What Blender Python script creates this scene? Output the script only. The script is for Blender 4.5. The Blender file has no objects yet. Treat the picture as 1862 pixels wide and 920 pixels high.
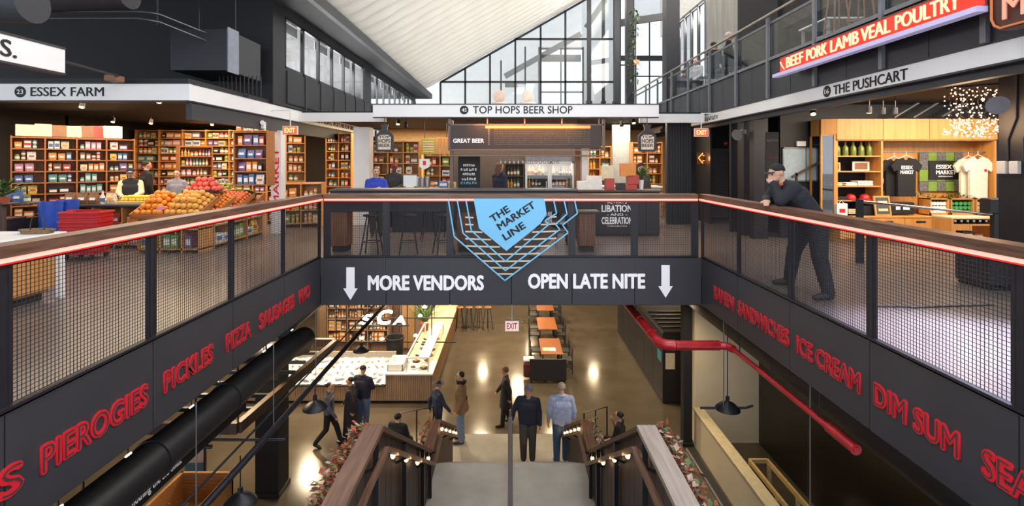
import bpy, bmesh, math, random
import numpy as np
from mathutils import Vector, Matrix, Euler
R = random.Random(7)
S = bpy.context.scene
COL = S.collection
PI = math.pi
# ---------------------------------------------------------------- camera, world, light, exposure
F, CX, CY, EYE = 900.0, 928.0, 297.0, 1.65        # focal length in px, vanishing point, eye height
cam = bpy.data.cameras.new('camera'); cam_o = bpy.data.objects.new('camera', cam); COL.objects.link(cam_o)
cam.sensor_width = 36.0; cam.lens = F / 1862 * 36
cam.shift_x = (931 - CX) / 1862; cam.shift_y = -(460 - CY) / 1862
cam.clip_end = 300; cam.clip_start = 0.05
cam_o.location = (0, 0, EYE); cam_o.rotation_euler = (PI / 2, 0, 0)
S.camera = cam_o
W = bpy.data.worlds.new('world'); S.world = W; W.use_nodes = True
bg = W.node_tree.nodes['Background']; bg.inputs[0].default_value = (0.86, 0.93, 1.0, 1); bg.inputs[1].default_value = 1.3
S.view_settings.view_transform = 'Standard'; S.view_settings.look = 'None'
S.view_settings.gamma = 1.0; S.view_settings.use_curve_mapping = False
S.view_settings.exposure = 0.30
S.cycles.use_denoising = True
S.cycles.max_bounces = 6; S.cycles.diffuse_bounces = 3; S.cycles.glossy_bounces = 3
S.cycles.transparent_max_bounces = 12; S.cycles.transmission_bounces = 4
S.cycles.sample_clamp_indirect = 4.0; S.cycles.caustics_reflective = False; S.cycles.caustics_refractive = False

def lin(c):
    if isinstance(c, str): c = tuple(int(c[i:i+2], 16) / 255 for i in (0, 2, 4))
    return tuple(x / 12.92 if x <= .04045 else ((x + .055) / 1.055) ** 2.4 for x in c)
def light(kind, name, loc, energy, color='ffffff', rot=(0, 0, 0), size=1, size_y=None, spot=None, blend=.5):
    l = bpy.data.lights.new(name, kind); l.energy = energy; l.color = lin(color)
    if kind == 'AREA':
        l.size = size
        if size_y: l.shape = 'RECTANGLE'; l.size_y = size_y
    else: l.shadow_soft_size = size
    if spot: l.spot_size = spot; l.spot_blend = blend
    o = bpy.data.objects.new(name, l); COL.objects.link(o); o.location = loc; o.rotation_euler = rot
    return o
# daylight through the high clerestory on the right and the glazed street front behind the camera
light('AREA', 'clerestory_daylight', (7.7, 15, 9.6), 1500, 'fff9f0', (0, math.radians(78), 0), 4, 18)
light('AREA', 'street_front_daylight', (0, -4.5, 3.6), 330, 'f0f4ff', (math.radians(80), 0, 0), 12, 5)
light('AREA', 'far_hall_daylight', (1.0, 23.5, 10.2), 300, 'ffffff', (math.radians(-20), 0, 0), 6, 4)
light('AREA', 'hall_floor_fill', (-.4, 6.5, 8.6), 420, 'f6f8ff', (0, 0, 0), 5, 6)  # unseen fill added overhead to brighten the upper floor
light('SPOT', 'stair_fill', (0, 9.0, -.95), 110, 'f2ead8', (math.radians(-4), 0, 0), .25, spot=math.radians(120), blend=.8)  # fill added under the bridge to lift the dark stair
# warm downlights of the shops
light('AREA', 'farm_shop_downlights', (-8.6, 10.6, 2.82), 260, 'ffe6c6', (0, 0, 0), 5.5, 4)
light('AREA', 'farm_shop_downlights_rear', (-8.0, 15.5, 2.9), 420, 'ffdcae', (0, 0, 0), 5, 5)
light('AREA', 'beer_shop_downlights', (0.2, 13.0, 2.68), 130, 'ffe6c8', (0, 0, 0), 5, 2.4)
light('AREA', 'grocer_downlights', (-3.2, 16.6, 2.9), 260, 'ffe2b8', (0, 0, 0), 3, 3)
light('AREA', 'deli_downlights', (3.2, 15.0, 2.9), 130, 'ffe6c8', (0, 0, 0), 2.4, 3)
light('AREA', 'gift_shop_downlights', (8.3, 8.9, 2.69), 150, 'ffe6c8', (math.radians(18), 0, 0), 3.6, 1.0)
light('SPOT', 'cool_floor_spot', (5.0, 4.5, 2.65), 2300, 'c6d3ff', (math.radians(-4), math.radians(16), 0), .15, spot=math.radians(62), blend=.8)
# warm lamps of the lower hall, just under the slab
for i, (x, y, e) in enumerate([(-1.2, 20, 330), (1.8, 20, 260), (-2.4, 15.5, 200), (2.6, 15.5, 170), (-5.2, 14.2, 300), (-5.5, 18.5, 330), (.4, 25, 330), (-7, 11.2, 200), (6.2, 11.2, 220), (3.9, 11.0, 150), (-4.9, 9.3, 130), (-5.6, 29, 190), (4.5, 26.8, 130), (-7.4, 18.2, 220), (1.2, 30, 130), (-1.5, 27, 130), (6.5, 20.5, 130)]):
    light('SPOT', 'lower_hall_downlight', (x, y, -1.35), e * 2.0, 'ffe2b6', (0, 0, 0), .2, spot=math.radians(158), blend=.6)

# ---------------------------------------------------------------- pixel <-> place helpers
def PX(px, Y): return (px - CX) * Y / F
def PZ(py, Y): return EYE - (py - CY) * Y / F
def P(px, py, Y): return Vector((PX(px, Y), Y, PZ(py, Y)))

# ---------------------------------------------------------------- materials
MATS = {}
def mat(name, col, rough=.5, metal=0.0, emit=0.0, ecol=None, noise=None, amt=.18, col2=None, bump=0.0, stretch=(1, 1, 1), spec=.5, coat=0.0, alpha=None, detail=4, rng=(.3, .7)):
    if name in MATS: return MATS[name]
    m = bpy.data.materials.new(name); m.use_nodes = True; MATS[name] = m
    nt = m.node_tree; N = nt.nodes; L = nt.links; b = N['Principled BSDF']
    c = lin(col); b.inputs['Base Color'].default_value = (*c, 1)
    b.inputs['Roughness'].default_value = rough; b.inputs['Metallic'].default_value = metal
    b.inputs['Specular IOR Level'].default_value = spec
    if coat: b.inputs['Coat Weight'].default_value = coat
    if emit:
        b.inputs['Emission Color'].default_value = (*lin(ecol or col), 1); b.inputs['Emission Strength'].default_value = emit
    if alpha is not None: b.inputs['Alpha'].default_value = alpha
    if noise is None and not emit: noise = 9.0; amt = .07
    if noise:
        tc = N.new('ShaderNodeTexCoord'); mp = N.new('ShaderNodeMapping'); mp.inputs['Scale'].default_value = stretch
        nz = N.new('ShaderNodeTexNoise'); nz.inputs['Scale'].default_value = noise; nz.inputs['Detail'].default_value = detail
        L.new(tc.outputs['Object'], mp.inputs[0]); L.new(mp.outputs[0], nz.inputs['Vector'])
        mx = N.new('ShaderNodeMix'); mx.data_type = 'RGBA'
        lo = lin(col2) if col2 else tuple(x * (1 - amt * 1.6) for x in c); hi = c if col2 else tuple(min(1, x * (1 + amt)) for x in c)
        mx.inputs[6].default_value = (*lo, 1); mx.inputs[7].default_value = (*hi, 1)
        rp = N.new('ShaderNodeMapRange'); rp.inputs[1].default_value = rng[0]; rp.inputs[2].default_value = rng[1]
        L.new(nz.outputs[0], rp.inputs[0]); L.new(rp.outputs[0], mx.inputs[0]); L.new(mx.outputs[2], b.inputs['Base Color'])
        rr = N.new('ShaderNodeMapRange'); rr.inputs[3].default_value = max(0, rough - .06); rr.inputs[4].default_value = min(1, rough + .06)
        L.new(nz.outputs[0], rr.inputs[0]); L.new(rr.outputs[0], b.inputs['Roughness'])
        if bump:
            bp = N.new('ShaderNodeBump'); bp.inputs['Strength'].default_value = bump; bp.inputs['Distance'].default_value = .01
            L.new(nz.outputs[0], bp.inputs['Height']); L.new(bp.outputs[0], b.inputs['Normal'])
    return m
def wood(name, a, b, rough=.45, axis='z', scale=3.0):
    st = {'x': (1, 14, 14), 'y': (14, 1, 14), 'z': (14, 14, 1)}[axis]
    return mat(name, a, rough, noise=scale, col2=b, stretch=st, bump=.12, detail=6)
def glass(name, tint=(1, 1, 1), refl=.08):
    m = bpy.data.materials.new(name); m.use_nodes = True; MATS[name] = m
    nt = m.node_tree; N = nt.nodes; L = nt.links; N.remove(N['Principled BSDF'])
    t = N.new('ShaderNodeBsdfTransparent'); t.inputs[0].default_value = (*tint, 1)
    g = N.new('ShaderNodeBsdfGlossy'); g.inputs['Roughness'].default_value = .03
    mx = N.new('ShaderNodeMixShader'); mx.inputs[0].default_value = refl
    L.new(t.outputs[0], mx.inputs[1]); L.new(g.outputs[0], mx.inputs[2]); L.new(mx.outputs[0], N['Material Output'].inputs[0])
    return m
BLACK = mat('black_steel', '232228', .45, .0, noise=14, amt=.1)
MATTE = mat('matte_black', '18171b', .75)
SOFT = mat('soft_black', '29282d', .6)
FASC = mat('charcoal_panel', '3a393e', .5, noise=3, amt=.05)
DKGREY = mat('dark_grey_paint', '323338', .55)
STEEL = mat('grey_steel', '8f8f92', .35, .6)
WHITEP = mat('white_sign_board', 'f3f1ef', .35, noise=2, amt=.02)
WHITE = mat('white_paint', 'efeeec', .6, noise=3, amt=.03)
CREAM = mat('cream_plaster', 'd3c8b2', .8, noise=2, amt=.03)
INK = mat('black_ink', '121214', .6)
LETW = mat('white_lettering', 'f4f2f4', .5, emit=.12)
LETR = mat('red_lettering', 'c9202c', .5, emit=.10)
WALNUT = wood('walnut', '7a5845', '553a2c', .4, 'y')
WALNUTX = wood('walnut_front', '80604c', '5b4031', .4, 'x')
WALNUTZ = wood('walnut_upright', '8a5a3c', '5f3b27', .45, 'z')
OAK = wood('oak', 'd39a58', 'b57a3c', .45, 'x')
OAKZ = wood('oak_upright', 'd39a58', 'b3793d', .45, 'z')
PINE = wood('pine', 'd8bd86', 'b8955c', .5, 'x')
DKWOOD = wood('dark_stained_wood', '5a4235', '38271f', .5, 'z')
CHERRY = wood('cherry_shelf', 'b8733b', '8d5226', .5, 'x')
GLASS = glass('clear_glass', (.97, .98, .98), .07)
DGLASS = glass('smoked_glass', (.6, .62, .66), .1)
BULB = mat('warm_bulb', 'ffe0b0', .4, emit=3.5, ecol='ffd79a')
BULBW = mat('white_lamp', 'ffffff', .4, emit=6, ecol='fff0da')
CHROME = mat('chrome', 'c9c9cc', .2, 1.0)
SKIN = mat('skin', 'c99a80', .55); SKIND = mat('dark_skin', '6b4636', .55)
HAIRB = mat('black_hair', '171315', .7)

# ---------------------------------------------------------------- object helpers
def thing(name, label, cat, loc=(0, 0, 0), rz=0, group=None, kind=None):
    o = bpy.data.objects.new(name, None); COL.objects.link(o)
    o.location = loc; o.rotation_euler = (0, 0, rz)
    o.empty_display_size = .1
    if kind: o['kind'] = kind
    return tag(o, label, cat, group)
def tag(o, label=None, cat=None, group=None, kind=None):
    if label: o['label'] = label
    if cat: o['category'] = cat
    if group: o['group'] = group
    if kind: o['kind'] = kind
    return o
def wmat(o):
    m = Matrix.Identity(4)
    while o is not None:
        m = Matrix.LocRotScale(o.location, o.rotation_euler, o.scale) @ m; o = o.parent
    return m
def link_mesh(name, me, mats, parent=None, kind=None, label=None, local=False):
    for m in (mats if isinstance(mats, (list, tuple)) else [mats]): me.materials.append(m)
    o = bpy.data.objects.new(name, me); COL.objects.link(o)
    if parent is not None:
        o.parent = parent
        if not local: me.transform(wmat(parent).inverted())
    if kind: o['kind'] = kind
    if label: o['label'] = label
    return o
class MB:
    def __init__(s): s.v = []; s.f = []; s.mi = []; s.sm = []
    def add(s, vs, fs, mi=0, smooth=False):
        n = len(s.v); s.v += [tuple(v) for v in vs]
        for f in fs: s.f.append(tuple(n + i for i in f)); s.mi.append(mi); s.sm.append(smooth)
        return s
    def box(s, x0, x1, y0, y1, z0, z1, mi=0, M=None):
        vs = [Vector((x, y, z)) for z in (z0, z1) for y in (y0, y1) for x in (x0, x1)]
        if M is not None: vs = [M @ v for v in vs]
        return s.add(vs, [(0, 2, 3, 1), (4, 5, 7, 6), (0, 1, 5, 4), (2, 6, 7, 3), (0, 4, 6, 2), (1, 3, 7, 5)], mi)
    def cbox(s, c, d, mi=0, M=None):
        c = Vector(c); m = Matrix.Translation(c) @ (M if M is not None else Matrix.Identity(4))
        return s.box(-d[0]/2, d[0]/2, -d[1]/2, d[1]/2, -d[2]/2, d[2]/2, mi, m)
    def bbox(s, x0, x1, y0, y1, z0, z1, b=.01, mi=0, M=None):
        # chamfered box: top and bottom edges pulled in
        vs = []
        for z, i in ((z0, b), (z0 + b, 0), (z1 - b, 0), (z1, b)):
            vs += [Vector((x0 + i, y0 + i, z)), Vector((x1 - i, y0 + i, z)), Vector((x1 - i, y1 - i, z)), Vector((x0 + i, y1 - i, z))]
        if M is not None: vs = [M @ v for v in vs]
        fs = [(3, 2, 1, 0), (12, 13, 14, 15)]
        for k in range(3):
            for j in range(4): a = k * 4 + j; c = k * 4 + (j + 1) % 4; fs.append((a, c, c + 4, a + 4))
        return s.add(vs, fs, mi)
    def bar(s, p, q, w, h=None, mi=0, up=(0, 0, 1)):
        p, q = Vector(p), Vector(q); h = h or w; d = (q - p)
        if d.length < 1e-6: return s
        d.normalize(); u = Vector(up)
        if abs(d.dot(u)) > .99: u = Vector((0, 1, 0))
        r = d.cross(u).normalized(); u = r.cross(d)
        vs = [c + r * a * w / 2 + u * b * h / 2 for c in (p, q) for a, b in ((-1, -1), (1, -1), (1, 1), (-1, 1))]
        return s.add(vs, [(0, 1, 2, 3), (7, 6, 5, 4), (0, 4, 5, 1), (1, 5, 6, 2), (2, 6, 7, 3), (3, 7, 4, 0)], mi)
    def tube(s, pts, r, n=10, mi=0, caps=True):
        pts = [Vector(p) for p in pts]; rs = r if isinstance(r, (list, tuple)) else [r] * len(pts)
        vs = []; u = None
        for i, p in enumerate(pts):
            d = (pts[min(i + 1, len(pts) - 1)] - pts[max(i - 1, 0)]).normalized()
            if u is None:
                u = Vector((0, 0, 1)) if abs(d.z) < .9 else Vector((1, 0, 0))
            a = d.cross(u).normalized(); u = a.cross(d).normalized()
            vs += [p + (a * math.cos(t) + u * math.sin(t)) * rs[i] for t in (2 * PI * k / n for k in range(n))]
        fs = [(i * n + k, i * n + (k + 1) % n, (i + 1) * n + (k + 1) % n, (i + 1) * n + k) for i in range(len(pts) - 1) for k in range(n)]
        if caps: fs += [tuple(reversed(range(n))), tuple(range((len(pts) - 1) * n, len(pts) * n))]
        return s.add(vs, fs, mi, True)
    def lathe(s, prof, c=(0, 0, 0), n=16, mi=0, M=None, sx=1, sy=1):
        c = Vector(c); vs = []
        for r, z in prof:
            vs += [Vector((r * sx * math.cos(2*PI*k/n), r * sy * math.sin(2*PI*k/n), z)) for k in range(n)]
        if M is not None: vs = [M @ v for v in vs]
        vs = [c + v for v in vs]
        fs = [(i * n + k, i * n + (k + 1) % n, (i + 1) * n + (k + 1) % n, (i + 1) * n + k) for i in range(len(prof) - 1) for k in range(n)]
        if prof[0][0] > 1e-4: fs.append(tuple(reversed(range(n))))
        if prof[-1][0] > 1e-4: fs.append(tuple(range((len(prof) - 1) * n, len(prof) * n)))
        return s.add(vs, fs, mi, True)
    def ball(s, c, r, n=10, m=6, mi=0, M=None):
        r = r if isinstance(r, (list, tuple)) else (r, r, r)
        return s.lathe([(max(math.sin(PI * i / m), .0001) * 1, -math.cos(PI * i / m)) for i in range(m + 1)], c, n, mi,
                       (M if M is not None else Matrix.Identity(4)) @ Matrix.Diagonal((r[0], r[1], r[2], 1)))
    def prism(s, poly, d, M, mi=0):
        n = len(poly); vs = [M @ Vector((x, y, z)) for z in (0, d) for x, y in poly]
        fs = [tuple(reversed(range(n))), tuple(range(n, 2 * n))] + [(i, (i + 1) % n, n + (i + 1) % n, n + i) for i in range(n)]
        return s.add(vs, fs, mi)
    def mesh(s, name):
        me = bpy.data.meshes.new(name); me.from_pydata(s.v, [], s.f); me.update()
        if s.f:
            me.polygons.foreach_set('material_index', s.mi); me.polygons.foreach_set('use_smooth', s.sm)
            bm = bmesh.new(); bm.from_mesh(me); bmesh.ops.recalc_face_normals(bm, faces=bm.faces)
            for e in bm.edges:
                if len(e.link_faces) == 2 and e.calc_face_angle(0) > .9: e.smooth = False
            bm.to_mesh(me); bm.free()
        return me
    def obj(s, name, mats, parent=None, kind=None, label=None, local=False):
        return link_mesh(name, s.mesh(name), mats, parent, kind, label, local)
def kids(o): return [c for c in o.children]
def dup(root, loc=None, rz=None, label=None, group=None, swap=None):
    def cp(o, par):
        c = o.copy(); COL.objects.link(c)
        if par is not None: c.parent = par
        for ch in KID.get(o.name, ()): cp(ch, c)
        return c
    KID = {}
    st = [root]
    while st:
        o = st.pop(); KID[o.name] = list(o.children); st += KID[o.name]
    c = cp(root, None)
    if loc is not None: c.location = loc
    if rz is not None: c.rotation_euler = (0, 0, rz)
    if label: c['label'] = label
    if group: c['group'] = group
    return c
def copy1(o, loc, rot=None, label=None, scale=None):
    c = o.copy(); COL.objects.link(c); c.location = loc
    if rot: c.rotation_euler = rot
    if scale: c.scale = scale if isinstance(scale, tuple) else (scale,) * 3
    if label: c['label'] = label
    return c
def piece(name, me, parent, loc=(0, 0, 0), rot=(0, 0, 0)):
    # a part that shares mesh data with its like; loc is in the parent's own space
    o = bpy.data.objects.new(name, me); COL.objects.link(o); o.parent = parent; o.location = loc; o.rotation_euler = rot
    return o
def text_mesh(s, w=None, h=None, bold=0.0, depth=.01, spacing=1.0, res=3, thin=0):
    cu = bpy.data.curves.new('lettering', 'FONT'); cu.body = s; cu.size = 1; cu.offset = -thin; cu.extrude = .001
    cu.space_character = spacing; cu.resolution_u = res
    ob = bpy.data.objects.new('lettering', cu); me = bpy.data.meshes.new_from_object(ob)
    bpy.data.objects.remove(ob); bpy.data.curves.remove(cu)
    if bold:                      # heavier strokes: overlapping copies, each a hair behind the last
        bm = bmesh.new(); bm.from_mesh(me); src = bm.verts[:] + bm.edges[:] + bm.faces[:]
        for k, (dx, dy) in enumerate(((1, 0), (-1, 0), (0, 1), (0, -1), (.7, .7), (-.7, .7), (.7, -.7), (-.7, -.7))):
            g = bmesh.ops.duplicate(bm, geom=src)
            for v in g['geom']:
                if isinstance(v, bmesh.types.BMVert):
                    v.co.x += dx * bold; v.co.y += dy * bold * .8
                    if v.co.z > 0: v.co.z -= .00002 * (k + 1)
        bm.to_mesh(me); bm.free()
    n = len(me.vertices); co = np.empty(n * 3, np.float32); me.vertices.foreach_get('co', co); co = co.reshape(-1, 3)
    mn = co.min(0); mx = co.max(0); sz = mx - mn
    kx = w / sz[0] if w else None; ky = h / sz[1] if h else None
    kx = kx or ky; ky = ky or kx
    co[:, 0] = (co[:, 0] - mn[0]) * kx; co[:, 1] = (co[:, 1] - mn[1]) * ky; co[:, 2] = (co[:, 2] - mn[2]) / max(sz[2], 1e-6) * depth
    me.vertices.foreach_set('co', co.ravel()); me.update()
    return me
def text(s, o, ux, uy, w, h, m, parent, bold=.0, depth=.008, name='lettering', spacing=1.0):
    """words s in the rectangle w x h whose lower-left corner is o, running along ux, up along uy"""
    me = text_mesh(s, w, h, bold, depth, spacing)
    ux, uy = Vector(ux).normalized(), Vector(uy).normalized(); uz = ux.cross(uy)
    M = Matrix.Translation(Vector(o)) @ Matrix((ux, uy, uz)).transposed().to_4x4()
    me.transform(M)
    return link_mesh(name, me, m, parent)
X3, Y3, Z3 = Vector((1, 0, 0)), Vector((0, 1, 0)), Vector((0, 0, 1))
ORD = ['first', 'second', 'third', 'fourth', 'fifth', 'sixth', 'seventh', 'eighth', 'ninth', 'tenth', 'eleventh', 'twelfth', 'thirteenth', 'fourteenth', 'fifteenth', 'sixteenth']
def nth(i): return ORD[i] if i < len(ORD) else f'number {i+1}'

def scrawl(o, ux, uy, w, h, m, parent, n=8, name='unreadable_print', seed=0):
    """small upright strokes where the writing in the place is too small to read"""
    rg = random.Random(seed); o, ux, uy = Vector(o), Vector(ux).normalized(), Vector(uy).normalized(); nz = ux.cross(uy); b = MB()
    for i in range(n):
        u0 = w * (i + .1) / n; u1 = w * (i + rg.uniform(.55, .85)) / n; v0 = h * rg.uniform(0, .15); v1 = h * rg.uniform(.75, 1)
        for a in ((u0, u0 + (u1 - u0) * .3, v0, v1), (u0, u1, v1 - h * .22, v1) if rg.random() < .6 else (u0, u1, v0, v0 + h * .22), (u1 - (u1 - u0) * .3, u1, v0, v1 * .8)):
            q = [o + ux * x + uy * y for x, y in ((a[0], a[2]), (a[1], a[2]), (a[1], a[3]), (a[0], a[3]))]
            b.add(q + [p + nz * .004 for p in q], [(3, 2, 1, 0), (4, 5, 6, 7), (0, 1, 5, 4), (1, 2, 6, 5), (2, 3, 7, 6), (3, 0, 4, 7)])
    return b.obj(name, m, parent, kind='stuff')
# ---------------------------------------------------------------- the setting
def concrete(name, a, b, rough, scale=1.3):
    m = mat(name, a, rough, noise=scale, col2=b, bump=.02, detail=3, spec=.5, rng=(.1, .9))
    return m
FLOOR_UP = concrete('polished_brown_concrete', '7d716b', '645954', .30)
FLOOR_LO = concrete('polished_concrete_lower', '655c50', '4e463c', .14)
SLABC = concrete('grey_stair_concrete', 'a5a19a', '7f7a74', .6, 2.2)
LX, RX, BY = -3.32, 3.34, 8.65
b = MB(); b.box(-16, LX - .02, -3, 34, -.3, 0); b.box(RX + .02, 15, -3, 34, -.3, 0); b.box(LX - .02, RX + .02, BY + .02, 34, -.3, 0); b.box(LX - .02, RX + .02, -3, 1.2, -.3, 0)
tag(b.obj('floor', FLOOR_UP), kind='structure')
ZL = -5.55
b = MB(); b.box(-16, 16, -3, 44, ZL - .2, ZL); tag(b.obj('floor_lower', FLOOR_LO), kind='structure')
b = MB(); b.box(-16, LX - .1, 0, 44, -.86, -.3); b.box(RX + .1, 16, 0, 44, -.86, -.3); b.box(LX - .1, RX + .1, BY + .15, 44, -.86, -.3)
tag(b.obj('ceiling_lower', MATTE), kind='structure')
for nm, bx in (('wall_lower_left', (-12.2, -12, 0, 44, ZL, -.9)), ('wall_lower_right', (9.5, 9.7, 0, 44, ZL, -.9)), ('wall_lower_back', (-12, 9.5, 33, 33.2, ZL, -.9))):
    b = MB(); b.box(*bx); tag(b.obj(nm, MATTE), kind='structure')
# fascias round the opening, each clad in separate panels
YS = [1.9, 3.25, 4.6, 5.92, 7.27, BY]                      # post positions along the sides
XS = [LX] + [PX(p, BY) for p in (702, 818, 930, 1040, 1154)] + [RX]
def fascia(name, panels, back):
    b = MB(); b.box(*back); f = tag(b.obj(name, MATTE), kind='structure')
    for q in panels: MB().bbox(*q, b=.006).obj('fascia_panel', FASC, f)
    return f
fl = fascia('trim_1', [(LX - .03, LX, YS[i] + .006, YS[i+1] - .006, -.83, .0) for i in range(5)], (LX - .12, LX - .03, 1.2, BY + .1, -.82, -.01))
fr = fascia('trim_2', [(RX, RX + .03, YS[i] + .006, YS[i+1] - .006, -.83, .0) for i in range(5)], (RX + .03, RX + .12, 1.2, BY + .1, -.82, -.01))
ff = fascia('trim_3', [(XS[i] + .006, XS[i+1] - .006, BY, BY + .03, -.83, .0) for i in range(6)], (LX - .03, RX + .03, BY + .03, BY + .14, -.82, -.01))
def red_word(w, y0, y1, side, z0=-.56, z1=-.345):
    if side < 0: o, ux, n = Vector((LX + .001, y0, z0)), Y3, Vector((1, 0, 0))
    else: o, ux, n = Vector((RX - .001, y0, z0)), -Y3, Vector((-1, 0, 0))
    t = text(w, o, ux, Z3, abs(y1 - y0), z1 - z0, LETR, fl if side < 0 else fr, bold=.055, depth=.012)
    t['label'] = 'red inline lettering'
    me = text_mesh(w, abs(y1 - y0) - .026, z1 - z0 - .03, 0, .004, thin=.028)
    uz = Vector(ux).cross(Z3)
    me.transform(Matrix.Translation(o + ux * .013 + Z3 * .015 + uz * .0125) @ Matrix((ux, Z3, uz)).transposed().to_4x4())
    link_mesh('inline_groove', me, FASC, t)
for w, a, c in (('LS', 3.02, 3.37), ('PIEROGIES', 3.49, 4.53), ('PICKLES', 4.73, 5.52), ('PIZZA', 5.77, 6.33), ('SAUSAGES', 6.53, 7.6), ('PHO', 7.76, 8.2)): red_word(w, a, c, -1)
for w, a, c in (('RAMEN', 8.12, 7.39), ('SANDWICHES', 7.26, 5.92), ('ICE CREAM', 5.77, 4.71), ('DIM SUM', 4.54, 3.67), ('SEAFOOD', 3.5, 2.5)): red_word(w, a, c, 1)
yf = BY - .001
text('MORE VENDORS', P(669, 528, yf), X3, Z3, PX(880, yf) - PX(669, yf), .268, LETW, ff, bold=.04, depth=.012)
text('OPEN LATE NITE', P(960, 525, yf), X3, Z3, PX(1173, yf) - PX(960, yf), .268, LETW, ff, bold=.04, depth=.012)
for x0, y0, y1 in ((637.5, 486, 545), (1210, 482, 541)):
    w = .06; hw = .125; h = (y1 - y0) / 104.; M = Matrix.Translation(P(x0, y0, yf)) @ Matrix(((1, 0, 0, 0), (0, 0, -1, 0), (0, 1, 0, 0), (0, 0, 0, 1)))
    MB().prism([(-w*1.2, 0), (w*1.2, 0), (w*1.2, -h + .2), (hw, -h + .2), (0, -h), (-hw, -h + .2), (-w*1.2, -h + .2)], .012, M).obj('arrow', LETW, ff, label='white arrow pointing down')

# ---------------------------------------------------------------- guard rails of the opening
LEDC = mat('red_light_strip', 'ff9a8c', .4, emit=1.5, ecol='ff8f80'); HALO = mat('red_halo_glow', 'ff2a22', .4, emit=1.0, ecol='ff2018')
def mesh_panel(length, z0, z1, cell=.0305, r=.0018):
    b = MB(); n = int(length / cell)
    for i in range(n + 1):
        u = i * length / n; b.bar((u, 0, z0), (u, 0, z1), r * 2)
    m = int((z1 - z0) / cell)
    for i in range(m + 1):
        z = z0 + i * (z1 - z0) / m; b.bar((0, .004, z), (length, .004, z), r * 2)
    return b
def guard(name, label, a, bpt, posts, inward):
    """a -> bpt along the floor; posts = distances from a; inward = unit vector towards the opening"""
    a, bpt, inward = Vector(a), Vector(bpt), Vector(inward); d = (bpt - a).normalized(); L = (bpt - a).length
    t = thing(name, label, 'railing', a)
    b = MB(); c = a - inward * .03 + Z3 * 1.075; b.bar(c - d * .0, c + d * (L + .0), .17, .08); b.obj('handrail', WALNUT if abs(d.y) > .5 else WALNUTX, t, label='brown wooden handrail')
    b = MB(); c = a + inward * .035 + Z3 * 1.017; b.bar(c, c + d * L, .018, .030); b.obj('light_strip', LEDC, t, label='glowing pink light strip')
    b = MB(); c = a + inward * .03 + Z3 * .995; b.bar(c, c + d * L, .014, .010); b.obj('red_halo', HALO, t, label='red halo under the light strip')  # red halo of the strip, added as a thin glowing bar
    b = MB(); c = a - inward * .02 + Z3 * .02; b.bar(c, c + d * L, .06, .035); b.obj('bottom_rail', BLACK, t)
    b = MB(); c = a - inward * .02 + Z3 * .985; b.bar(c, c + d * L, .04, .03); b.obj('top_rail', BLACK, t)
    b = MB(); c = a + inward * .004 + Z3 * .008; b.bar(c, c + d * L, .012, .014); b.obj('edge_strip', STEEL, t, label='pale grey edge strip')
    for p in posts:
        b = MB(); q = a + d * p - inward * .02
        for k in (-1, 1): b.bar(q + d * k * .027, q + d * k * .027 + Z3 * 1.035, .012, .07, up=d)
        b.bar(q, q + Z3 * 1.035, .044, .022, up=inward); b.obj('post', BLACK, t)
    for p, q in zip(posts[:-1], posts[1:]):
        me = mesh_panel(q - p - .08, .045, .97)
        m = me.mesh('wire_mesh'); ang = math.atan2(d.y, d.x)
        m.transform(Matrix.Translation(a + d * (p + .04) - inward * .02) @ Matrix.Rotation(ang, 4, 'Z'))
        link_mesh('wire_mesh', m, BLACK, t)
        fr_ = MB(); o = a - inward * .02
        for s0 in (p + .045, q - .045): MB().bar(o + d * s0 + Z3 * .04, o + d * s0 + Z3 * .975, .016).obj('mesh_frame', BLACK, t)
    return t
guard('guardrail', 'railing with wire mesh above the fascia reading PIEROGIES, produce shop behind', (LX, 1.9, 0), (LX, BY, 0), [y - 1.9 for y in YS], (1, 0, 0))
guard('guardrail', 'railing with wire mesh above the fascia reading SANDWICHES, a man leaning on it', (RX, 1.9, 0), (RX, BY, 0), [y - 1.9 for y in YS], (-1, 0, 0))
guard('guardrail', 'railing across the bridge above the words MORE VENDORS with a blue sign', (LX + .08, BY, 0), (RX - .08, BY, 0), [max(.03, min(RX - LX - .19, x - LX - .08)) for x in XS], (0, -1, 0))

# ---------------------------------------------------------------- sign: blue shield on the bridge rail
yb = BY - .06
BLUE = mat('sky_blue_enamel', '79c3ec', .5, emit=.06)
t = thing('hanging_sign', 'sky blue shield sign reading THE MARKET LINE on the bridge railing', 'sign', P(918, 430, yb))
def FM(y): return Matrix.Translation((0, y, 0)) @ Matrix(((1, 0, 0, 0), (0, 0, 1, 0), (0, 1, 0, 0), (0, 0, 0, 1)))
def pp(pts, y): return [(PX(x, y), PZ(z, y)) for x, z in pts]
sh = [(861, 361), (990, 361), (994, 390), (982, 407), (921, 456), (871, 415)]
MB().prism(pp(sh, yb), .015, FM(yb - .015)).obj('shield', BLUE, t)
outl = [[(847, 361), (857, 419), (919, 475), (998, 408), (991, 401), (1012, 388), (1006, 361)],
        [(831, 361), (842, 424), (919, 492), (1018, 417), (1010, 408), (1031, 389), (1025, 361)],
        [(815, 361), (826, 430), (918, 510), (1033, 423), (1023, 409), (1050, 388), (1044, 361)]]
for o in outl:
    b = MB(); q = [Vector((PX(x, yb), yb, PZ(z, yb))) for x, z in o]
    for u, v in zip(q[:-1], q[1:]): b.bar(u, v, .022, .012, up=(0, 1, 0))
    b.obj('outline', BLUE, t)
STRIPE = mat('cream_stripe', 'dcc6a8', .5); BRN = mat('dark_brown_film', '2b211d', .5)
big = outl[2]
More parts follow.
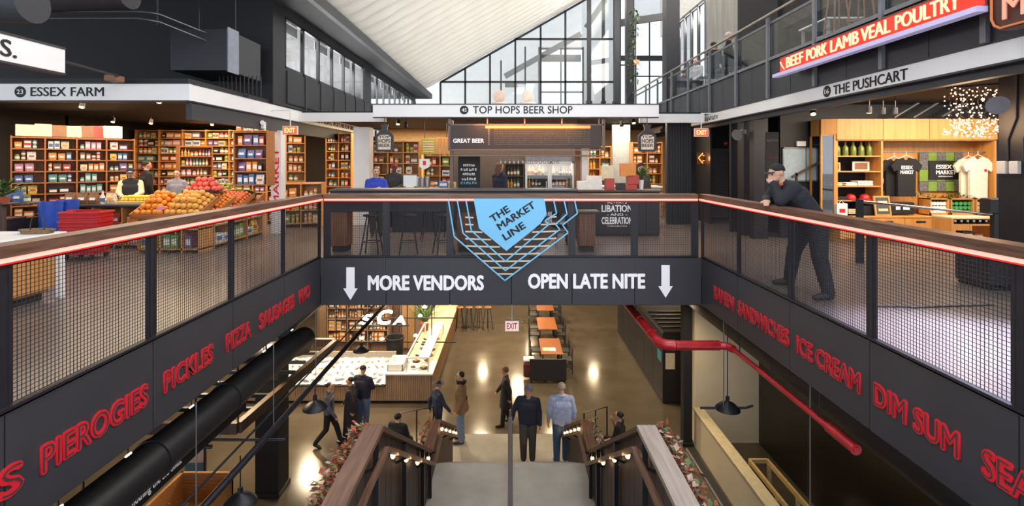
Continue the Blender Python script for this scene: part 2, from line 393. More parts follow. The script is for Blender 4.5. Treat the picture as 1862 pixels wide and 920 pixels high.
def inside_w(py):   # half-extent of the backing at a pixel row
    def xr(line):
        for (x0, y0), (x1, y1) in zip(line[:-1], line[1:]):
            if min(y0, y1) <= py <= max(y0, y1) and y0 != y1: yield x0 + (x1 - x0) * (py - y0) / (y1 - y0)
    xs = list(xr([(815, 361), (826, 430), (918, 510)])), list(xr([(918, 510), (1033, 423), (1023, 409), (1050, 388)]))
    return (xs[0][0] if xs[0] else 826) + 3, (min(xs[1]) if xs[1] else 1030) - 3
bk = [(856, 394), (873, 416), (921, 458), (982, 410), (996, 392), (1003, 394), (985, 402), (1003, 412), (1020, 422), (918, 503), (846, 441), (846, 420), (857, 415)]
MB().prism(pp(bk, yb + .012), .006, FM(yb + .012)).obj('backing', BRN, t)
for k, py in enumerate((394, 407, 420, 433, 446, 459, 472, 484, 495)):
    a, c = inside_w(py); a = max(a, 846 if py < 440 else a); c = min(c, 1012)
    spans = [(a, c)]
    if py < 456:
        i0 = 862 if py < 414 else 871 + (py - 414) * 1.22; i1 = 994 if py < 392 else 990 - (py - 400) * 1.22
        spans = [(a, i0 - 1), (max(i1 + 2, 930), c)]
    b = MB()
    for a, c in spans:
        if c - a < 4: continue
        n = 6; q = [P(a + (c - a) * i / n, py + 3 * math.cos(((a + (c - a) * i / n) - 920) / 60), yb + .008) for i in range(n + 1)]
        for u, v in zip(q[:-1], q[1:]): b.bar(u, v, .006, .026, up=(0, 0, 1))
    b.obj('stripe', STRIPE, t)
ang = math.radians(33)
ux = Vector((math.cos(ang), 0, math.sin(ang))); uy = Vector((-math.sin(ang), 0, math.cos(ang)))
for w, x, y, wd, hh in (('THE', 896, 405, .37, .125), ('MARKET', 909, 419, .75, .125), ('LINE', 919, 438, .43, .125)):
    text(w, P(x, y, yb - .016), ux, uy, wd, hh, INK, t, bold=.03, depth=.005)

# ---------------------------------------------------------------- sign beams of the market (white boards with black letters)
Z0, Z1 = 2.72, 3.0
def sign_beam(name, p, q, z0=Z0, z1=Z1, th=.10, out=None):
    p, q = Vector(p), Vector(q); d = (q - p).normalized(); n = d.cross(Z3) if out is None else Vector(out)
    b = MB(); c0 = p - n * th / 2 + Z3 * (z0 + z1) / 2; c1 = q - n * th / 2 + Z3 * (z0 + z1) / 2
    b.bar(c0, c1, th, z1 - z0); o = b.obj(name, WHITEP); tag(o, kind='structure')
    b = MB()
    for z in (z0 - .012, z1 + .012):
        b.bar(p - n * th / 2 + Z3 * z, q - n * th / 2 + Z3 * z, th + .02, .024)
    b.obj('edge_trim', BLACK, o)
    return o
def roundel(num, c, r, n, par):
    c, n = Vector(c), Vector(n); rt = Z3.cross(n).normalized() * -1
    rt = n.cross(Z3) * -1
    M = Matrix.Translation(c) @ Matrix((rt, Z3, n)).transposed().to_4x4()
    MB().lathe([(r, 0), (r, .006)], n=20, M=M).obj('roundel', INK, par) if False else None
    b = MB(); b.prism([(r * math.cos(2*PI*k/24), r * math.sin(2*PI*k/24)) for k in range(24)], .006, M); ro = b.obj('roundel', INK, par)
    me = text_mesh(num, r * 1.15, r * .85, .01, .003); me.transform(M @ Matrix.Translation((-r * .575, -r * .42, .006)))
    link_mesh('numeral', me, WHITEP, ro)
YE, XE = 8.4, -5.45
eb = sign_beam('trim_4', (-16, YE, 0), (XE, YE, 0), out=(0, -1, 0))
text('ESSEX FARM', P(56, 175, YE - .001), X3, Z3, PX(189, YE) - PX(56, YE), .155, INK, eb, bold=.008)
roundel('23', P(37, 167, YE - .001), .095, (0, -1, 0), eb)
es = sign_beam('trim_5', (XE, YE + .1, 0), (XE, 20.5, 0), out=(1, 0, 0))
def ysl(px, X): return F * X / (px - CX)
text('ESSEX FARM FRUITS, VEGETABLES & GROCERIES', (XE + .001, ysl(552, XE), 2.775), Y3, Z3, ysl(655, XE) - ysl(552, XE), .16, INK, es, bold=.004)
roundel('1', (XE + .001, ysl(547, XE), 2.86), .09, (1, 0, 0), es)
e2 = sign_beam('trim_6', (-5.29, 1.0, 0), (-5.29, 5.88, 0), out=(1, 0, 0))
text('S.', (-5.289, 5.13, 2.77), Y3, Z3, .17, .18, INK, e2, bold=.01)
YT = 11.4
tb = sign_beam('trim_7', (PX(678, YT), YT, 0), (PX(1198, YT), YT, 0), out=(0, -1, 0))
text('TOP HOPS BEER SHOP', P(860, 206.5, YT - .001), X3, Z3, PX(1041, YT) - PX(860, YT), .175, INK, tb, bold=.008)
roundel('45', P(844, 200, YT - .001), .1, (0, -1, 0), tb)
XR = 5.2
rb = sign_beam('trim_8', (XR, 2.5, 0), (XR, 19, 0), 2.72, 2.94, out=(-1, 0, 0))
text('THE PUSHCART', (XR - .001, ysl(1516, XR), 2.75), -Y3, Z3, ysl(1516, XR) - ysl(1651, XR), .15, INK, rb, bold=.01)
roundel('16', (XR - .001, ysl(1504, XR), 2.83), .095, (-1, 0, 0), rb)
scrawl((XR - .001, ysl(1266, XR), 2.76), -Y3, Z3, ysl(1266, XR) - ysl(1306, XR), .13, INK, rb, 12)

# ---------------------------------------------------------------- left upper storey: dark box with windows, eave, soffit
b = MB(); b.box(-16, -5.52, 11.3, 11.5, 3.1, 5.4); b.box(-16, -5.5, 8.45, 11.3, 3.03, 3.1)
b.box(-5.52, -5.42, 11.3, 11.9, 3.02, 5.4)
tag(b.obj('wall_upper_front', mat('black_wall', '222125', .6)), kind='structure')
b = MB(); b.box(-16, -4.6, 0.2, 29, 5.42, 5.6); tag(b.obj('ceiling_left', MATTE), kind='structure')
b = MB(); b.box(-4.62, -4.48, 0.2, 28.4, 5.36, 5.62); tag(b.obj('trim_9', DKGREY), kind='structure')
b = MB(); b.box(-5.52, -5.42, 11.9, 28.3, 3.03, 3.95); b.box(-5.52, -5.42, 11.9, 28.3, 5.2, 5.42)
b.box(-5.54, -5.40, 18.35, 19.2, 3.95, 5.2); b.box(-5.54, -5.40, 27.6, 28.3, 3.95, 5.2)
wl = tag(b.obj('wall_upper_left', SOFT), kind='structure')
for y0, y1, n in ((11.95, 18.3, 6), (19.25, 27.5, 8)):
    for i in range(n):
        a = y0 + (y1 - y0) * i / n; c = y0 + (y1 - y0) * (i + 1) / n
        MB().bbox(-5.42, -5.385, a + .02, c - .02, 3.1, 3.9, b=.01).obj('parapet_panel', SOFT, wl)
        MB().box(-5.44, -5.36, c - .03, c + .03, 3.05, 3.95).obj('rib', DKGREY, wl)
wi = 0
for y0, y1, n in ((11.95, 18.3, 6), (19.25, 27.5, 8)):
    for i in range(n):
        a = y0 + (y1 - y0) * i / n; c = y0 + (y1 - y0) * (i + 1) / n; wi += 1
        b = MB()
        for s0, s1 in ((a, a + .05), (c - .05, c)): b.box(-5.5, -5.43, s0, s1, 3.95, 5.2)
        b.box(-5.5, -5.43, a, c, 3.95, 4.0); b.box(-5.5, -5.43, a, c, 5.14, 5.2)
        w_ = tag(b.obj(f'window_{wi}', BLACK), kind='structure')
        MB().box(-5.475, -5.465, a + .05, c - .05, 4.0, 5.14).obj('pane', GLASS, w_)
        if i % 2 == 0: MB().box(-5.6, -5.58, a + .05, c - .05, 4.9, 5.14).obj('roller_blind', mat('grey_blind', 'a7a7a6', .9), w_)
# bright room behind the windows
b = MB(); b.box(-9.2, -9.1, 11.6, 28.3, 3.1, 5.42); tag(b.obj('wall_upper_room', WHITE), kind='structure')
b = MB(); b.box(-9.1, -5.52, 11.6, 28.3, 3.03, 3.08); tag(b.obj('floor_upper_room', WHITE), kind='structure')
light('AREA', 'upper_room_light', (-7.3, 19.5, 5.38), 2400, 'ffffff', (0, 0, 0), 3, 15)

# ---------------------------------------------------------------- great white ribbed ceiling
SL = .57
def zc(x): return 5.55 + SL * (x + 4.55)
CEILW = mat('white_ceiling_sail', 'f6f2ea', .7, noise=1.5, amt=.02)
b = MB(); b.add([(-4.55, 5, zc(-4.55) + .35), (11, 5, zc(11) + .35), (11, 27.5, zc(11) + .35), (-4.55, 27.5, zc(-4.55) + .35)], [(0, 1, 2, 3)])
ce = tag(b.obj('ceiling_hall', CEILW), kind='structure')
pitch = .72; nr = int(22 / pitch)
RG = random.Random(3)
def rib_mesh(ph):
    b = MB(); nx, ny = 60, 6; vs = []
    for i in range(nx + 1):
        x = -5.1 + 16.0 * i / nx
        seg = (i / nx * 14 + ph) % 1
        for j in range(ny + 1):
            v = j / ny
            drop = .26 * (1 - v) ** 1.5 * v * 4 + .05 * math.sin(PI * seg) * (1 - abs(2 * v - 1)) + .06 * (v > .99)
            vs.append((x, v * pitch, max(5.64 + .02 * v, zc(x) + .30 - drop)))
    fs = [(i * (ny + 1) + j, (i + 1) * (ny + 1) + j, (i + 1) * (ny + 1) + j + 1, i * (ny + 1) + j + 1) for i in range(nx) for j in range(ny)]
    b.add(vs, fs, 0, True); m = b.mesh('ceiling_rib'); m.materials.append(CEILW); return m
rms = [rib_mesh(p) for p in (0, .33, .66)]
for k in range(nr): piece('ceiling_rib', rms[k % 3], ce, (0, 5.3 + k * pitch, 0))
# far glass partition of the hall and the white end wall behind it
YPt = 26.4
t = thing('glass_partition', 'black framed glass screen under the slope of the white ceiling', 'screen', (0, YPt, 3.6))
def ztop(px): return min(zc(PX(px, YPt)) - .05, 12.4)
for px in (801, 846, 891, 937, 983, 1028, 1073, 1117):
    MB().bar(P(px, 230, YPt), (PX(px, YPt), YPt, ztop(px)), .10, .1, up=(0, 1, 0)).obj('mullion', BLACK, t)
for py, a, c in ((149, 801, 1117), (71, 937, 1117)):
    MB().bar(P(a, py, YPt), P(c, py, YPt), .1, .1).obj('transom', BLACK, t)
b = MB(); b.bar((PX(801, YPt), YPt, ztop(801)), (PX(1117, YPt), YPt, ztop(1117)), .1, .1); b.obj('head_rail', BLACK, t)
pxs = (801, 846, 891, 937, 983, 1028, 1073, 1117)
for a, c in zip(pxs[:-1], pxs[1:]):
    x0, x1 = PX(a, YPt) + .05, PX(c, YPt) - .05; z0 = 3.6
    vs = [(x0, YPt, z0), (x1, YPt, z0), (x1, YPt, ztop(c) - .05), (x0, YPt, ztop(a) - .05)]
    vs = vs + [(x, y + .012, z) for x, y, z in vs]
    MB().add(vs, [(0, 1, 2, 3), (7, 6, 5, 4), (0, 4, 5, 1), (1, 5, 6, 2), (2, 6, 7, 3), (3, 7, 4, 0)]).obj('pane', GLASS, t)
b = MB(); b.box(-3.2, 3.42, 11.52, 33, 2.93, 2.96); b.box(3.42, XR, 17, 33, 2.93, 2.96); tag(b.obj('ceiling_beer_shop', MATTE), kind='structure')
b = MB(); b.box(-3.2, 3.42, 11.52, 33, 2.965, 3.0); b.box(3.42, XR, 17, 33, 2.965, 3.0); tag(b.obj('floor_mezzanine', WHITE), kind='structure')
YW = 33.0
ew = MB()   # end wall with window openings
def hole_wall(mb, x0, x1, z0, z1, y, th, holes):
    xs = sorted({x0, x1, *[h[0] for h in holes], *[h[1] for h in holes]}); zs = sorted({z0, z1, *[h[2] for h in holes], *[h[3] for h in holes]})
    for a, c in zip(xs[:-1], xs[1:]):
        for e, g in zip(zs[:-1], zs[1:]):
            mx, mz = (a + c) / 2, (e + g) / 2
            if any(h[0] < mx < h[1] and h[2] < mz < h[3] for h in holes): continue
            mb.box(a, c, y, y + th, e, g)
holes = [(PX(980, YW), PX(1060, YW), 3.4, 9.4), (PX(860, YW), PX(950, YW), 3.4, 5.6), (PX(1128, YW), PX(1152, YW), 3.4, 13), (PX(1156, YW), PX(1206, YW), 3.4, 11.5)]
hole_wall(ew, -8, 12, 3.3, 16, YW, .3, holes)
we = tag(ew.obj('wall_end', WHITE), kind='structure')
def px_bar(mb, a, c, y, w, h=None): mb.bar(P(*a, y), P(*c, y), w, h or w)
for i, (x0, x1, z0, z1) in enumerate(holes):
    b = MB(); n = 2 if i != 2 else 1
    for k in range(n + 1): x = x0 + (x1 - x0) * k / n; b.bar((x, YW, z0), (x, YW, z1), .08)
    for z in (z0 + (z1 - z0) * .5, z0 + (z1 - z0) * .98): b.bar((x0, YW, z), (x1, YW, z), .08)
    w_ = tag(b.obj(f'window_{20+i}', DKGREY), kind='structure'); MB().box(x0, x1, YW + .1, YW + .112, z0, z1).obj('pane', GLASS, w_)
# the sloping grey roof beam and steel work seen through the screen
b = MB(); b.bar(P(918, 139, 30), P(1056, 62, 30), .2, .32); b.bar(P(1066, 50, 30), P(1100, 0, 30), .2, .32); b.bar(P(985, 106, 30), P(1056, 106, 30), .2, .4); b.bar(P(918, 154, 30), P(956, 154, 30), .2, .3)
tag(b.obj('trim_10', mat('pale_grey_steel', '85878a', .5)), kind='structure')
for px, py0, py1, w, Y in ((1071, -120, 188, .2, 25.5), (1097, -120, 188, .16, 28), (911, 110, 200, .1, 29), (955, 85, 200, .1, 29), (1121, -130, 188, .28, 25.8), (1144, -150, 215, .3, 21), (1220, -150, 240, .44, 16.6)):
    b = MB(); b.bar(P(px, py1, Y), P(px, py0, Y), w, w, up=(0, 1, 0))
    b.bar(P(px, py1, Y) , P(px, py1, Y) + Z3 * .12, w + .1, w + .1, up=(0, 1, 0))
    tag(b.obj(f'trim_{int(px)}', DKGREY if px in (911, 955, 1121, 1071) else BLACK), kind='structure')
b = MB(); b.bar(P(1128, 42, 22), P(1207, 30, 22), .15, .3); tag(b.obj('trim_11', BLACK), kind='structure')
b = MB(); b.bar(P(1128, 106, 30), P(1207, 106, 30), .15, .3); tag(b.obj('trim_12', DKGREY), kind='structure')
# ---------------------------------------------------------------- goods: one prototype of each kind, copied
GC = {'orange': 'dd8d3e', 'red': 'b3443a', 'yellow': 'd9bb55', 'green': '7a9650', 'blue': '5273ab', 'white': 'e9e4da', 'pink': 'd494aa', 'brown': '8a6042', 'black': '2a2a2e', 'purple': '78588a', 'teal': '62a09a', 'cream': 'dccba6'}
GM = {k: mat(k + '_card', v, .5) for k, v in GC.items()}
PM = {k: mat(k + '_packaging', v, .45, noise=45, amt=.28, rng=(.35, .65)) for k, v in GC.items()}
PROTO = {}
def pack_mesh(kind, col):
    k = (kind, col)
    if k in PROTO: return PROTO[k]
    b = MB()
    lab = 1
    if kind == 'carton':
        b.bbox(-.05, .05, -.04, .04, 0, .20, b=.004); b.box(-.04, .04, -.0415, -.04, .05, .14, 1)
    elif kind == 'box':
        b.bbox(-.08, .08, -.05, .05, 0, .12, b=.004); b.box(-.065, .065, -.0515, -.05, .03, .085, 1)
    elif kind == 'bottle':
        b.lathe([(.001, 0), (.034, 0), (.036, .01), (.036, .13), (.013, .18), (.012, .22), (.015, .221), (.015, .235), (.001, .236)], n=10); b.lathe([(.0368, .04), (.0368, .11)], n=10, mi=1)
    elif kind == 'jar':
        b.lathe([(.001, 0), (.042, 0), (.045, .01), (.045, .09), (.038, .105), (.04, .106), (.04, .125), (.001, .126)], n=10); b.lathe([(.0458, .025), (.0458, .075)], n=10, mi=1)
    elif kind == 'bag':
        b.add([(-.078, -.03, 0), (.078, -.03, 0), (.078, .03, 0), (-.078, .03, 0), (-.08, -.045, .07), (.08, -.045, .07), (.08, .045, .07), (-.08, .045, .07), (-.08, -.006, .18), (.08, -.006, .18), (.08, .006, .18), (-.08, .006, .18), (-.08, -.004, .2), (.08, -.004, .2), (.08, .004, .2), (-.08, .004, .2)],
              [(3, 2, 1, 0), (12, 13, 14, 15)] + [(i + j, i + (j + 1) % 4, i + 4 + (j + 1) % 4, i + 4 + j) for i in (0, 4, 8) for j in range(4)])
        b.add([(-.05, -.0455, .07), (.05, -.0455, .07), (.05, -.031, .115), (-.05, -.031, .115)], [(0, 1, 2, 3)], 1)
    me = b.mesh(kind); other = GM['white'] if col not in ('white', 'cream', 'yellow') else GM[R.choice(['red', 'blue', 'green', 'orange'])]
    me.materials.append(PM[col]); me.materials.append(other); PROTO[k] = me
    return me
WIDTH = {'carton': .112, 'box': .175, 'bottle': .082, 'jar': .1, 'bag': .185}
HEIGHT = {'carton': .2, 'box': .12, 'bottle': .236, 'jar': .126, 'bag': .2}
def goods_row(p, q, n, where, group, cols, kinds=('carton', 'box', 'jar', 'bag'), hmax=.3, gap=.0, big=1.0, fill=1.0, stack=True):
    """a row of goods along p->q (front edge), facing right-hand normal n; each its own object"""
    p, q, n = Vector(p), Vector(q), Vector(n); d = (q - p); L = d.length; d.normalize(); rz = math.atan2(n.x, -n.y)
    u = .02; i = 0; run = 0; kind = col = None
    while True:
        if run <= 0:
            kind = R.choice(kinds); col = R.choice(cols); run = R.choice((1, 1, 2, 2, 3))
        sc = min(big * R.uniform(.9, 1.4), hmax * R.uniform(.8, 1.0) / HEIGHT[kind], 1.9); w = WIDTH[kind] * sc
        if u + w > L: break
        run -= 1
        if R.random() < fill:
            o = bpy.data.objects.new({'box': 'boxed_goods', 'carton': 'carton', 'bag': 'snack_bag', 'jar': 'jar', 'bottle': 'bottle'}[kind], pack_mesh(kind, col)); COL.objects.link(o)
            o.location = p + d * (u + w / 2) - n * (.055 * sc + R.uniform(.0, .03)); o.rotation_euler = (0, 0, rz + R.uniform(-.08, .08)); o.scale = (sc,) * 3
            tag(o, f"{col} {dict(box='box', carton='carton', bag='bag', jar='jar', bottle='bottle')[kind]}, {nth(i)} {where}", dict(box='box', carton='carton', bag='bag', jar='jar', bottle='bottle')[kind], group)
            i += 1
            if stack and kind in ('box', 'jar') and HEIGHT[kind] * sc * 2 < hmax:
                o2 = copy1(o, o.location + Z3 * HEIGHT[kind] * sc, (0, 0, rz + R.uniform(-.08, .08)), f"{col} {kind}, {nth(i)} {where}, set on another"); o2.name = o.name.split('.')[0]; i += 1
        u += w + gap + R.uniform(.004, .012)
def shelf_unit(name, label, p, q, zb, ht, depth, levels, bays, n, wm=None, group=None, kinds=('carton', 'box', 'jar', 'bag'), cols=None, back=True, big=1.0, fill=1.0, where=None, toe=.08, endp=True):
    """open shelving between floor points p and q (its front edge); n points out of its front"""
    wm = wm or OAK; p, q, n = Vector(p), Vector(q), Vector(n); d = (q - p); L = d.length; d.normalize()
    t = thing(name, label, 'shelving', p + Z3 * zb)
    m = p - n * depth / 2
    up_ = lambda b, u, z0, z1, th: b.bar(m + d * u + Z3 * (zb + z0), m + d * u + Z3 * (zb + z1), th, depth, up=n)
    for i in range(bays + 1):
        b = MB(); u = .0125 + (L - .025) * i / bays; up_(b, u, 0, ht, .025); b.obj('upright', wm, t)
    zs = [toe + (ht - toe - .03) * i / levels for i in range(levels + 1)]
    for z in zs:
        b = MB(); b.bar(m + d * .02 + Z3 * (zb + z), m + d * (L - .02) + Z3 * (zb + z), depth - .01, .024); b.obj('shelf', wm, t)
    if back:
        b = MB(); k = p - n * (depth - .01); b.bar(k + Z3 * (zb + ht / 2), k + d * L + Z3 * (zb + ht / 2), .015, ht); b.obj('back_panel', wm, t)
    gap = zs[1] - zs[0]
    for li in range(levels):
        for bi in range(bays):
            a = p + d * (L * bi / bays + .03); c = p + d * (L * (bi + 1) / bays - .03)
            lv = levels - li
            goods_row(a - n * .03 + Z3 * (zb + zs[li] + .0125), c - n * .03 + Z3 * (zb + zs[li] + .0125), n, f"of {nth(lv-1)} row down, bay {nth(bi)}, {where}", group or label, cols or list(GC), kinds, gap - .05, big=big, fill=fill)
    return t
# ---------------------------------------------------------------- produce shop on the left
b = MB(); b.box(-16, XE - .05, 8.45, 20, 2.98, 3.02); tag(b.obj('ceiling_shop', MATTE), kind='structure')
b = MB(); b.box(-12.6, -12.5, 8.4, 20, 0, 2.98); b.box(-12.6, -5.4, 19.9, 20.0, 0, 2.98); b.box(-16, -12.5, 13.9, 14, 0, 2.98)
tag(b.obj('wall_shop', mat('shop_wall', '211e1d', .8)), kind='structure')
b = MB(); b.box(-12.4, -10.0, 12.6, 12.7, 0, 2.6); tag(b.obj('wall_shop_side', mat('pale_brick_wall', 'd9bd95', .8, noise=12, amt=.1)), kind='structure')
b = MB(); b.box(XE - .12, XE - .02, YE + .1, 19.9, 2.4, 2.70); tag(b.obj('trim_13', DKGREY), kind='structure')
s2 = math.sqrt(.5); nd = Vector((s2, -s2, 0))
A = Vector((-9.85, 9.75, 0)); B_ = Vector((-8.45, 11.15, 0))
shelf_unit('bookcase', 'tall oak shelving with four bays of groceries behind the checkout', A, B_, 0, 2.2, .42, 9, 4, nd, CHERRY, 'groceries on the tall oak shelving', where='tall oak shelving', big=.72, toe=.1)
# cardboard and a white carton on top of that shelving
for i, (u, col, w, h, tilt) in enumerate([(.1, 'cream', .3, .24, .25), (.36, 'cream', .26, .27, .3), (.6, 'brown', .24, .26, .35), (.84, 'cream', .24, .25, .3), (1.05, 'brown', .22, .27, .35), (1.25, 'red', .18, .28, .35)]):
    b = MB(); c = A + Vector((s2, s2, 0)) * (u + .12) - nd * .2 + Z3 * 2.205
    b.bbox(-w/2, w/2, -.015, .015, 0, h, b=.003, M=Matrix.Translation(c) @ Matrix.Rotation(PI/4, 4, 'Z') @ Matrix.Rotation(-tilt, 4, 'X'))
    tag(b.obj('flat_carton', GM[col]), f"flattened {col} carton leaning atop tall oak shelving, {nth(i)} from its near end", 'carton', 'cartons on top of the tall shelving')
b = MB(); c = A + Vector((s2, s2, 0)) * 1.6 - nd * .2 + Z3 * 2.20; b.bbox(-.16, .16, -.12, .12, 0, .27, b=.006, M=Matrix.Translation(c) @ Matrix.Rotation(PI/4, 4, 'Z'))
tag(b.obj('carton', GM['white']), 'plain white carton standing atop tall oak shelving', 'carton')
# wall shelves further back, glowing with warm light
shelf_unit('shelving', 'long back wall shelving packed with colourful groceries behind the fruit stand', (-12.3, 16.2, 0), (-6.9, 16.2, 0), 0, 2.75, .45, 8, 7, (0, -1, 0), OAK, 'groceries on the back wall shelving', where='back wall shelving', big=1.5, toe=.7)
shelf_unit('shelving', 'narrow oak shelving with jars left of the back passage', (-8.3, 12.4, 0), (-7.75, 12.9, 0), 0, 2.1, .35, 8, 1, nd, CHERRY, 'jars on the narrow oak shelving', where='narrow oak shelving', big=.9, kinds=('jar', 'bottle'), toe=.1)
shelf_unit('shelving', 'oak shelving with jars and bottles behind the white MARKET column', (-6.6, 13.4, 0), (-5.75, 13.9, 0), 0, 2.5, .4, 9, 2, (.5, -.86, 0), OAK, 'groceries on the shelving behind the column', where='shelving behind MARKET column', big=1.0, toe=.1)
shelf_unit('shelving', 'oak shelving with drinks beyond the fruit crates', (-5.75, 15.4, 0), (-4.95, 15.4, 0), 0, 2.6, .4, 9, 2, (0, -1, 0), OAK, 'drinks on the oak shelving', where='drinks shelving', big=1.1, kinds=('bottle', 'jar', 'carton'), toe=.1)
shelf_unit('shelving', 'low oak crates stepped up with vegetables beyond the column', (-5.9, 12.6, 0), (-4.9, 12.9, 0), 0, 1.15, .5, 3, 2, (.2, -.98, 0), OAK, 'produce in the stepped oak crates', where='stepped oak crates', big=.9, kinds=('bag', 'jar'), cols=['orange', 'red', 'yellow', 'green', 'cream'], toe=.1)
# packaged goods rack beside the column
n_ = Vector((-.55, -.83, 0)).normalized() * 1
shelf_unit('goods_rack', 'tall rack of bright snack packets against the white MARKET column', (PX(424, 10.95), 10.95, 0), (PX(486, 11.0), 11.0, 0), 1.15, 1.22, .35, 4, 1, (0, -1, 0), CHERRY, 'snack packets on the tall rack', where='tall snack rack', big=.95, kinds=('bag', 'carton'), toe=.02, cols=['blue', 'red', 'black', 'orange', 'white', 'purple'])
goods_row((PX(426, 10.9) , 10.9, 2.375), (PX(484, 10.95), 10.95, 2.375), (0, -1, 0), 'in line on top of the tall snack rack', 'packets on top of the rack', ['orange', 'yellow', 'white', 'green'], ('carton',), .25, big=1.0)
# white column with MARKET lettering
cx_ = PX(505, 11.7)
t = thing('column', 'white square column with red vertical lettering beside the fruit stand', 'column', (cx_, 11.7, 0))
MB().bbox(cx_ - .11, cx_ + .12, 11.6, 11.85, 0, 2.42, b=.008).obj('shaft', WHITE, t)
text('MARKET', (cx_ + .075, 11.598, .66), Z3, -X3, 1.35, .13, LETR, t, bold=.01, depth=.006)
# fruit stand: two tiers
FX0, FX1, FY0, FY1 = -6.88, -5.72, 9.1, 11.5
t = thing('produce_stand', 'oak produce stand heaped with oranges and apples, packets stacked in its lower cubbies', 'display stand', (-6.3, 10, 0))
b = MB(); b.box(FX0 + .45, FX1 - .42, FY0 + .42, FY1, 0, .62); b.obj('core', CHERRY, t)
for z in (.05, .42):
    b = MB(); b.box(FX0, FX1, FY0 + .02, FY0 + .42, z, z + .03); b.obj('shelf', OAK, t); b = MB(); b.box(FX1 - .42, FX1 - .02, FY0 + .42, FY1, z, z + .03); b.obj('shelf', OAK, t)
for x in (FX0, FX0 + .4, FX0 + .8, FX1 - .03): MB().box(x, x + .03, FY0 + .02, FY0 + .42, 0, .64).obj('divider', OAKZ, t)
for y in (FY0 + .5, FY0 + 1.1, FY0 + 1.7, FY1 - .04): MB().box(FX1 - .42, FX1 - .02, y, y + .03, 0, .64).obj('divider', OAKZ, t)
# sloping trays
def tray(x0, x1, y0, y1, z, rise, nm='tray'):
    b = MB(); M = Matrix.Identity(4)
    vs = [(x0, y0, z), (x1, y0, z), (x1, y1, z + rise), (x0, y1, z + rise)]; vs += [(a, b_, c - .03) for a, b_, c in vs]
    b.add(vs, [(0, 1, 2, 3), (7, 6, 5, 4), (0, 4, 5, 1), (1, 5, 6, 2), (2, 6, 7, 3), (3, 7, 4, 0)])
    b.bar((x0, y0, z + .02), (x1, y0, z + .02), .025, .1); b.bar((x0, y0, z + .02), (x0, y1, z + rise + .02), .02, .09); b.bar((x1, y0, z + .02), (x1, y1, z + rise + .02), .02, .09)
    return b.obj(nm, CHERRY, t)
tray(FX0 - .05, FX1 + .03, FY0 - .08, FY0 + .55, .66, .30)
tray(FX1 - .62, FX1 + .03, FY0 + .57, FY0 + 1.15, .68, .24)
tray(FX1 - .62, FX1 + .03, FY0 + 1.18, FY1 - .5, .68, .24)
tray(FX1 - .62, FX1 + .03, FY1 - .48, FY1 - .05, .68, .24)
b = MB(); b.box(FX0 + .42, FX1 - .5, FY0 + .62, FY1, 1.02, 1.06); b.obj('upper_shelf', OAK, t)
for y in (FY0 + .75, FY0 + 1.5, FY1 - .1): MB().box(FX1 - .56, FX1 - .53, y, y + .04, .62, 1.03).obj('upright', OAKZ, t)
for i, (xa, ya, xb, yb2, nn) in enumerate([(FX0 + .03, FY0 + .02, FX0 + .4, FY0 + .02, (0, -1, 0)), (FX0 + .43, FY0 + .02, FX0 + .8, FY0 + .02, (0, -1, 0)), (FX0 + .83, FY0 + .02, FX1 - .04, FY0 + .02, (0, -1, 0)),
        (FX1 - .02, FY0 + .53, FX1 - .02, FY0 + 1.09, (1, 0, 0)), (FX1 - .02, FY0 + 1.13, FX1 - .02, FY0 + 1.69, (1, 0, 0)), (FX1 - .02, FY0 + 1.73, FX1 - .02, FY1 - .05, (1, 0, 0))]):
    for z, nm in ((.08, 'lower'), (.45, 'upper')):
        goods_row((xa, ya, z), (xb, yb2, z), nn, f'in {nm} cubby {nth(i)} of the fruit stand', 'packets in the cubbies of the fruit stand', ['white', 'red', 'green', 'pink', 'orange', 'white', 'yellow', 'purple'], ('carton', 'box', 'bag'), .3 if z < .2 else .17, big=1.2)
FRUIT = {}
def fruit(kind, col, r, col2=None, stem_=True):
    m = mat(kind + '_peel', col, .42, noise=20, col2=col2, bump=.15) if col2 else mat(kind + '_peel', col, .4, noise=20, amt=.12, bump=.1)
    b = MB(); b.lathe([(.001, -r * .92), (r * .5, -r * .86), (r * .87, -r * .5), (r, 0), (r * .88, r * .48), (r * .5, r * .84), (r * .15, r * .86), (.001, r * .8)], n=10)
    b.lathe([(r * .09, r * .78), (r * .05, r * 1.0), (.001, r * 1.01)], n=5, mi=1)
    me = b.mesh(kind); me.materials.append(m); me.materials.append(mat('fruit_stem', '4e5a2b', .8)); FRUIT[kind] = (me, r); return me
fruit('orange', 'f09a2a', .052, 'e58320'); fruit('clementine', 'ee7a2a', .038, 'f2a03c'); fruit('apple', 'c8362e', .042, 'd98a3c'); fruit('red_apple', 'cf3c34', .062, 'e0705c'); fruit('lemon', 'efc93a', .036, 'e6bd2a'); fruit('grapefruit', 'e9b04c', .055, 'e09a48')
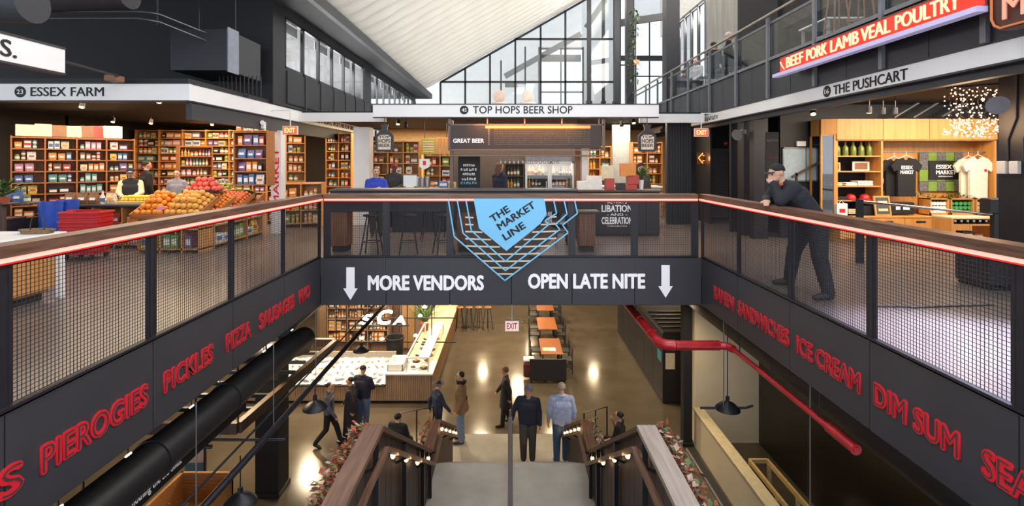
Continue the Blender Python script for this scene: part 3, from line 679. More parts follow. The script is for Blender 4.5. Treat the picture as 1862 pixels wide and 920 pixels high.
def heap(kind, x0, x1, y0, y1, z, rise, nx, ny, layers, label, group, jit=.2):
    """a heap of fruit in a tray; rows counted from the tray's front, fruit from its left"""
    me, r = FRUIT[kind]; names = {'red_apple': 'apple'}
    for L_ in range(layers):
        cx0 = x0 + (x1 - x0) * (.5 * L_ / nx) + r; cx1 = x1 - (x1 - x0) * (.5 * L_ / nx) - r
        for j in range(ny - L_):
            for i in range(max(1, nx - L_)):
                u = i / max(1, nx - L_ - 1); v = (j + .5 * L_) / max(1, ny - 1)
                x = cx0 + (cx1 - cx0) * u + R.uniform(-1, 1) * r * jit; y = y0 + r + (y1 - y0 - 2 * r) * v + R.uniform(-1, 1) * r * jit
                o = bpy.data.objects.new(names.get(kind, kind), me); COL.objects.link(o)
                o.location = (x, y, z + rise * ((y - y0) / (y1 - y0)) + r + L_ * r * 1.45); o.rotation_euler = (R.uniform(-.7, .7), R.uniform(-.7, .7), R.uniform(0, 6))
                tag(o, f"{label}, {nth(i)} of row {nth(j)}, layer {nth(L_)}", names.get(kind, kind), group)
heap('orange', FX0 - .02, FX0 + .50, FY0 - .05, FY0 + .52, .67, .30, 5, 5, 3, 'orange in the near heap', 'oranges in the near heap')
heap('grapefruit', FX0 + .52, FX1 + .0, FY0 - .05, FY0 + .52, .67, .30, 6, 5, 3, 'grapefruit in the heap beside oranges', 'grapefruit in the front tray')
heap('clementine', FX1 - .58, FX1 - .0, FY0 + .6, FY0 + 1.12, .69, .24, 7, 6, 2, 'clementine in the second aisle tray', 'clementines in the second tray')
heap('apple', FX1 - .58, FX1 - .0, FY0 + 1.22, FY1 - .54, .69, .24, 7, 7, 2, 'gold apple in the third aisle tray', 'apples in the third tray')
heap('red_apple', FX0 + .45, FX0 + .45 + .62, FY0 + .66, FY0 + 1.0, 1.08, .0, 5, 3, 3, 'big red apple on black tray', 'big red apples on the upper shelf')
b = MB(); b.box(FX0 + .43, FX0 + 1.05, FY0 + .63, FY0 + 1.04, 1.06, 1.08); b.bar((FX0 + .43, FY0 + .63, 1.09), (FX0 + 1.05, FY0 + .63, 1.09), .02, .06); tag(b.obj('tray', BLACK), 'shallow black tray under the big red apples', 'tray')
# bagged grapes and greens on the upper shelf
def clump(name, c, r, n, me, seed=0):
    b = MB(); rg = random.Random(seed)
    for _ in range(n):
        a = rg.uniform(0, 2 * PI); q = rg.uniform(0, 1) ** .5; h = rg.uniform(0, 1)
        b.ball(Vector(c) + Vector((math.cos(a) * q * r[0] * (1 - .5 * h), math.sin(a) * q * r[1] * (1 - .5 * h), r[2] * h + .02)), .021, 6, 4)
    return b.obj(name, me)
GRP = mat('purple_grape', '6a4a66', .4); GRG = mat('green_grape', 'a8b268', .35); LEAFG = mat('leaf_green', '4c6b33', .6, noise=6, amt=.3); LEAFP = mat('pale_green_leaf', 'b7c48c', .6)
for i in range(6):
    x = FX1 - .62; y = FY0 + 1.1 + i * .22
    dark = i < 3
    o = clump('grape_bunch', (x - .05 * (i % 2), y, 1.06), (.13, .1, .12), 26, GRP if dark else GRG, i)
    tag(o, f"{'purple' if dark else 'green'} grape bunch on upper shelf of fruit stand, {nth(i % 3)} {'after the red apples' if dark else 'towards the column'}", 'grapes', 'grape bunches on the upper shelf', 'stuff' if False else None)
b = MB(); b.ball((FX1 - .28, FY1 - .24, .93), (.22, .16, .13), 14, 8); tag(b.obj('melon', mat('melon_rind', '2c3a22', .5, noise=12, amt=.4)), 'dark green melon at the column end of the fruit stand', 'melon')
# price cards
for i, (x, y, z, col) in enumerate([(FX1 + .045, FY0 + .85, .70, 'white'), (FX1 + .045, FY0 + 1.45, .70, 'white'), (FX1 + .045, FY1 - .2, .72, 'pink'), (FX0 + .52, FY0 - .1, .80, 'pink'), (FX1 - .5, FY1 - .15, 1.12, 'green'), (FX1 - .4, FY1 - .02, 1.1, 'pink')]):
    b = MB(); b.bbox(x - .01, x + .01, y - .09, y + .09, z, z + .07, b=.003); tag(b.obj('price_card', GM[col]), f"small {col} price card on the fruit stand, {nth(i)} of the cards", 'price card', 'price cards on the fruit stand')
# low counter unit with lemons beside the clerk
t = thing('counter', 'oak checkout counter with open cubbies and a dark top, lemons on it', 'counter', (-8.2, 9.6, 0))
MB().bbox(-8.75, -6.95, 9.55, 10.2, .80, .85, b=.008).obj('worktop', BLACK, t)
for x in (-8.72, -8.12, -7.55, -6.99): MB().box(x, x + .03, 9.6, 10.15, 0, .8).obj('divider', OAKZ, t)
for z in (.06, .42): MB().box(-8.7, -6.98, 9.6, 10.15, z, z + .03).obj('shelf', OAK, t)
MB().box(-8.7, -6.98, 10.13, 10.15, 0, .8).obj('back_panel', OAKZ, t)
for i, (xa, xb2) in enumerate([(-8.66, -8.14), (-8.08, -7.57), (-7.5, -7.01)]):
    for z, nm in ((.09, 'bottom'), (.45, 'top')): goods_row((xa, 9.63, z), (xb2, 9.63, z), (0, -1, 0), f'in {nm} cubby {nth(i)} of the checkout counter', 'goods in the checkout counter', ['pink', 'purple', 'white', 'red', 'cream'], ('bag', 'box'), .26)
b = MB(); b.bbox(-7.65, -6.98, 9.62, 9.95, .85, .91, b=.01); tag(b.obj('tray', PINE), 'pale shallow tray of lemons on the checkout counter', 'tray')
heap('lemon', -7.62, -7.02, 9.64, 9.93, .9, .0, 8, 4, 2, 'lemon on the checkout counter tray', 'lemons on the checkout counter')
goods_row((-8.75, 9.62, .855), (-7.7, 9.62, .855), (0, -1, 0), 'standing on the checkout counter', 'goods on the checkout counter', ['white', 'teal', 'brown', 'cream', 'orange'], ('jar', 'bag', 'bottle'), .26, gap=.02)
# red shopping baskets: stacked rims on a wheeled rack
RB = mat('red_plastic', 'c5262b', .4); BB = mat('blue_plastic', '2450b8', .4)
def basket(z, x, y):
    b = MB(); w0, w1, d0, d1, h = .27, .31, .17, .2, .22
    for a, c, e, g in ((w0, d0, w1, d1), (w0 - .012, d0 - .012, w1 - .012, d1 - .012)):
        b.add([(-a, -c, 0), (a, -c, 0), (a, c, 0), (-a, c, 0), (-e, -g, h), (e, -g, h), (e, g, h), (-e, g, h)], [(0, 1, 2, 3)] + [(j, (j + 1) % 4, 4 + (j + 1) % 4, 4 + j) for j in range(4)])
    for k in (.05, .1, .15):
        a = w0 + (w1 - w0) * k / h + .004; c = d0 + (d1 - d0) * k / h + .004
        for u, v in (((-a, -c), (a, -c)), ((a, -c), (a, c)), ((a, c), (-a, c)), ((-a, c), (-a, -c))): b.bar((*u, k), (*v, k), .012, .02)
    for u, v in (((-w1, -d1), (w1, -d1)), ((w1, -d1), (w1, d1)), ((w1, d1), (-w1, d1)), ((-w1, d1), (-w1, -d1))): b.bar((*u, h), (*v, h), .03, .03)
    return b
b0 = basket(0, 0, 0); me_b = b0.mesh('shopping_basket'); me_b.materials.append(RB)
bx, by = PX(157, 8.6), 8.6
for i in range(4):
    o = bpy.data.objects.new('shopping_basket', me_b); COL.objects.link(o); o.location = (bx + .01 * (i % 2), by, .13 + i * .152); o.rotation_euler = (0, 0, .12)
    h = bpy.data.objects.new('handle', None)
    tag(o, f"red plastic shopping basket, {nth(i)} from the bottom of the nested stack", 'basket', 'stacked red shopping baskets')
    bpy.data.objects.remove(h)
    hb = MB(); hb.tube([(-.27, 0, .22), (-.24, -.1, .26), (0, -.15, .27), (.24, -.1, .26), (.27, 0, .22)] if i == 3 else [(-.27, 0, .225), (-.25, -.16, .235), (0, -.2, .235), (.25, -.16, .235), (.27, 0, .225)], .008, 6)
    hm = hb.mesh('handle'); hm.materials.append(RB); piece('handle', hm, o)
t = thing('basket_stand', 'wheeled black stand under the red shopping baskets', 'stand', (bx, by, 0))
b = MB(); b.bbox(bx - .27, bx + .27, by - .2, by + .2, .09, .125, b=.01); b.obj('platform', RB, t); 
for sx in (-.22, .22):
    for sy in (-.15, .15): MB().tube([(bx + sx - .015, by + sy, .045), (bx + sx + .015, by + sy, .045)], .045, 10).obj('wheel', BLACK, t)
b = MB(); b.tube([(bx + .28, by + .21, .1), (bx + .36, by + .23, .3), (bx + .40, by + .24, .6)], .01, 6); b.obj('push_bar', CHROME, t)
for i, (px, r, z1) in enumerate([(92, .17, .97), (124, .16, .97)]):
    c = P(px, 400, 8.82 + .40 * i); c.z = 0
    t = thing('bin', f"round blue plastic bin with ribbed sides, {'near' if i == 0 else 'rear'} one behind the red baskets", 'bin', c, group='blue bins')
    b = MB(); b.lathe([(.001, .4), (r * .85, .4), (r * .87, .45)] + [(r * (.88 + .12 * k / 8) + (.006 if k % 2 else 0), .45 + (z1 - .47) * k / 8) for k in range(9)] + [(r * 1.06, z1 - .02), (r * 1.06, z1), (r * .98, z1), (r * .85, .46), (.001, .46)], (c.x, c.y, 0), 20); b.obj('bucket', BB, t)
    b = MB(); b.tube([(c.x, c.y, 0), (c.x, c.y, .41)], .12, 12); b.obj('pedestal', BLACK, t)
# near counter with white top, its panelled long side facing the railing
t = thing('counter', 'wooden counter with a white top and white end post beside the railing', 'counter', (-6.4, 4.6, 0))
MB().bbox(-7.6, -5.48, 2.4, 6.12, .76, .81, b=.008).obj('worktop', WHITE, t)
for i in range(12): y = 6.04 - i * .3; MB().bbox(-5.60, -5.56, y - .296, y, .14, .76, b=.004).obj('front_panel', OAKZ, t)
MB().box(-7.5, -5.62, 2.5, 6.02, .1, .76).obj('carcass', OAKZ, t)
MB().bbox(-7.4, -5.68, 2.6, 6.0, .0, .14, b=.004).obj('plinth', BLACK, t)
MB().bbox(-5.56, -5.49, 6.05, 6.10, 0, .76, b=.004).obj('end_post', WHITE, t)
# shallow basket with a handle on that counter
t = thing('tray', 'shallow woven tray with a thin hoop handle on the white counter top', 'tray', (PX(75, 6.0), 5.95, .81))
c = Vector((PX(75, 6.0), 5.95, .81)); b = MB(); b.lathe([(.001, .005), (.18, .005), (.2, .04), (.21, .045), (.205, .05), (.17, .015), (.001, .015)], c, 18, sy=.55); b.obj('dish', mat('woven_straw', '8d6f4e', .8, noise=40, amt=.3), t)
b = MB(); b.tube([c + Vector((math.cos(a) * .085, 0, .04 + math.sin(a) * .2)) for a in [PI * k / 10 for k in range(11)]], .006, 6); b.obj('handle', BLACK, t)
# front left display: stacked bags, produce and a potted plant
def plant(name, label, c, h, r, n, potm, seed, pot_h=.15, pot_r=.09, up=.6):
    t = thing(name, label, 'plant', c); c = Vector(c)
    MB().lathe([(.001, 0), (pot_r * .75, 0), (pot_r, pot_h), (pot_r * .9, pot_h), (pot_r * .85, pot_h - .02), (.001, pot_h - .02)], c, 14).obj('pot', potm, t)
    rg = random.Random(seed); b = MB(); st = MB()
    for i in range(n):
        a = rg.uniform(0, 2 * PI); el = rg.uniform(.2, 1.3); L_ = h * rg.uniform(.5, 1.0); d = Vector((math.cos(a) * math.cos(el), math.sin(a) * math.cos(el), math.sin(el) * up + .3)).normalized()
        p0 = c + Z3 * pot_h; p1 = p0 + d * L_ * .6; p2 = p1 + (d + Vector((d.x, d.y, -.5)) * .5).normalized() * L_ * .4
        p1 = Vector((c.x + max(-r, min(r, p1.x - c.x)), c.y + max(-r, min(r, p1.y - c.y)), p1.z))
        st.tube([p0, p1], .004, 4); w = rg.uniform(.02, .04); s_ = d.cross(Z3).normalized() * w
        m0 = p1 + (p2 - p1) * .5
        b.add([p1 - d * .03, m0 - s_, p2, m0 + s_, m0 + Z3 * .008], [(0, 1, 4), (1, 2, 4), (2, 3, 4), (3, 0, 4)], 0)
    b.obj('foliage', LEAFG, t, kind='stuff'); st.obj('stem', LEAFG, t); return t
t = thing('display_table', 'dark tiered table of vegetables and bags at the edge of the produce shop', 'table', (-9.0, 8.6, 0))
for x0, x1, y0, z, m in ((-9.9, -8.55, 8.75, .95, DKWOOD), (-9.9, -8.55, 8.33, .72, DKWOOD)):
    MB().bbox(x0, x1, y0, y0 + .42, z - .04, z, b=.006).obj('shelf', m, t)
for x in (-9.85, -9.2, -8.6): MB().box(x, x + .04, 8.36, 9.15, 0, .68).obj('leg', BLACK, t)
goods_row((-9.9, 8.8, .952), (-8.56, 8.8, .952), (0, -1, 0), 'on the upper tier of the dark table', 'goods on the dark tiered table', ['white', 'blue', 'green', 'purple', 'cream', 'brown'], ('bag', 'jar'), .2, big=1.0)
goods_row((-9.9, 8.38, .722), (-8.56, 8.38, .722), (0, -1, 0), 'on the lower tier of the dark table', 'goods on the dark tiered table', ['white', 'red', 'green', 'yellow', 'red'], ('bag', 'box'), .2, big=1.0)
plant('potted_plant', 'bushy green plant in terracotta pot at the shop edge', (PX(4, 8.15), 8.15, 1.0), .4, .2, 60, mat('terracotta', 'a8583c', .8), 4, .1, .11)
MB_ = MB(); MB_.tube([(PX(4, 8.15), 8.15, 0), (PX(4, 8.15), 8.15, .98)], .05, 8); MB_.bbox(PX(4, 8.15) - .14, PX(4, 8.15) + .14, 8.01, 8.29, .97, 1.0); tag(MB_.obj('plant_stand', DKWOOD), 'dark wooden stand under the terracotta potted plant', 'stand')
# round spot lamps under the shop ceiling
def spot_lamp(c, d, label, group, on=True):
    t = thing('spotlight', label, 'lamp', c, group=group); c = Vector(c); d = Vector(d).normalized()
    MB().tube([(c.x, c.y, 2.99), c], .008, 6).obj('stem', BLACK, t)
    MB().tube([c - d * .05, c + d * .07], [.035, .05], 12).obj('housing', BLACK, t)
    MB().tube([c + d * .071, c + d * .078], .043, 12).obj('lens', BULB if on else BLACK, t); return t
for i, (px, py, Y) in enumerate([(360, 203, 9.2), (388, 201, 9.8), (290, 187, 8.8), (206, 262, 13), (275, 260, 13.5), (386, 262, 14), (150, 200, 9.6)]):
    c = P(px, py, Y); c.z = max(2.80, min(2.86, c.z)); spot_lamp(c, (.15, -.45, -1), f"small warm spotlight under the dark shop ceiling, {nth(i)} of those over the groceries", 'spotlights of the produce shop')
# white security lamp + exit signs
def exit_sign(c, w, h, face, label, stem, pale=False, arm=None):
    c = Vector(c); t = thing('exit_sign', label, 'sign', c); f_ = Vector(face)
    ux = -f_.cross(Z3) if True else X3
    ux = Z3.cross(f_) * 1
    b = MB(); b.bar(c - ux * w / 2, c + ux * w / 2, .05, h); b.obj('housing', mat('exit_housing', 'e8d9d2', .5), t)
    b = MB(); q = c + f_ * .027; b.bar(q - ux * (w/2 - .015), q + ux * (w/2 - .015), .006, h - .03); b.obj('face', EXP if pale else EXF, t, label='glowing exit panel')
    text('EXIT', c + f_ * .031 - ux * w * .36 - Z3 * h * .28, ux, Z3, w * .72, h * .56, LETR if pale else EXL, t, bold=.02, depth=.004)
    MB().tube([c + Z3 * h / 2, c + Z3 * stem], .012, 6).obj('stem', WHITE, t)
    if arm: MB().tube([c + Z3 * stem, Vector(arm)], .014, 6).obj('arm', WHITE, t)
    return t
EXP = mat('exit_face_pale', 'f0d8d2', .4, emit=.5); EXF = mat('exit_face_red', 'd8472c', .4, emit=.7, ecol='ff5a2a'); EXL = mat('exit_letter', 'ffd9a8', .4, emit=1.4, ecol='ffc070')
exit_sign((PX(528, 11.3), 11.3, PZ(237, 11.3)), .34, .2, (0, -1, 0), 'glowing red exit sign hanging beside the white MARKET column', 2.86 - PZ(237, 11.3), arm=(XE, 11.3, 2.86))
exit_sign((PX(1275, 11.8), 11.8, PZ(241, 11.8)), .33, .2, (0, -1, 0), 'glowing red exit sign hanging before the dark lift lobby', 2.84 - PZ(241, 11.8), arm=(XR, 11.8, 2.84))
def horn(c, d, label):
    c, d = Vector(c), Vector(d).normalized(); t = thing('loudspeaker', label, 'speaker', c)
    MB().tube([c - d * .12, c - d * .02, c + d * .1], [.05, .05, .13], 14).obj('horn', STEEL, t); MB().cbox(c - d * .16, (.1, .1, .1)).obj('bracket', STEEL, t)
    return t
c = P(473, 226, 10.9); MB_ = MB(); t = thing('security_lamp', 'white twin security lamp on top of the snack rack', 'lamp', c)
MB().bbox(c.x - .1, c.x + .1, c.y - .04, c.y + .04, c.z - .1, c.z + .0, b=.01).obj('base', WHITE, t)
for k in (-1, 1): MB().tube([c + Vector((k * .07, -.02, .03)), c + Vector((k * .1, -.1, .03))], [.035, .05], 10).obj('lamp_head', WHITE, t)
# ceiling services, upper left
t = thing('air_duct', 'boxy grey sheet metal duct under the dark ceiling', 'duct', (PX(370, 9.8), 9.8, 3.6))
x0, x1 = PX(310, 9.6), PX(412, 9.6); z0, z1 = PZ(128, 9.6), PZ(52, 9.6)
MB().bbox(x0, x1, 9.6, 10.9, z0, z1, b=.01).obj('box', DKGREY, t)
MB().box(x1, x1 + .02, 9.62, 10.0, z0 - .02, z1 + .04).obj('lit_side', mat('lit_duct_side', '8a8f9c', .45), t)  # lit side of the duct, painted as a paler sheet
for x in (x0 + .3, x1 - .05): MB().tube([(x, 10, z1), (x, 10, 5.42)], .01, 5).obj('hanger', BLACK, t)
t = thing('grille', 'vertical bar grille under the boxy duct on the shop roof', 'grille', (x1, 10, 3.02))
for i in range(11): MB().bar((x0 + .6 + i * .085, 10.2, 3.02), (x0 + .6 + i * .085, 10.2, z0 - .002), .018).obj('bar', SOFT, t)
MB().bar((x0 + .55, 10.2, 3.035), (x1 + .1, 10.2, 3.035), .03).obj('base_rail', SOFT, t)
t = thing('conduit', 'pair of grey conduits bending along the dark ceiling', 'pipe', P(100, 24, 8.5))
for py0, py1 in ((21, 24), (33, 38)):
    MB().tube([P(60, py0, 8.5), P(120, py0, 8.5), P(250, py0, 8.5), P(275, py1 - 1, 8.55), P(290, py1 + 2, 8.6), P(375, py1 + 36, 9.6)], .014, 8).obj('pipe', STEEL, t)
for px in (286,): MB().tube([P(px, 45, 8.6), P(px, -80, 8.6)], .012, 6).obj('hanger', BLACK, t)
t = thing('air_duct', 'big round black duct running under the dark ceiling', 'duct', P(60, -5, 7))
MB().tube([P(-200, -8, 7.5), P(60, -8, 7.5), P(235, -14, 7.5)], .25, 20).obj('tube', SOFT, t); MB().tube([P(-60, 4, 6), P(60, 6, 6)], [.22, .24], 18).obj('collar', DKGREY, t)
t = thing('projector_arm', 'thin black arm reaching from the white beam end', 'bracket', P(120, 115, 5.95))
MB().tube([P(121, 113, 5.95), P(215, 138, 8.2)], .02, 8).obj('arm', DKGREY, t); c = P(208, 143, 8.2); MB().bbox(c.x - .09, c.x + .09, c.y - .1, c.y + .1, c.z - .05, c.z + .05).obj('head', GM['brown'], t)
# ---------------------------------------------------------------- beer shop kiosk under the centre beam
YB = 9.15
t = thing('bar_counter', 'long dark bar counter on brown wooden pedestals just behind the bridge railing', 'counter', (-.8, 9.4, 0))
bx0, bx1 = PX(598, YB), PX(1052, YB)
MB().bbox(bx0, bx1, YB, YB + .55, 1.13, 1.17, b=.008).obj('worktop', mat('dark_stone_top', '4a4648', .3), t)
MB().bbox(bx0 + .02, bx1 - .02, YB + .03, YB + .06, .75, 1.13, b=.005).obj('apron', SOFT, t)
for px in (614, 845, 1069):
    x = PX(px, YB); MB().bbox(x - .15, x + .15, YB + .06, YB + .4, .1, 1.13 if px < 1060 else .72, b=.008).obj('pedestal', WALNUTZ, t); MB().bbox(x - .13, x + .13, YB + .08, YB + .38, 0, .1).obj('plinth', BLACK, t)
MB().bbox(PX(1045, YB), PX(1092, YB), YB + .03, YB + .45, .72, .76, b=.006).obj('side_shelf', DKWOOD, t)
def stool(name, c, h, label, group, rz=0, seat=BLACK, leg=BLACK, back=False):
    t = thing(name, label, 'stool', c, rz, group)
    b = MB(); b.lathe([(.001, h - .03), (.15, h - .03), (.165, h - .015), (.15, h), (.001, h)], n=16); b.obj('seat', seat, t, local=True)
    for a in (45, 135, 225, 315):
        ca, sa = math.cos(math.radians(a)), math.sin(math.radians(a)); MB().tube([(.10 * ca, .10 * sa, h - .03), (.23 * ca, .23 * sa, 0)], .014, 6).obj('leg', leg, t, local=True)
    b = MB(); r = .19; z = h * .32
    q = [Vector((r * math.cos(math.radians(a)), r * math.sin(math.radians(a)), z)) for a in (45, 135, 225, 315)]
    for u, v in zip(q, q[1:] + q[:1]): b.tube([u, v], .008, 6)
    b.obj('foot_ring', leg, t, local=True)
    return t
st0 = None
for i, (px, y) in enumerate([(675, 8.98), (742, 8.98), (806, 8.98)]):
    lab = f"black metal bar stool under the bar counter, {['nearest the produce shop','in the middle of the three','nearest the blue sign'][i]}"
    c = (PX(px, 8.95), 8.99, 0)
    st0 = stool('bar_stool', c, .72, lab, 'bar stools at the bridge') if st0 is None else None or dup(st0, c, .2 * i, lab)
for i, (px, y) in enumerate([(780, 10.6), (815, 10.8), (1030, 10.2)]): dup(st0, (PX(px, y), y, 0), .3 + i, f"black metal bar stool behind the bar counter, {['in the gap','at the second pedestal','past the blue sign'][i]}", 'bar stools behind the counter')
# the dark bar front with the painted roundel
t = thing('serving_bar', 'dark panelled bar front lettered LIBATION AND CELEBRATION in white', 'bar', (PX(1140, 11.2), 11.2, 0))
xa, xb = PX(1052, 11.2), PX(1200, 11.2)
for i in range(6): MB().bbox(xa + (xb - xa) * i / 6 + .003, xa + (xb - xa) * (i + 1) / 6 - .003, 11.2, 11.24, .06, 1.0, b=.004).obj('panel', SOFT, t)
MB().bbox(xa, xb, 11.24, 11.9, 0, 1.0).obj('body', BLACK, t); MB().bbox(xa - .03, xb + .05, 11.17, 11.95, 1.0, 1.04, b=.008).obj('worktop', DKWOOD, t)
cx_ = PX(1122, 11.195); yl = 11.198
for w, z, wd, hh, bo in (('ALWAYS', .70, .44, .06, .0), ('LIBATION', .51, .70, .16, .03), ('- AND -', .425, .46, .055, .01), ('CELEBRATION', .235, .70, .16, .03), ('TOPHOPS.COM', .17, .44, .03, .0)):
    text(w, (cx_ - wd / 2, yl, z + .04), X3, Z3, wd, hh, LETW, t, bold=bo, depth=.003)
# back of the bar: taps wall, chalkboard, fridges, menu board
t = thing('menu_board', 'wide dark menu board in a steel frame above the bar', 'menu board', (PX(957, 11.5), 11.5, 1.95))
ym = 11.5; xa, xb = PX(820, ym), PX(1093, ym); za, zb = PZ(270, ym), PZ(228, ym)
MB().bbox(xa, xb, ym, ym + .06, za, zb, b=.006).obj('board', mat('menu_brown', '3a2c25', .5), t)
for z in (za - .03, zb + .015): MB().bar((xa - .06, ym + .02, z), (xb + .06, ym + .02, z), .04, .035).obj('frame_rail', mat('bronze_frame', '6d5a52', .4, .4), t)
for x in (xa - .05, xb + .05): MB().bar((x, ym + .02, za - .03), (x, ym + .02, 2.98), .04).obj('frame_post', MATS['bronze_frame'], t)
MB().bar((xa + .8, ym - .012, zb - .04), (xb - .25, ym - .012, zb - .04), .02, .06).obj('light_bar', mat('amber_light', 'ff9a4a', .4, emit=.8, ecol='ff8a3a'), t)
text('GREAT BEER', (xa + .05, ym - .004, za + .13), X3, Z3, .72, .10, LETW, t, bold=.03, depth=.004)
for i in range(9):
    z = zb - .09 - i * .043; n = 26
    scrawl((xa + 1.0, ym - .001, z - .015), X3, Z3, xb - xa - 1.25, .02, mat('menu_print', '94805f', .6), t, 60, 'menu_print', i)
    MB().box(xa + .86, xa + .9, ym - .003, ym, z - .015, z + .008).obj('price_mark', MATS['menu_print'], t)
light('AREA', 'menu_picture_light', (PX(957, 11.2), 11.25, 2.62), 14, 'ffb070', (math.radians(35), 0, 0), 2.4, .1)
t = thing('glass_rack', 'bronze hanging rack of stemmed glasses under the menu board', 'rack', (PX(957, 11.8), 11.9, 1.8))
z = 1.83
for y in (11.55, 11.8, 12.0): MB().bar((xa, y, z), (xb + .1, y, z), .03).obj('rail', MATS['bronze_frame'], t)
for i in range(7):
    x = xa + (xb - xa) * i / 6; MB().bar((x, 11.55, z), (x, 12.0, z), .02).obj('cross_bar', MATS['bronze_frame'], t)
for x in (xa, xb + .1): MB().bar((x, 11.6, z), (x, 11.6, 2.98), .025).obj('hanger', MATS['bronze_frame'], t)
gl = MB(); gl.lathe([(.03, 0), (.004, -.005), (.004, -.07), (.03, -.09), (.036, -.13), (.03, -.17), (.028, -.17), (.033, -.13), (.0, -.085)], n=10); gm = gl.mesh('glass'); GREYG = glass('beer_glass', (.85, .86, .88), .25); gm.materials.append(GREYG)
for i in range(14):
    o = bpy.data.objects.new('stemmed_glass', gm); COL.objects.link(o); o.location = (xa + 1.15 + i * .105, 11.8, z - .017); tag(o, f"upturned stemmed glass hanging in the bar rack, {nth(i)} from the chalkboard", 'glass', 'glasses in the hanging rack')
t = thing('chalkboard', 'tall black chalkboard with white and blue handwriting at the bar', 'chalkboard', (PX(852, 12.2), 12.2, 1.0))
yc = 12.2; xa, xb = PX(833, yc), PX(873, yc)
MB().bbox(xa, xb, yc, yc + .03, .6, PZ(284, yc), b=.004).obj('board', mat('slate', '202326', .7), t)
for k, (py, wd, m) in enumerate(((303, .30, LETW), (311, .42, LETW), (319, .32, LETW), (328, .36, LETW), (335, .42, BLUE))): scrawl((PX(853, yc) - wd / 2, yc - .001, PZ(py, yc)), X3, Z3, wd, .07, m, t, 6, 'chalk_writing', k)
# fridge with two glass doors and bottles
yk = 12.6; xa, xb = PX(955, yk), PX(1044, yk); z1 = PZ(294, yk)
t = thing('fridge', 'white glass door fridge with two lit doors full of bottles behind the bar', 'fridge', ((xa + xb) / 2, yk, 0))
LITW = mat('fridge_interior', 'e8e6e0', .6)
MB().box(xa, xb, yk + .55, yk + .6, .1, z1).obj('back_panel', LITW, t)
for x in (xa, (xa + xb) / 2 - .01, xb - .03): MB().box(x, x + .03, yk + .02, yk + .55, .1, z1).obj('side_panel', LITW, t)
for z in (.1, z1 - .03): MB().box(xa + .03, xb - .03, yk + .02, yk + .55, z, z + .03).obj('end_panel', LITW, t)
shz = [.4, .72, 1.04, 1.34]
for z in shz: MB().box(xa + .03, xb - .03, yk + .08, yk + .54, z, z + .012).obj('shelf', STEEL, t)
MB().box(xa, xb, yk - .02, yk + .55, z1, z1 + .14).obj('canopy', STEEL, t)
for k in (0, 1):
    a = xa + (xb - xa) * k / 2 + .01; c = xa + (xb - xa) * (k + 1) / 2 - .01
    b = MB()
    for x in (a, c - .04): b.box(x, x + .04, yk - .03, yk, .1, z1)
    for z in (.1, z1 - .04): b.box(a, c, yk - .03, yk, z, z + .04)
    d = b.obj('door', WHITE, t); MB().box(a + .04, c - .04, yk - .02, yk - .014, .14, z1 - .04).obj('pane', GLASS, d); MB().bar((c - .08, yk - .05, .9), (c - .08, yk - .05, 1.2), .015).obj('handle', CHROME, d)
light('AREA', 'fridge_light', ((xa + xb) / 2, yk + .2, z1 - .04), 16, 'fff2e0', (0, 0, 0), 1.1, .2)
for k in (0, 1):
    for zi, z in enumerate(shz[1:]):
        goods_row((xa + (xb - xa) * k / 2 + .05, yk + .12, z + .013), (xa + (xb - xa) * (k + 1) / 2 - .04, yk + .12, z + .013), (0, -1, 0), f"on fridge shelf {nth(2-zi)} from top, {'chalkboard side' if k == 0 else 'far'} door", 'bottles in the bar fridge', ['brown', 'green', 'yellow', 'black', 'orange', 'red'], ('bottle',), .26, fill=.9)
# back bar shelf of bottles between chalkboard and fridge
shelf_unit('back_bar', 'back bar shelving with spirits between the chalkboard and the fridge', (PX(918, 12.7), 12.7, 0), (PX(953, 12.7), 12.7, 0), 0, 1.66, .35, 5, 1, (0, -1, 0), DKWOOD, 'bottles on the back bar', where='back bar shelving', kinds=('bottle',), cols=['brown', 'green', 'yellow', 'orange'])
b = MB(); b.box(PX(820, 13.1), PX(1050, 13.1), 13.1, 13.2, 0, 2.98); tag(b.obj('wall_bar', mat('bar_back_wall', '6a5f58', .7)), kind='structure')
MB_ = MB(); MB_.bbox(PX(1046, 12.2), PX(1056, 12.2), 12.2, 12.3, 0, 2.3); tag(MB_.obj('trim_14', WALNUTZ), kind='structure')
MB_ = MB(); MB_.bbox(PX(1058, 12.2), PX(1070, 12.2), 12.2, 12.35, 0, 2.6); tag(MB_.obj('trim_15', WHITE), kind='structure')
for px, nm in ((824, 'a'), ): MB_ = MB(); MB_.bbox(PX(818, 11.9), PX(824, 11.9), 11.9, 11.98, 0, 2.98); tag(MB_.obj('trim_16', MATS['bronze_frame']), kind='structure')
for y in (11.48,):
    for i in range(5): MB_ = MB(); x = PX(818 + 68 * i, 11.42); MB_.bar((x, 11.47, 2.55), (x, 11.47, 2.98), .03); tag(MB_.obj('menu_hanger', MATS['bronze_frame']), f"short bronze hanger rod above the menu board, {nth(i)} from the chalkboard side", 'hanger', 'hangers above the menu board')
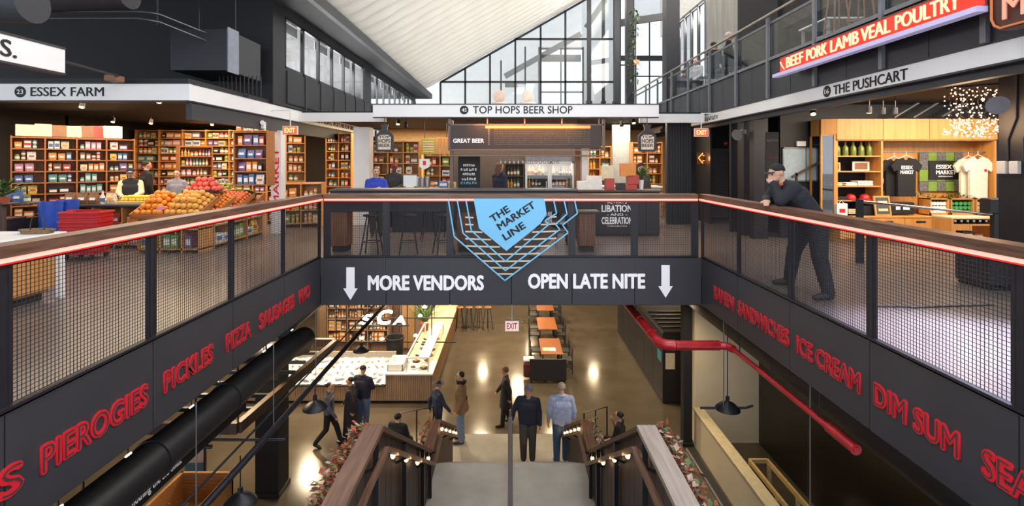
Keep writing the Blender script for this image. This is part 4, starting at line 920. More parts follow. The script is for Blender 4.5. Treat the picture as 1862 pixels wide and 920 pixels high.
# hanging bottle shaped signs
def jug(px, label):
    y = 11.25; c = P(px, 252, y); t = thing('jug_sign', label, 'sign', c)
    prof = [(-.16, -.27), (.16, -.27), (.185, -.24), (.185, .05), (.13, .12), (.06, .17), (.06, .25), (.075, .25), (.075, .29), (-.075, .29), (-.075, .25), (-.06, .25), (-.06, .17), (-.13, .12), (-.185, .05), (-.185, -.24)]
    prof = [(x * 1.1, z * 1.1) for x, z in prof]; M = Matrix.Translation(c) @ Matrix(((1, 0, 0, 0), (0, 0, -1, 0), (0, 1, 0, 0), (0, 0, 0, 1)))
    MB().prism(prof, .06, M).obj('jug', mat('black_lacquer', '241f1f', .4), t)
    MB().prism([(x * .82, z * .92 - .012) for x, z in [(-.17, -.26), (.17, -.26), (.18, .05), (.12, .10), (-.12, .10), (-.18, .05)]], .064, M).obj('cream_panel', mat('jug_cream', 'dcc9b4', .5), t)
    for w, z, h in (('TOP', .01, .055), ('HOPS', -.10, .09), ('BEER', -.19, .07)): text(w, c + Vector((-.13, -.0645, z)), X3, Z3, .26, h, MATS['black_lacquer'], t, bold=.02, depth=.004)
    MB().tube([c + Vector((0, -.03, .31)), (c.x, c.y - .03, 2.70), (c.x, 11.45, 2.715)], .01, 6).obj('hanger', BLACK, t)
jug(700, 'hanging black jug shaped beer sign near the produce shop end of the bar'); jug(1176, 'hanging black jug shaped beer sign near the dark lobby')
for i, (px, py) in enumerate([(724, 221), (738, 226), (1152, 219), (1130, 224)]): spot_lamp(P(px, py, 11.9), (0, -.4, -1), f"small spotlight under the beer shop beam, {nth(i)} counted away from the produce shop", 'spotlights of the beer shop', i % 2 == 0)
# counter back right with boxes, flowers, jars
t = thing('counter', 'pale counter with a white top beyond the lettered bar front', 'counter', (2.7, 13.2, 0)); xa, xb = PX(1052, 13), PX(1205, 13)
MB().bbox(xa, xb, 13, 13.6, 1.0, 1.05).obj('worktop', WHITE, t); MB().bbox(xa + .04, xb - .04, 13.05, 13.55, 0, 1.0).obj('body', GM['cream'], t)
for i, (px, w, h, col, z) in enumerate([(1058, .22, .2, 'white', 1.04), (1080, .34, .32, 'white', 1.04), (1108, .2, .26, 'red', 1.04), (1128, .2, .16, 'black', 1.04), (1146, .26, .12, 'red', 1.04), (1150, .26, .2, 'red', 1.17), (1141, .34, .3, 'orange', 1.35), (1104, .26, .3, 'cream', 1.3)]):
    y = 11.5; x = PX(px, y); MB_ = MB(); MB_.bbox(x - w / 2, x + w / 2, y - .1, y + .1, z, z + h, b=.004); tag(MB_.obj('carton', GM[col]), f"{col} carton on the lettered bar front, {nth(i)} in the pile beside the vase", 'carton', 'cartons on the lettered bar')
plant('vase_of_greenery', 'green leafy branches in a white vase on the lettered bar', (PX(1166, 11.6), 11.6, 1.04), .42, .2, 50, WHITE, 11, .22, .06, 1.0)
shelf_unit('shelving', 'bright deli shelving with jars behind the second jug sign', (PX(1150, 15), 15, 0), (PX(1205, 15), 15, 0), 0, 2.3, .4, 7, 2, (0, -1, 0), OAK, 'jars on the deli shelving', where='deli shelving', kinds=('jar', 'box'), cols=['cream', 'yellow', 'brown', 'white', 'orange'])
shelf_unit('shelving', 'bright shelving seen between the bar wall and the deli', (PX(1070, 15.5), 15.5, 0), (PX(1112, 15.5), 15.5, 0), 0, 2.2, .4, 6, 2, (0, -1, 0), OAK, 'goods on the shelving behind the bar', where='shelving behind the bar', kinds=('jar', 'box', 'bottle'), cols=['cream', 'yellow', 'teal', 'white', 'orange'])
MB_ = MB(); MB_.box(PX(1114, 16), PX(1146, 16), 16, 16.1, 0, 2.9); tag(MB_.obj('wall_deli', mat('pale_blue_wall', 'b9c6cc', .7)), kind='structure')
MB_ = MB(); MB_.box(-5.0, PX(820, 17.5), 19, 19.1, 0, 3.0); MB_.box(PX(1068, 17), 6, 19, 19.1, 0, 3.0); tag(MB_.obj('wall_market_back', mat('warm_wall', 'c2a27a', .7)), kind='structure')
# left of the bar: shelves behind people, white column, counter of the grocer, yellow awning sign
xa = PX(655, 13.4); MB_ = MB(); MB_.bbox(xa - .12, xa + .3, 13.2, 13.6, 0, 2.62); tag(MB_.obj('trim_17', WHITE), kind='structure')
shelf_unit('shelving', 'grocer shelving with paper goods left of the beer shop', (PX(676, 14.2), 14.2, 0), (PX(762, 14.2), 14.2, 0), 0, 2.3, .4, 7, 3, (0, -1, 0), OAK, 'goods on the grocer shelving', where='grocer shelving', cols=['cream', 'white', 'orange', 'red', 'brown', 'yellow'])
shelf_unit('shelving', 'grocer shelving beside the chalkboard with orange goods', (PX(770, 14.6), 14.6, 0), (PX(830, 14.6), 14.6, 0), 0, 2.2, .4, 7, 2, (0, -1, 0), OAK, 'goods on the shelving by the chalkboard', where='shelving by the chalkboard', cols=['cream', 'white', 'orange', 'red', 'green', 'yellow'])
t = thing('serving_counter', 'steel topped serving counter left of the chalkboard', 'counter', (PX(770, 12), 12, 0))
MB().bbox(PX(712, 12), PX(832, 12), 11.8, 12.4, 1.02, 1.06).obj('worktop', STEEL, t); MB().bbox(PX(716, 12), PX(828, 12), 11.85, 12.35, 0, 1.02).obj('body', BLACK, t)
MB_ = MB(); t2 = thing('till', 'white till screen on the serving counter', 'till', (PX(745, 11.9), 11.95, 1.06)); c = Vector((PX(745, 11.9), 11.95, 1.06))
MB().bbox(c.x - .1, c.x + .1, c.y - .08, c.y + .08, c.z, c.z + .03).obj('base', WHITE, t2); MB().bbox(c.x - .16, c.x + .16, c.y - .02, c.y + .02, c.z + .03, c.z + .3, M=None).obj('screen', WHITE, t2)
for i, px in enumerate((759, 768, 777)):
    c = Vector((PX(px, 12), 12, 1.06)); MB_ = MB(); MB_.lathe([(.001, 0), (.05, 0), (.055, .24), (.045, .26), (.001, .27)], c, 12); tag(MB_.obj('canister', STEEL), f"steel canister on the serving counter, {nth(i)} from the till", 'canister', 'canisters on the serving counter')
goods_row((PX(786, 11.9), 11.95, 1.061), (PX(830, 11.9), 11.95, 1.061), (0, -1, 0), 'on the serving counter by the chalkboard', 'goods on the serving counter', ['blue', 'white', 'cream'], ('box', 'jar'), .2)
t = thing('awning_sign', 'yellow and brown hanging menu sign left of the beer menu', 'sign', P(790, 266, 12.6))
y = 12.6; MB().bbox(PX(766, y), PX(792, y), y, y + .05, PZ(281, y), PZ(252, y)).obj('yellow_panel', mat('mustard', 'b39a3c', .6), t); MB().bbox(PX(792, y), PX(818, y), y, y + .05, PZ(281, y), PZ(250, y)).obj('wood_panel', OAKZ, t)
for i in range(5): MB().box(PX(769, y), PX(789, y), y - .004, y, PZ(258 + i * 4.5, y), PZ(257 + i * 4.5, y)).obj('print_line', WHITE, t)
for px in (772, 812): MB().tube([P(px, 252, y + .02), (PX(px, y), y + .02, 3.0)], .008, 5).obj('hanger', BLACK, t)
b = MB(); y = 12.55; M = Matrix.Translation(P(772, 296, y)) @ Matrix(((1, 0, 0, 0), (0, 0, -1, 0), (0, 1, 0, 0), (0, 0, 0, 1))); t3 = thing('pennant', 'small white pennant with a red mark under the mustard sign', 'pennant', P(772, 290, y))
MB().prism([(-.13, .1), (.13, .1), (.13, -.1), (0, -.17), (-.13, -.1)], .012, M).obj('cloth', WHITE, t3); MB().prism([(-.04, .05), (.04, .05), (.04, -.06), (-.04, -.06)], .015, M).obj('emblem', LETR, t3); MB().tube([P(772, 288, y), P(772, 281, y + .05)], .008, 5).obj('hanger', BLACK, t3)
b = MB(); b.box(XE, -3.2, 12.7, 12.8, 2.72, 2.95); tag(b.obj('trim_18', WHITEP), kind='structure')
b = MB(); b.box(3.4, 5.1, 13.0, 13.1, 2.72, 2.95); tag(b.obj('trim_19', WHITEP), kind='structure')
b = MB(); b.box(-5.4, -3.2, 12.82, 19, 2.95, 3.0); b.box(3.5, 5.2, 13.1, 19, 2.95, 3.0); tag(b.obj('ceiling_market', MATTE), kind='structure')

# ---------------------------------------------------------------- right hand side: dark walls, lobby, gift shop
b = MB()
b.box(PX(1212, 13.5), PX(1256, 13.5), 13.5, 13.6, 0, 2.9); 
tag(b.obj('wall_panelled', BLACK), kind='structure')
wp = bpy.data.objects['wall_panelled']
for i in range(9):
    xa = PX(1212, 13.5) + i * .0733; MB().bbox(xa + .004, xa + .07, 13.46, 13.5, .0, 2.88, b=.004).obj('board', SOFT, wp)
b = MB(); b.box(PX(1256, 13.5), 6.9, 14.6, 14.7, 0, 2.96); b.box(PX(1326, 12), 6.62, 11.9, 12.0, 0, 2.9); b.box(5.45, 5.5, 13.5, 14.6, 0, 2.9); b.box(5.97, 14, 10.95, 11.05, 0, 3.5); tag(b.obj('wall_lobby', mat('lobby_black', '1a1a1e', .55)), kind='structure')
b = MB(); b.box(PX(1345, 11.5), PX(1362, 11.5), 11.3, 11.6, 0, 2.9); b.box(PX(1367, 10.9), PX(1392, 10.9), 10.8, 11.0, 0, 2.7); tag(b.obj('trim_20', BLACK), kind='structure')
b = MB(); b.box(5.3, 15, 2.5, 19, 2.95, 3.4); tag(b.obj('ceiling_right', MATTE), kind='structure')
b = MB(); b.box(XR + .1, XR + .22, 2.5, 19, 2.6, 2.72); tag(b.obj('trim_21', BLACK), kind='structure')
# lift door in brushed steel
y = 14.55; t = thing('lift_door', 'brushed steel lift door with a dark frame deep in the lobby', 'door', P(1305, 350, y))
MB().box(PX(1287, y), PX(1326, y), y - .02, y, .05, PZ(270, y)).obj('leaf', mat('brushed_steel', '8d8680', .35, .7, noise=3, amt=.2, stretch=(1, 1, 30)), t)
for x in (PX(1284, y), PX(1327, y)): MB().box(x - .04, x + .04, y - .06, y, 0, PZ(266, y)).obj('jamb', MATTE, t)
MB().box(PX(1284, y), PX(1327, y), y - .06, y, PZ(268, y), PZ(263, y)).obj('head_jamb', MATTE, t); MB().box(PX(1315, y), PX(1321, y), y - .07, y - .055, PZ(263, y), PZ(259, y)).obj('floor_lamp', LETR, t)
NEON = mat('orange_neon', 'ff9a4c', .3, emit=2.2, ecol='ff8a3c')
y = 13.9; t = thing('neon_arrow', 'orange neon arrow on the dark lobby wall pointing towards the bar', 'sign', P(1281, 288, y))
q = [P(a, c, y) for a, c in ((1270, 287), (1278, 278), (1278, 283), (1290, 283), (1290, 292), (1278, 292), (1278, 297), (1270, 287))]
MB().tube(q, .012, 6).obj('tube', NEON, t); MB().bbox(PX(1268, y), PX(1292, y), y + .03, y + .05, PZ(300, y), PZ(276, y)).obj('backing', MATTE, t)
light('POINT', 'neon_glow', P(1281, 288, y - .25), 6, 'ff9a50', size=.05)
# small window with a stair rail behind, in the wall left of the gift shop
y = 10.94; x0, x1, z0, z1 = PX(1422, y), PX(1486, y), PZ(330, y), PZ(268, y)
t = thing('interior_window', 'pale interior window with a thin metal frame left of the gift shop', 'window', ((x0 + x1) / 2, y, z0))
MB().box(x0, x1, y - .012, y - .006, z0, z1).obj('pane', mat('frosted_pane', 'b9c8cc', .15), t)
for a in ((x0, x0 + .03, z0, z1), (x1 - .03, x1, z0, z1), (x0, x1, z0, z0 + .03), (x0, x1, z1 - .03, z1), (PX(1464, y), PX(1466, y), z0, z1)): MB().box(a[0], a[1], y - .03, y - .0, a[2], a[3]).obj('frame', STEEL, t)
MB().box(PX(1447, y), PX(1463, y), y - .05, y, PZ(266, y), PZ(257, y)).obj('label_plate', WHITE, t)
t = thing('stair_rail', 'dark brown sloping stair rail below the interior window', 'railing', P(1470, 310, 10.7)); MB().bar(P(1440, 322, 10.75), P(1496, 292, 10.75), .04, .05).obj('handrail', DKWOOD, t); MB().bar(P(1448, 420, 10.75), P(1448, 314, 10.75), .04).obj('post', BLACK, t); MB().bar(P(1494, 420, 10.75), P(1494, 288, 10.75), .04).obj('post', BLACK, t)
y = 10.79; t = thing('wall_poster', 'dark wall poster with faint blue MARKET lettering', 'poster', P(1398, 300, y)); MB().box(PX(1393, y), PX(1416, y), y, y + .02, PZ(350, y), PZ(240, y)).obj('sheet', MATTE, t)
text('MARKET', P(1394, 334, y - .002), X3, Z3, .26, .08, mat('blue_print', '2f86b5', .6), t, depth=.003); scrawl(P(1394, 258, y - .001), X3, Z3, .26, .06, mat('dim_print', '55575c', .6), t, 6); scrawl(P(1394, 290, y - .001), X3, Z3, .24, .06, mat('dim_red_print', '5a2030', .6), t, 5, seed=3)
# gift shop cabinet
YG = 10.4; gx0, gx1, gxm = PX(1520, YG), PX(1812, YG), PX(1604, YG); gz = PZ(216, YG)
GOAK = wood('honey_oak', 'd69c58', 'c28743', .45, 'x', 1.2); GOAKZ = wood('honey_oak_upright', 'd69c58', 'c28743', .45, 'z', 1.2)
t = thing('display_cabinet', 'honey oak gift shop cabinet with shelves, shirt bay and overhead doors', 'cabinet', ((gx0 + gx1) / 2, YG, 0))
MB().box(gx0, gx1, YG + .5, YG + .54, 0, gz).obj('back_panel', GOAKZ, t)
for x in (gx0, gxm - .02, gx1 - .04): MB().box(x, x + .04, YG, YG + .5, .0, gz).obj('upright', GOAKZ, t)
zt = PZ(254, YG)
dx = [gx0, gxm, PX(1688, YG), PX(1765, YG), gx1]
for a, c in zip(dx[:-1], dx[1:]): MB().bbox(a + .006, c - .006, YG - .03, YG, zt, gz, b=.005).obj('door', GOAKZ, t)
MB().box(gx0, gx1, YG, YG + .5, zt - .02, zt).obj('shelf', GOAK, t)
shp = [283, 311, 338, 364, 392]
for py in shp: MB().box(gx0 + .04, gxm - .02, YG + .01, YG + .5, PZ(py, YG) - .025, PZ(py, YG)).obj('shelf', GOAK, t)
zb_ = PZ(392, YG)
MB().bbox(gx0, gx1, YG - .12, YG + .5, zb_ - .04, zb_, b=.006).obj('counter_top', GOAK, t)
for i in range(5):
    a = gx0 + (gx1 - gx0) * i / 5; c = gx0 + (gx1 - gx0) * (i + 1) / 5
    d = MB().bbox(a + .005, c - .005, YG - .12, YG - .09, .08, zb_ - .05, b=.005).obj('door', GOAKZ, t); MB().box((a + c) / 2 - .1, (a + c) / 2 + .1, YG - .124, YG - .118, zb_ - .14, zb_ - .10).obj('pull', BLACK, d)
MB().box(gx0 + .04, gx1 - .04, YG - .05, YG + .5, 0, zb_ - .045).obj('carcass', GOAK, t)
MB().box(gx0 + .04, gxm - .02, YG + .47, YG + .5, zb_, zt - .02).obj('dark_back', MATTE, t)
# glazed side vitrine
ex = PX(1498, YG); 
for a in ((ex, ex + .035, YG + .1, YG + .14), (gx0 - .04, gx0, YG + .0, YG + .04), (ex, ex + .035, YG + .46, YG + .5)): MB().box(a[0], a[1], a[2], a[3], .3, gz).obj('vitrine_post', GOAKZ, t)
for z in (.3, zb_, gz - .35): MB().add([(ex, YG + .1, z), (gx0, YG, z), (gx0, YG + .5, z), (ex, YG + .5, z), (ex, YG + .1, z + .03), (gx0, YG, z + .03), (gx0, YG + .5, z + .03), (ex, YG + .5, z + .03)], [(3, 2, 1, 0), (4, 5, 6, 7), (0, 1, 5, 4), (1, 2, 6, 5), (2, 3, 7, 6), (3, 0, 4, 7)]).obj('vitrine_shelf', GOAK, t)
for z in (1.15, 1.45, 1.75, 2.05): MB().box(ex + .02, gx0 - .02, YG + .12, YG + .48, z, z + .012).obj('glass_shelf', GLASS, t)
MB().add([(ex + .01, YG + .12, .33), (gx0 - .02, YG + .02, .33), (gx0 - .02, YG + .02, gz - .35), (ex + .01, YG + .12, gz - .35), (ex + .02, YG + .13, .33), (gx0 - .01, YG + .03, .33), (gx0 - .01, YG + .03, gz - .35), (ex + .02, YG + .13, gz - .35)], [(0, 1, 2, 3), (7, 6, 5, 4), (0, 4, 5, 1), (2, 6, 7, 3)]).obj('pane', DGLASS, t)
MB().add([(ex, YG + .1, gz - .32), (gx0, YG - .03, gz - .32), (gx0, YG + .5, gz - .32), (ex, YG + .5, gz - .32), (ex, YG + .1, gz), (gx0, YG - .03, gz), (gx0, YG + .5, gz), (ex, YG + .5, gz)], [(3, 2, 1, 0), (4, 5, 6, 7), (0, 1, 5, 4), (1, 2, 6, 5), (2, 3, 7, 6), (3, 0, 4, 7)]).obj('vitrine_top', GOAKZ, t)
# things on its shelves
for i in range(5):
    c = Vector((gx0 + .16 + i * .17, YG + .2, PZ(283, YG))); t = thing('bottle', f"olive green bottle on the top gift shelf, {nth(i)} from the glazed side", 'bottle', c, group='green bottles in the gift shop')
    MB().lathe([(.001, 0), (.058, 0), (.06, .01), (.06, .17), (.022, .23), (.018, .27), (.001, .27)], c, 12).obj('body', mat('olive_glass', '6d7a2e', .25), t); MB().lathe([(.021, .262), (.021, .3), (.001, .302)], c, 10).obj('cap', GM['brown'], t)
def small(nm, lab, cat, fn, grp=None):
    b = MB(); m = fn(b); return tag(b.obj(nm, m), lab, cat, grp)
g = lambda px, py, dy=.2: Vector((PX(px, YG), YG + dy, PZ(py, YG)))
for i, (px, py, w, h, col) in enumerate([(1531, 311, .2, .18, 'cream'), (1578, 311, .36, .2, 'white')]):
    c = g(px, py); t = thing('framed_picture', f"small {col} framed picture on the second gift shelf, {['near the glazed side','near the shirts'][i]}", 'picture', c)
    MB().bbox(c.x - w/2, c.x + w/2, c.y, c.y + .02, c.z, c.z + h, b=.004).obj('frame', GM[col], t); MB().box(c.x - w*.38, c.x + w*.38, c.y - .003, c.y, c.z + h*.15, c.z + h*.85).obj('print', GM['brown'], t)
for i, (px, py, col) in enumerate([(1528, 338, 'cream'), (1548, 338, 'white'), (1577, 338, 'white'), (1530, 364, 'black'), (1528, 392, 'white'), (1560, 390, 'cream')]):
    c = g(px, py, .15); n = R.randint(2, 3)
    for k in range(n): small('folded_shirt', f"folded {col} shirt on the gift shelves, pile {nth(i)}, {nth(k)} from the bottom", 'shirt', lambda b: (b.bbox(c.x - .16, c.x + .16, c.y - .1, c.y + .15, c.z + k * .035, c.z + k * .035 + .033, b=.01), GM[col])[1], 'folded shirts in the gift shop')
for i, px in enumerate((1556, 1582)):
    c = g(px, 364, .16); t = thing('cap', f"red cap on the fourth gift shelf, {['near the glazed side','near the shirts'][i]}", 'cap', c)
    MB().lathe([(.1, .0), (.102, .03), (.09, .08), (.05, .115), (.001, .125)], c, 16).obj('crown', RB, t); MB().add([c + Vector(v) for v in [(-.09, -.04, .01), (.09, -.04, .01), (.07, -.17, .0), (0, -.19, .0), (-.07, -.17, .0), (-.09, -.04, .02), (.09, -.04, .02), (.07, -.17, .01), (0, -.19, .01), (-.07, -.17, .01)]], [(4, 3, 2, 1, 0), (5, 6, 7, 8, 9), (0, 1, 6, 5), (1, 2, 7, 6), (2, 3, 8, 7), (3, 4, 9, 8), (4, 0, 5, 9)]).obj('peak', RB, t)
# shirts on hangers
def shirt(c, w, h, m, label, words=(), lm=None, hang=0):
    t = thing('hanging_shirt', label, 'shirt', c); c = Vector(c); M = Matrix.Translation(c) @ Matrix(((1, 0, 0, 0), (0, 0, -1, 0), (0, 1, 0, 0), (0, 0, 0, 1)))
    prof = [(-.28*w, -h), (.28*w, -h), (.29*w, -.30*h), (.40*w, -.36*h), (.5*w, -.20*h), (.30*w, -.03*h), (.11*w, 0), (.06*w, -.05*h), (-.06*w, -.05*h), (-.11*w, 0), (-.30*w, -.03*h), (-.5*w, -.20*h), (-.40*w, -.36*h), (-.29*w, -.30*h)]
    MB().prism(prof, .05, M).obj('cloth', m, t)
    b = MB(); b.tube([c + Vector((-.25*w, -.03, -.02)), c + Vector((0, -.03, .06)), c + Vector((.25*w, -.03, -.02))], .008, 5); b.tube([c + Vector((0, -.03, .05)), c + Vector((0, -.03, .14))], .006, 5); b.obj('hanger', WHITE, t)
    for s_, x, z, wd, hh in words: text(s_, c + Vector((x, -.052, z)), X3, Z3, wd, hh, lm, t, bold=.02, depth=.003)
    return t
BSH = mat('black_cotton', '1f1f22', .9); WSH = mat('cream_cotton', 'e9e2d2', .9)
shirt((PX(1654, YG), YG + .12, PZ(287, YG)), .66, .82, BSH, 'black printed shirt on a hanger in the front of the shirt bay', (('ESSEX', -.12, -.24, .24, .075), ('MARKET', -.14, -.34, .28, .075)), LETW)
shirt((PX(1640, YG), YG + .24, PZ(289, YG)), .64, .80, BSH, 'second black shirt hanging behind the printed one')
shirt((PX(1784, YG), YG + .10, PZ(286, YG)), .66, .86, WSH, 'cream shirt with small red badge hanging at the cabinet end', ())
shirt((PX(1776, YG), YG + .22, PZ(288, YG)), .62, .84, WSH, 'second cream shirt hanging behind the badge one')
small('chest_badge', 'tiny red badge pinned on the cream shirt', 'badge', lambda b: (b.lathe([(.03, 0), (.03, .01)], n=12, M=Matrix.Translation((PX(1796, YG), YG + .05, PZ(310, YG))) @ Matrix.Rotation(PI/2, 4, 'X')), LETR)[1])
MB_ = MB(); MB_.tube([(gxm + .02, YG + .2, PZ(276, YG)), (gx1 - .04, YG + .2, PZ(276, YG))], .012, 8); tag(MB_.obj('hanging_rail', STEEL), 'steel hanging rail across the shirt bay', 'rail')
t = thing('tote_bag', 'black tote bag hanging beside the printed shirt', 'bag', (PX(1616, YG), YG + .3, PZ(310, YG))); c = Vector((PX(1616, YG), YG + .3, PZ(284, YG)))
MB().bbox(c.x - .14, c.x + .14, c.y, c.y + .05, c.z - .75, c.z - .25, b=.01).obj('body', BSH, t); MB().tube([c + Vector((-.08, .02, -.25)), c + Vector((0, .02, .08)), c + Vector((.08, .02, -.25))], .012, 6).obj('strap', BSH, t); MB().box(c.x - .02, c.x + .12, c.y - .004, c.y, c.z - .58, c.z - .48).obj('print', LETW, t)
# poster of black ESSEX MARKET on a checker of photos and greens
y = YG + .44; t = thing('wall_display', 'black ESSEX MARKET panel over a checkerboard of grey and green pictures', 'poster', P(1710, 312, y))
px0 = [1672, 1688, 1704, 1720, 1735, 1752]; py0 = [276, 308, 330, 348]
for i in range(5):
    for j in range(3):
        m = mat('grey_photo', '8c8c8c', .6, noise=30, amt=.5, col2='3d3d3d') if (i + j) % 2 == 0 else mat('green_panel', '7fa045', .6)
        MB().bbox(PX(px0[i], y) + .004, PX(px0[i+1], y) - .004, y, y + .02, PZ(py0[j+1], y) + .004, PZ(py0[j], y) - .004, b=.003).obj('picture_tile', m, t)
MB().bbox(PX(1688, y), PX(1744, y), y - .03, y, PZ(326, y), PZ(292, y), b=.004).obj('name_panel', mat('name_black', '202222', .5), t)
text('ESSEX', P(1702, 307, y - .032), X3, Z3, .34, .09, LETW, t, bold=.03, depth=.003); text('MARKET', P(1702, 317, y - .032), X3, Z3, .44, .09, LETW, t, bold=.03, depth=.003); scrawl(P(1706, 322, y - .031), X3, Z3, .32, .03, LETW, t, 12)
MB().prism([(0, 0), (.05, .03), (.1, .12), (.03, .07)], .004, Matrix.Translation(P(1731, 303, y - .031)) @ Matrix(((1, 0, 0, 0), (0, 0, -1, 0), (0, 1, 0, 0), (0, 0, 0, 1)))).obj('leaf_mark', mat('leaf_print', '7fb53c', .6), t)
# framed sign, black bags, boxes with green and white goods, garland on the counter
c = Vector((PX(1609, YG - .1), YG - .06, zb_)); t = thing('framed_sign', 'oak framed grey print leaning on the gift counter', 'sign', c)
Mt = Matrix.Translation(c) @ Matrix.Rotation(-.18, 4, 'X'); MB().bbox(-.17, .17, -.015, .015, 0, .42, b=.004, M=Mt).obj('frame', GOAKZ, t); MB().box(-.135, .135, -.019, -.014, .035, .385, M=Mt).obj('board', mat('chalk_grey', '4c4d4c', .7), t)

for k, zz in enumerate((.10, .26)): MB().box(-.1, .1, -.022, -.018, zz, zz + .05, M=Mt).obj('print_block', GM['cream'], t)
small('black_box', 'low black box of goods on the gift counter behind the framed sign', 'box', lambda b: (b.bbox(PX(1570, YG), PX(1600, YG), YG + .05, YG + .3, zb_, zb_ + .2, b=.01), BSH)[1])
t = thing('paper_bag', 'white paper bag with red print on the lowest gift shelf', 'bag', g(1527, 392, .05)); c = g(1527, 392, -.05); MB().bbox(c.x - .11, c.x + .11, c.y - .03, c.y + .05, c.z, c.z + .26, b=.01).obj('body', WHITE, t); MB().box(c.x - .06, c.x + .06, c.y - .034, c.y - .03, c.z + .07, c.z + .15).obj('print', LETR, t); MB().tube([c + Vector((-.05, 0, .26)), c + Vector((0, 0, .33)), c + Vector((.05, 0, .26))], .006, 5).obj('handle', WHITE, t)
for i, (px, rz, z) in enumerate([(1632, .7, 0), (1650, -.5, 0)]):
    c = Vector((PX(px, YG), YG + .1, zb_)); Mt = Matrix.Translation(c + Z3 * .02) @ Matrix.Rotation(rz * .4, 4, 'Z'); MB_ = MB(); MB_.bbox(-.16, .16, -.08, .08, 0, .26, b=.02, M=Mt); o = tag(MB_.obj('pouch', BSH), f"black cloth pouch with white tag on the gift counter, {['beside the framed sign','nearer the crates'][i]}", 'pouch', 'black pouches'); MB_ = MB(); MB_.box(-.05, .07, -.084, -.08, .1, .17, M=Mt); MB_.obj('tag', LETW, o)
for i, (xa, xb2, m) in enumerate([(1690, 1724, WHITE), (1728, 1770, mat('bright_green', '3f9a4f', .5)), (1774, 1806, GM['cream'])]):
    x0, x1 = PX(xa, YG), PX(xb2, YG); t = thing('crate', f"small oak crate of {['white','green','cream'][i]} goods on the gift counter", 'crate', ((x0 + x1) / 2, YG + .05, zb_))
    b = MB(); z1 = zb_ + .36
    for a in ((x0, x0 + .02, YG - .02, YG + .3, zb_, z1), (x1 - .02, x1, YG - .02, YG + .3, zb_, z1), (x0, x1, YG + .28, YG + .3, zb_, z1), (x0, x1, YG - .02, YG, zb_, zb_ + .06), (x0, x1, YG - .02, YG + .3, z1 - .02, z1), (x0, x1, YG - .02, YG + .3, zb_, zb_ + .02)): b.box(*a)
    b.obj('frame', GOAK, t)
    for j in range(5):
        for k in range(3): c = Vector((x0 + .06 + (x1 - x0 - .12) * j / 4, YG + .06, zb_ + .07 + k * .09)); small('soft_roll', f"rolled {['white','green','cream'][i]} cloth in crate, {nth(j)} across in row {nth(k)}", 'cloth', lambda b: (b.tube([c - Y3 * .04, c + Y3 * .16], [.04, .045], 8), m)[1], f"rolled cloths in the {['white','green','cream'][i]} crate")
b = MB(); rg = random.Random(9)
for i in range(170):
    u = rg.random(); c = Vector((PX(1668, YG) + u * (PX(1790, YG) - PX(1668, YG)), YG + .12 + rg.uniform(-.08, .08), zb_ + .38 + rg.uniform(-.01, .06) + .03 * math.sin(u * 12))); d = Vector((rg.uniform(-1, 1), rg.uniform(-1, .5), rg.uniform(-.4, .6))).normalized() * .1; s_ = d.cross(Z3).normalized() * .014
    b.add([c - d * .5, c + s_, c + d * .5, c - s_], [(0, 1, 2, 3)])
tag(b.obj('garland', LEAFG), 'green fir garland laid along the tops of the three crates', 'garland', kind='stuff')
# rolling cart in front of the cabinet
t = thing('cart', 'low oak cart on castors with a pale top and black mugs', 'cart', (PX(1762, 9.6), 9.6, 0)); xa, xb = PX(1722, 9.6), PX(1802, 9.6); zc_ = PZ(394, 9.6)
MB().bbox(xa, xb, 9.5, 9.95, zc_ - .04, zc_, b=.006).obj('top', GM['cream'], t)
for x in (xa, xb - .04): MB().box(x, x + .04, 9.5, 9.95, .14, zc_ - .04).obj('side', GOAKZ, t)
for z in (.14, .45): MB().box(xa + .04, xb - .04, 9.5, 9.95, z, z + .03).obj('shelf', GOAK, t)
for x in (xa + .06, xb - .06):
    for y in (9.56, 9.9): MB().tube([(x - .015, y, .05), (x + .015, y, .05)], .05, 10).obj('castor', BLACK, t)
for i in range(6): c = Vector((xa + .14 + i * .12, 9.62, .48)); t = thing('mug', f"black mug in the cart, {nth(i)} from the crate side", 'mug', c, group='black mugs in the cart'); MB().lathe([(.001, 0), (.042, 0), (.045, .1), (.04, .1), (.037, .01), (.001, .01)], c, 12).obj('cup', BSH, t); MB().tube([c + Vector((.042, 0, .08)), c + Vector((.075, 0, .06)), c + Vector((.042, 0, .025))], .007, 6).obj('handle', BSH, t); MB().box(c.x - .02, c.x + .02, c.y - .048, c.y - .044, .52, .55).obj('emblem', LETW, t)
goods_row((xa + .06, 9.54, .171), (xb - .06, 9.54, .171), (0, -1, 0), 'on the bottom shelf of the cart', 'boxes in the cart', ['red', 'brown', 'black'], ('box',), .2)
# queue barrier in front: post and steel rail
t = thing('barrier', 'black barrier post carrying a long steel handrail before the gift shop', 'barrier', (PX(1563, 8.2), 8.2, 0)); z1 = PZ(364, 8.2)
x0, x1 = PX(1563, 8.2), PX(1808, 8.6)
MB().bbox(x0 - .04, x0 + .04, 8.16, 8.24, 0, z1 + .02, b=.006).obj('post', BLACK, t); MB().bbox(x1 - .04, x1 + .04, 8.56, 8.64, 0, PZ(388, 8.6), b=.006).obj('post', BLACK, t); MB().tube([(x0, 8.2, z1 - .02), (x1, 8.6, PZ(388, 8.6) - .02)], .022, 8).obj('handrail', CHROME, t); MB().bbox(x1 - .16, x1 + .1, 8.5, 8.7, PZ(388, 8.6), PZ(360, 8.6), b=.02).obj('scanner_head', BLACK, t)
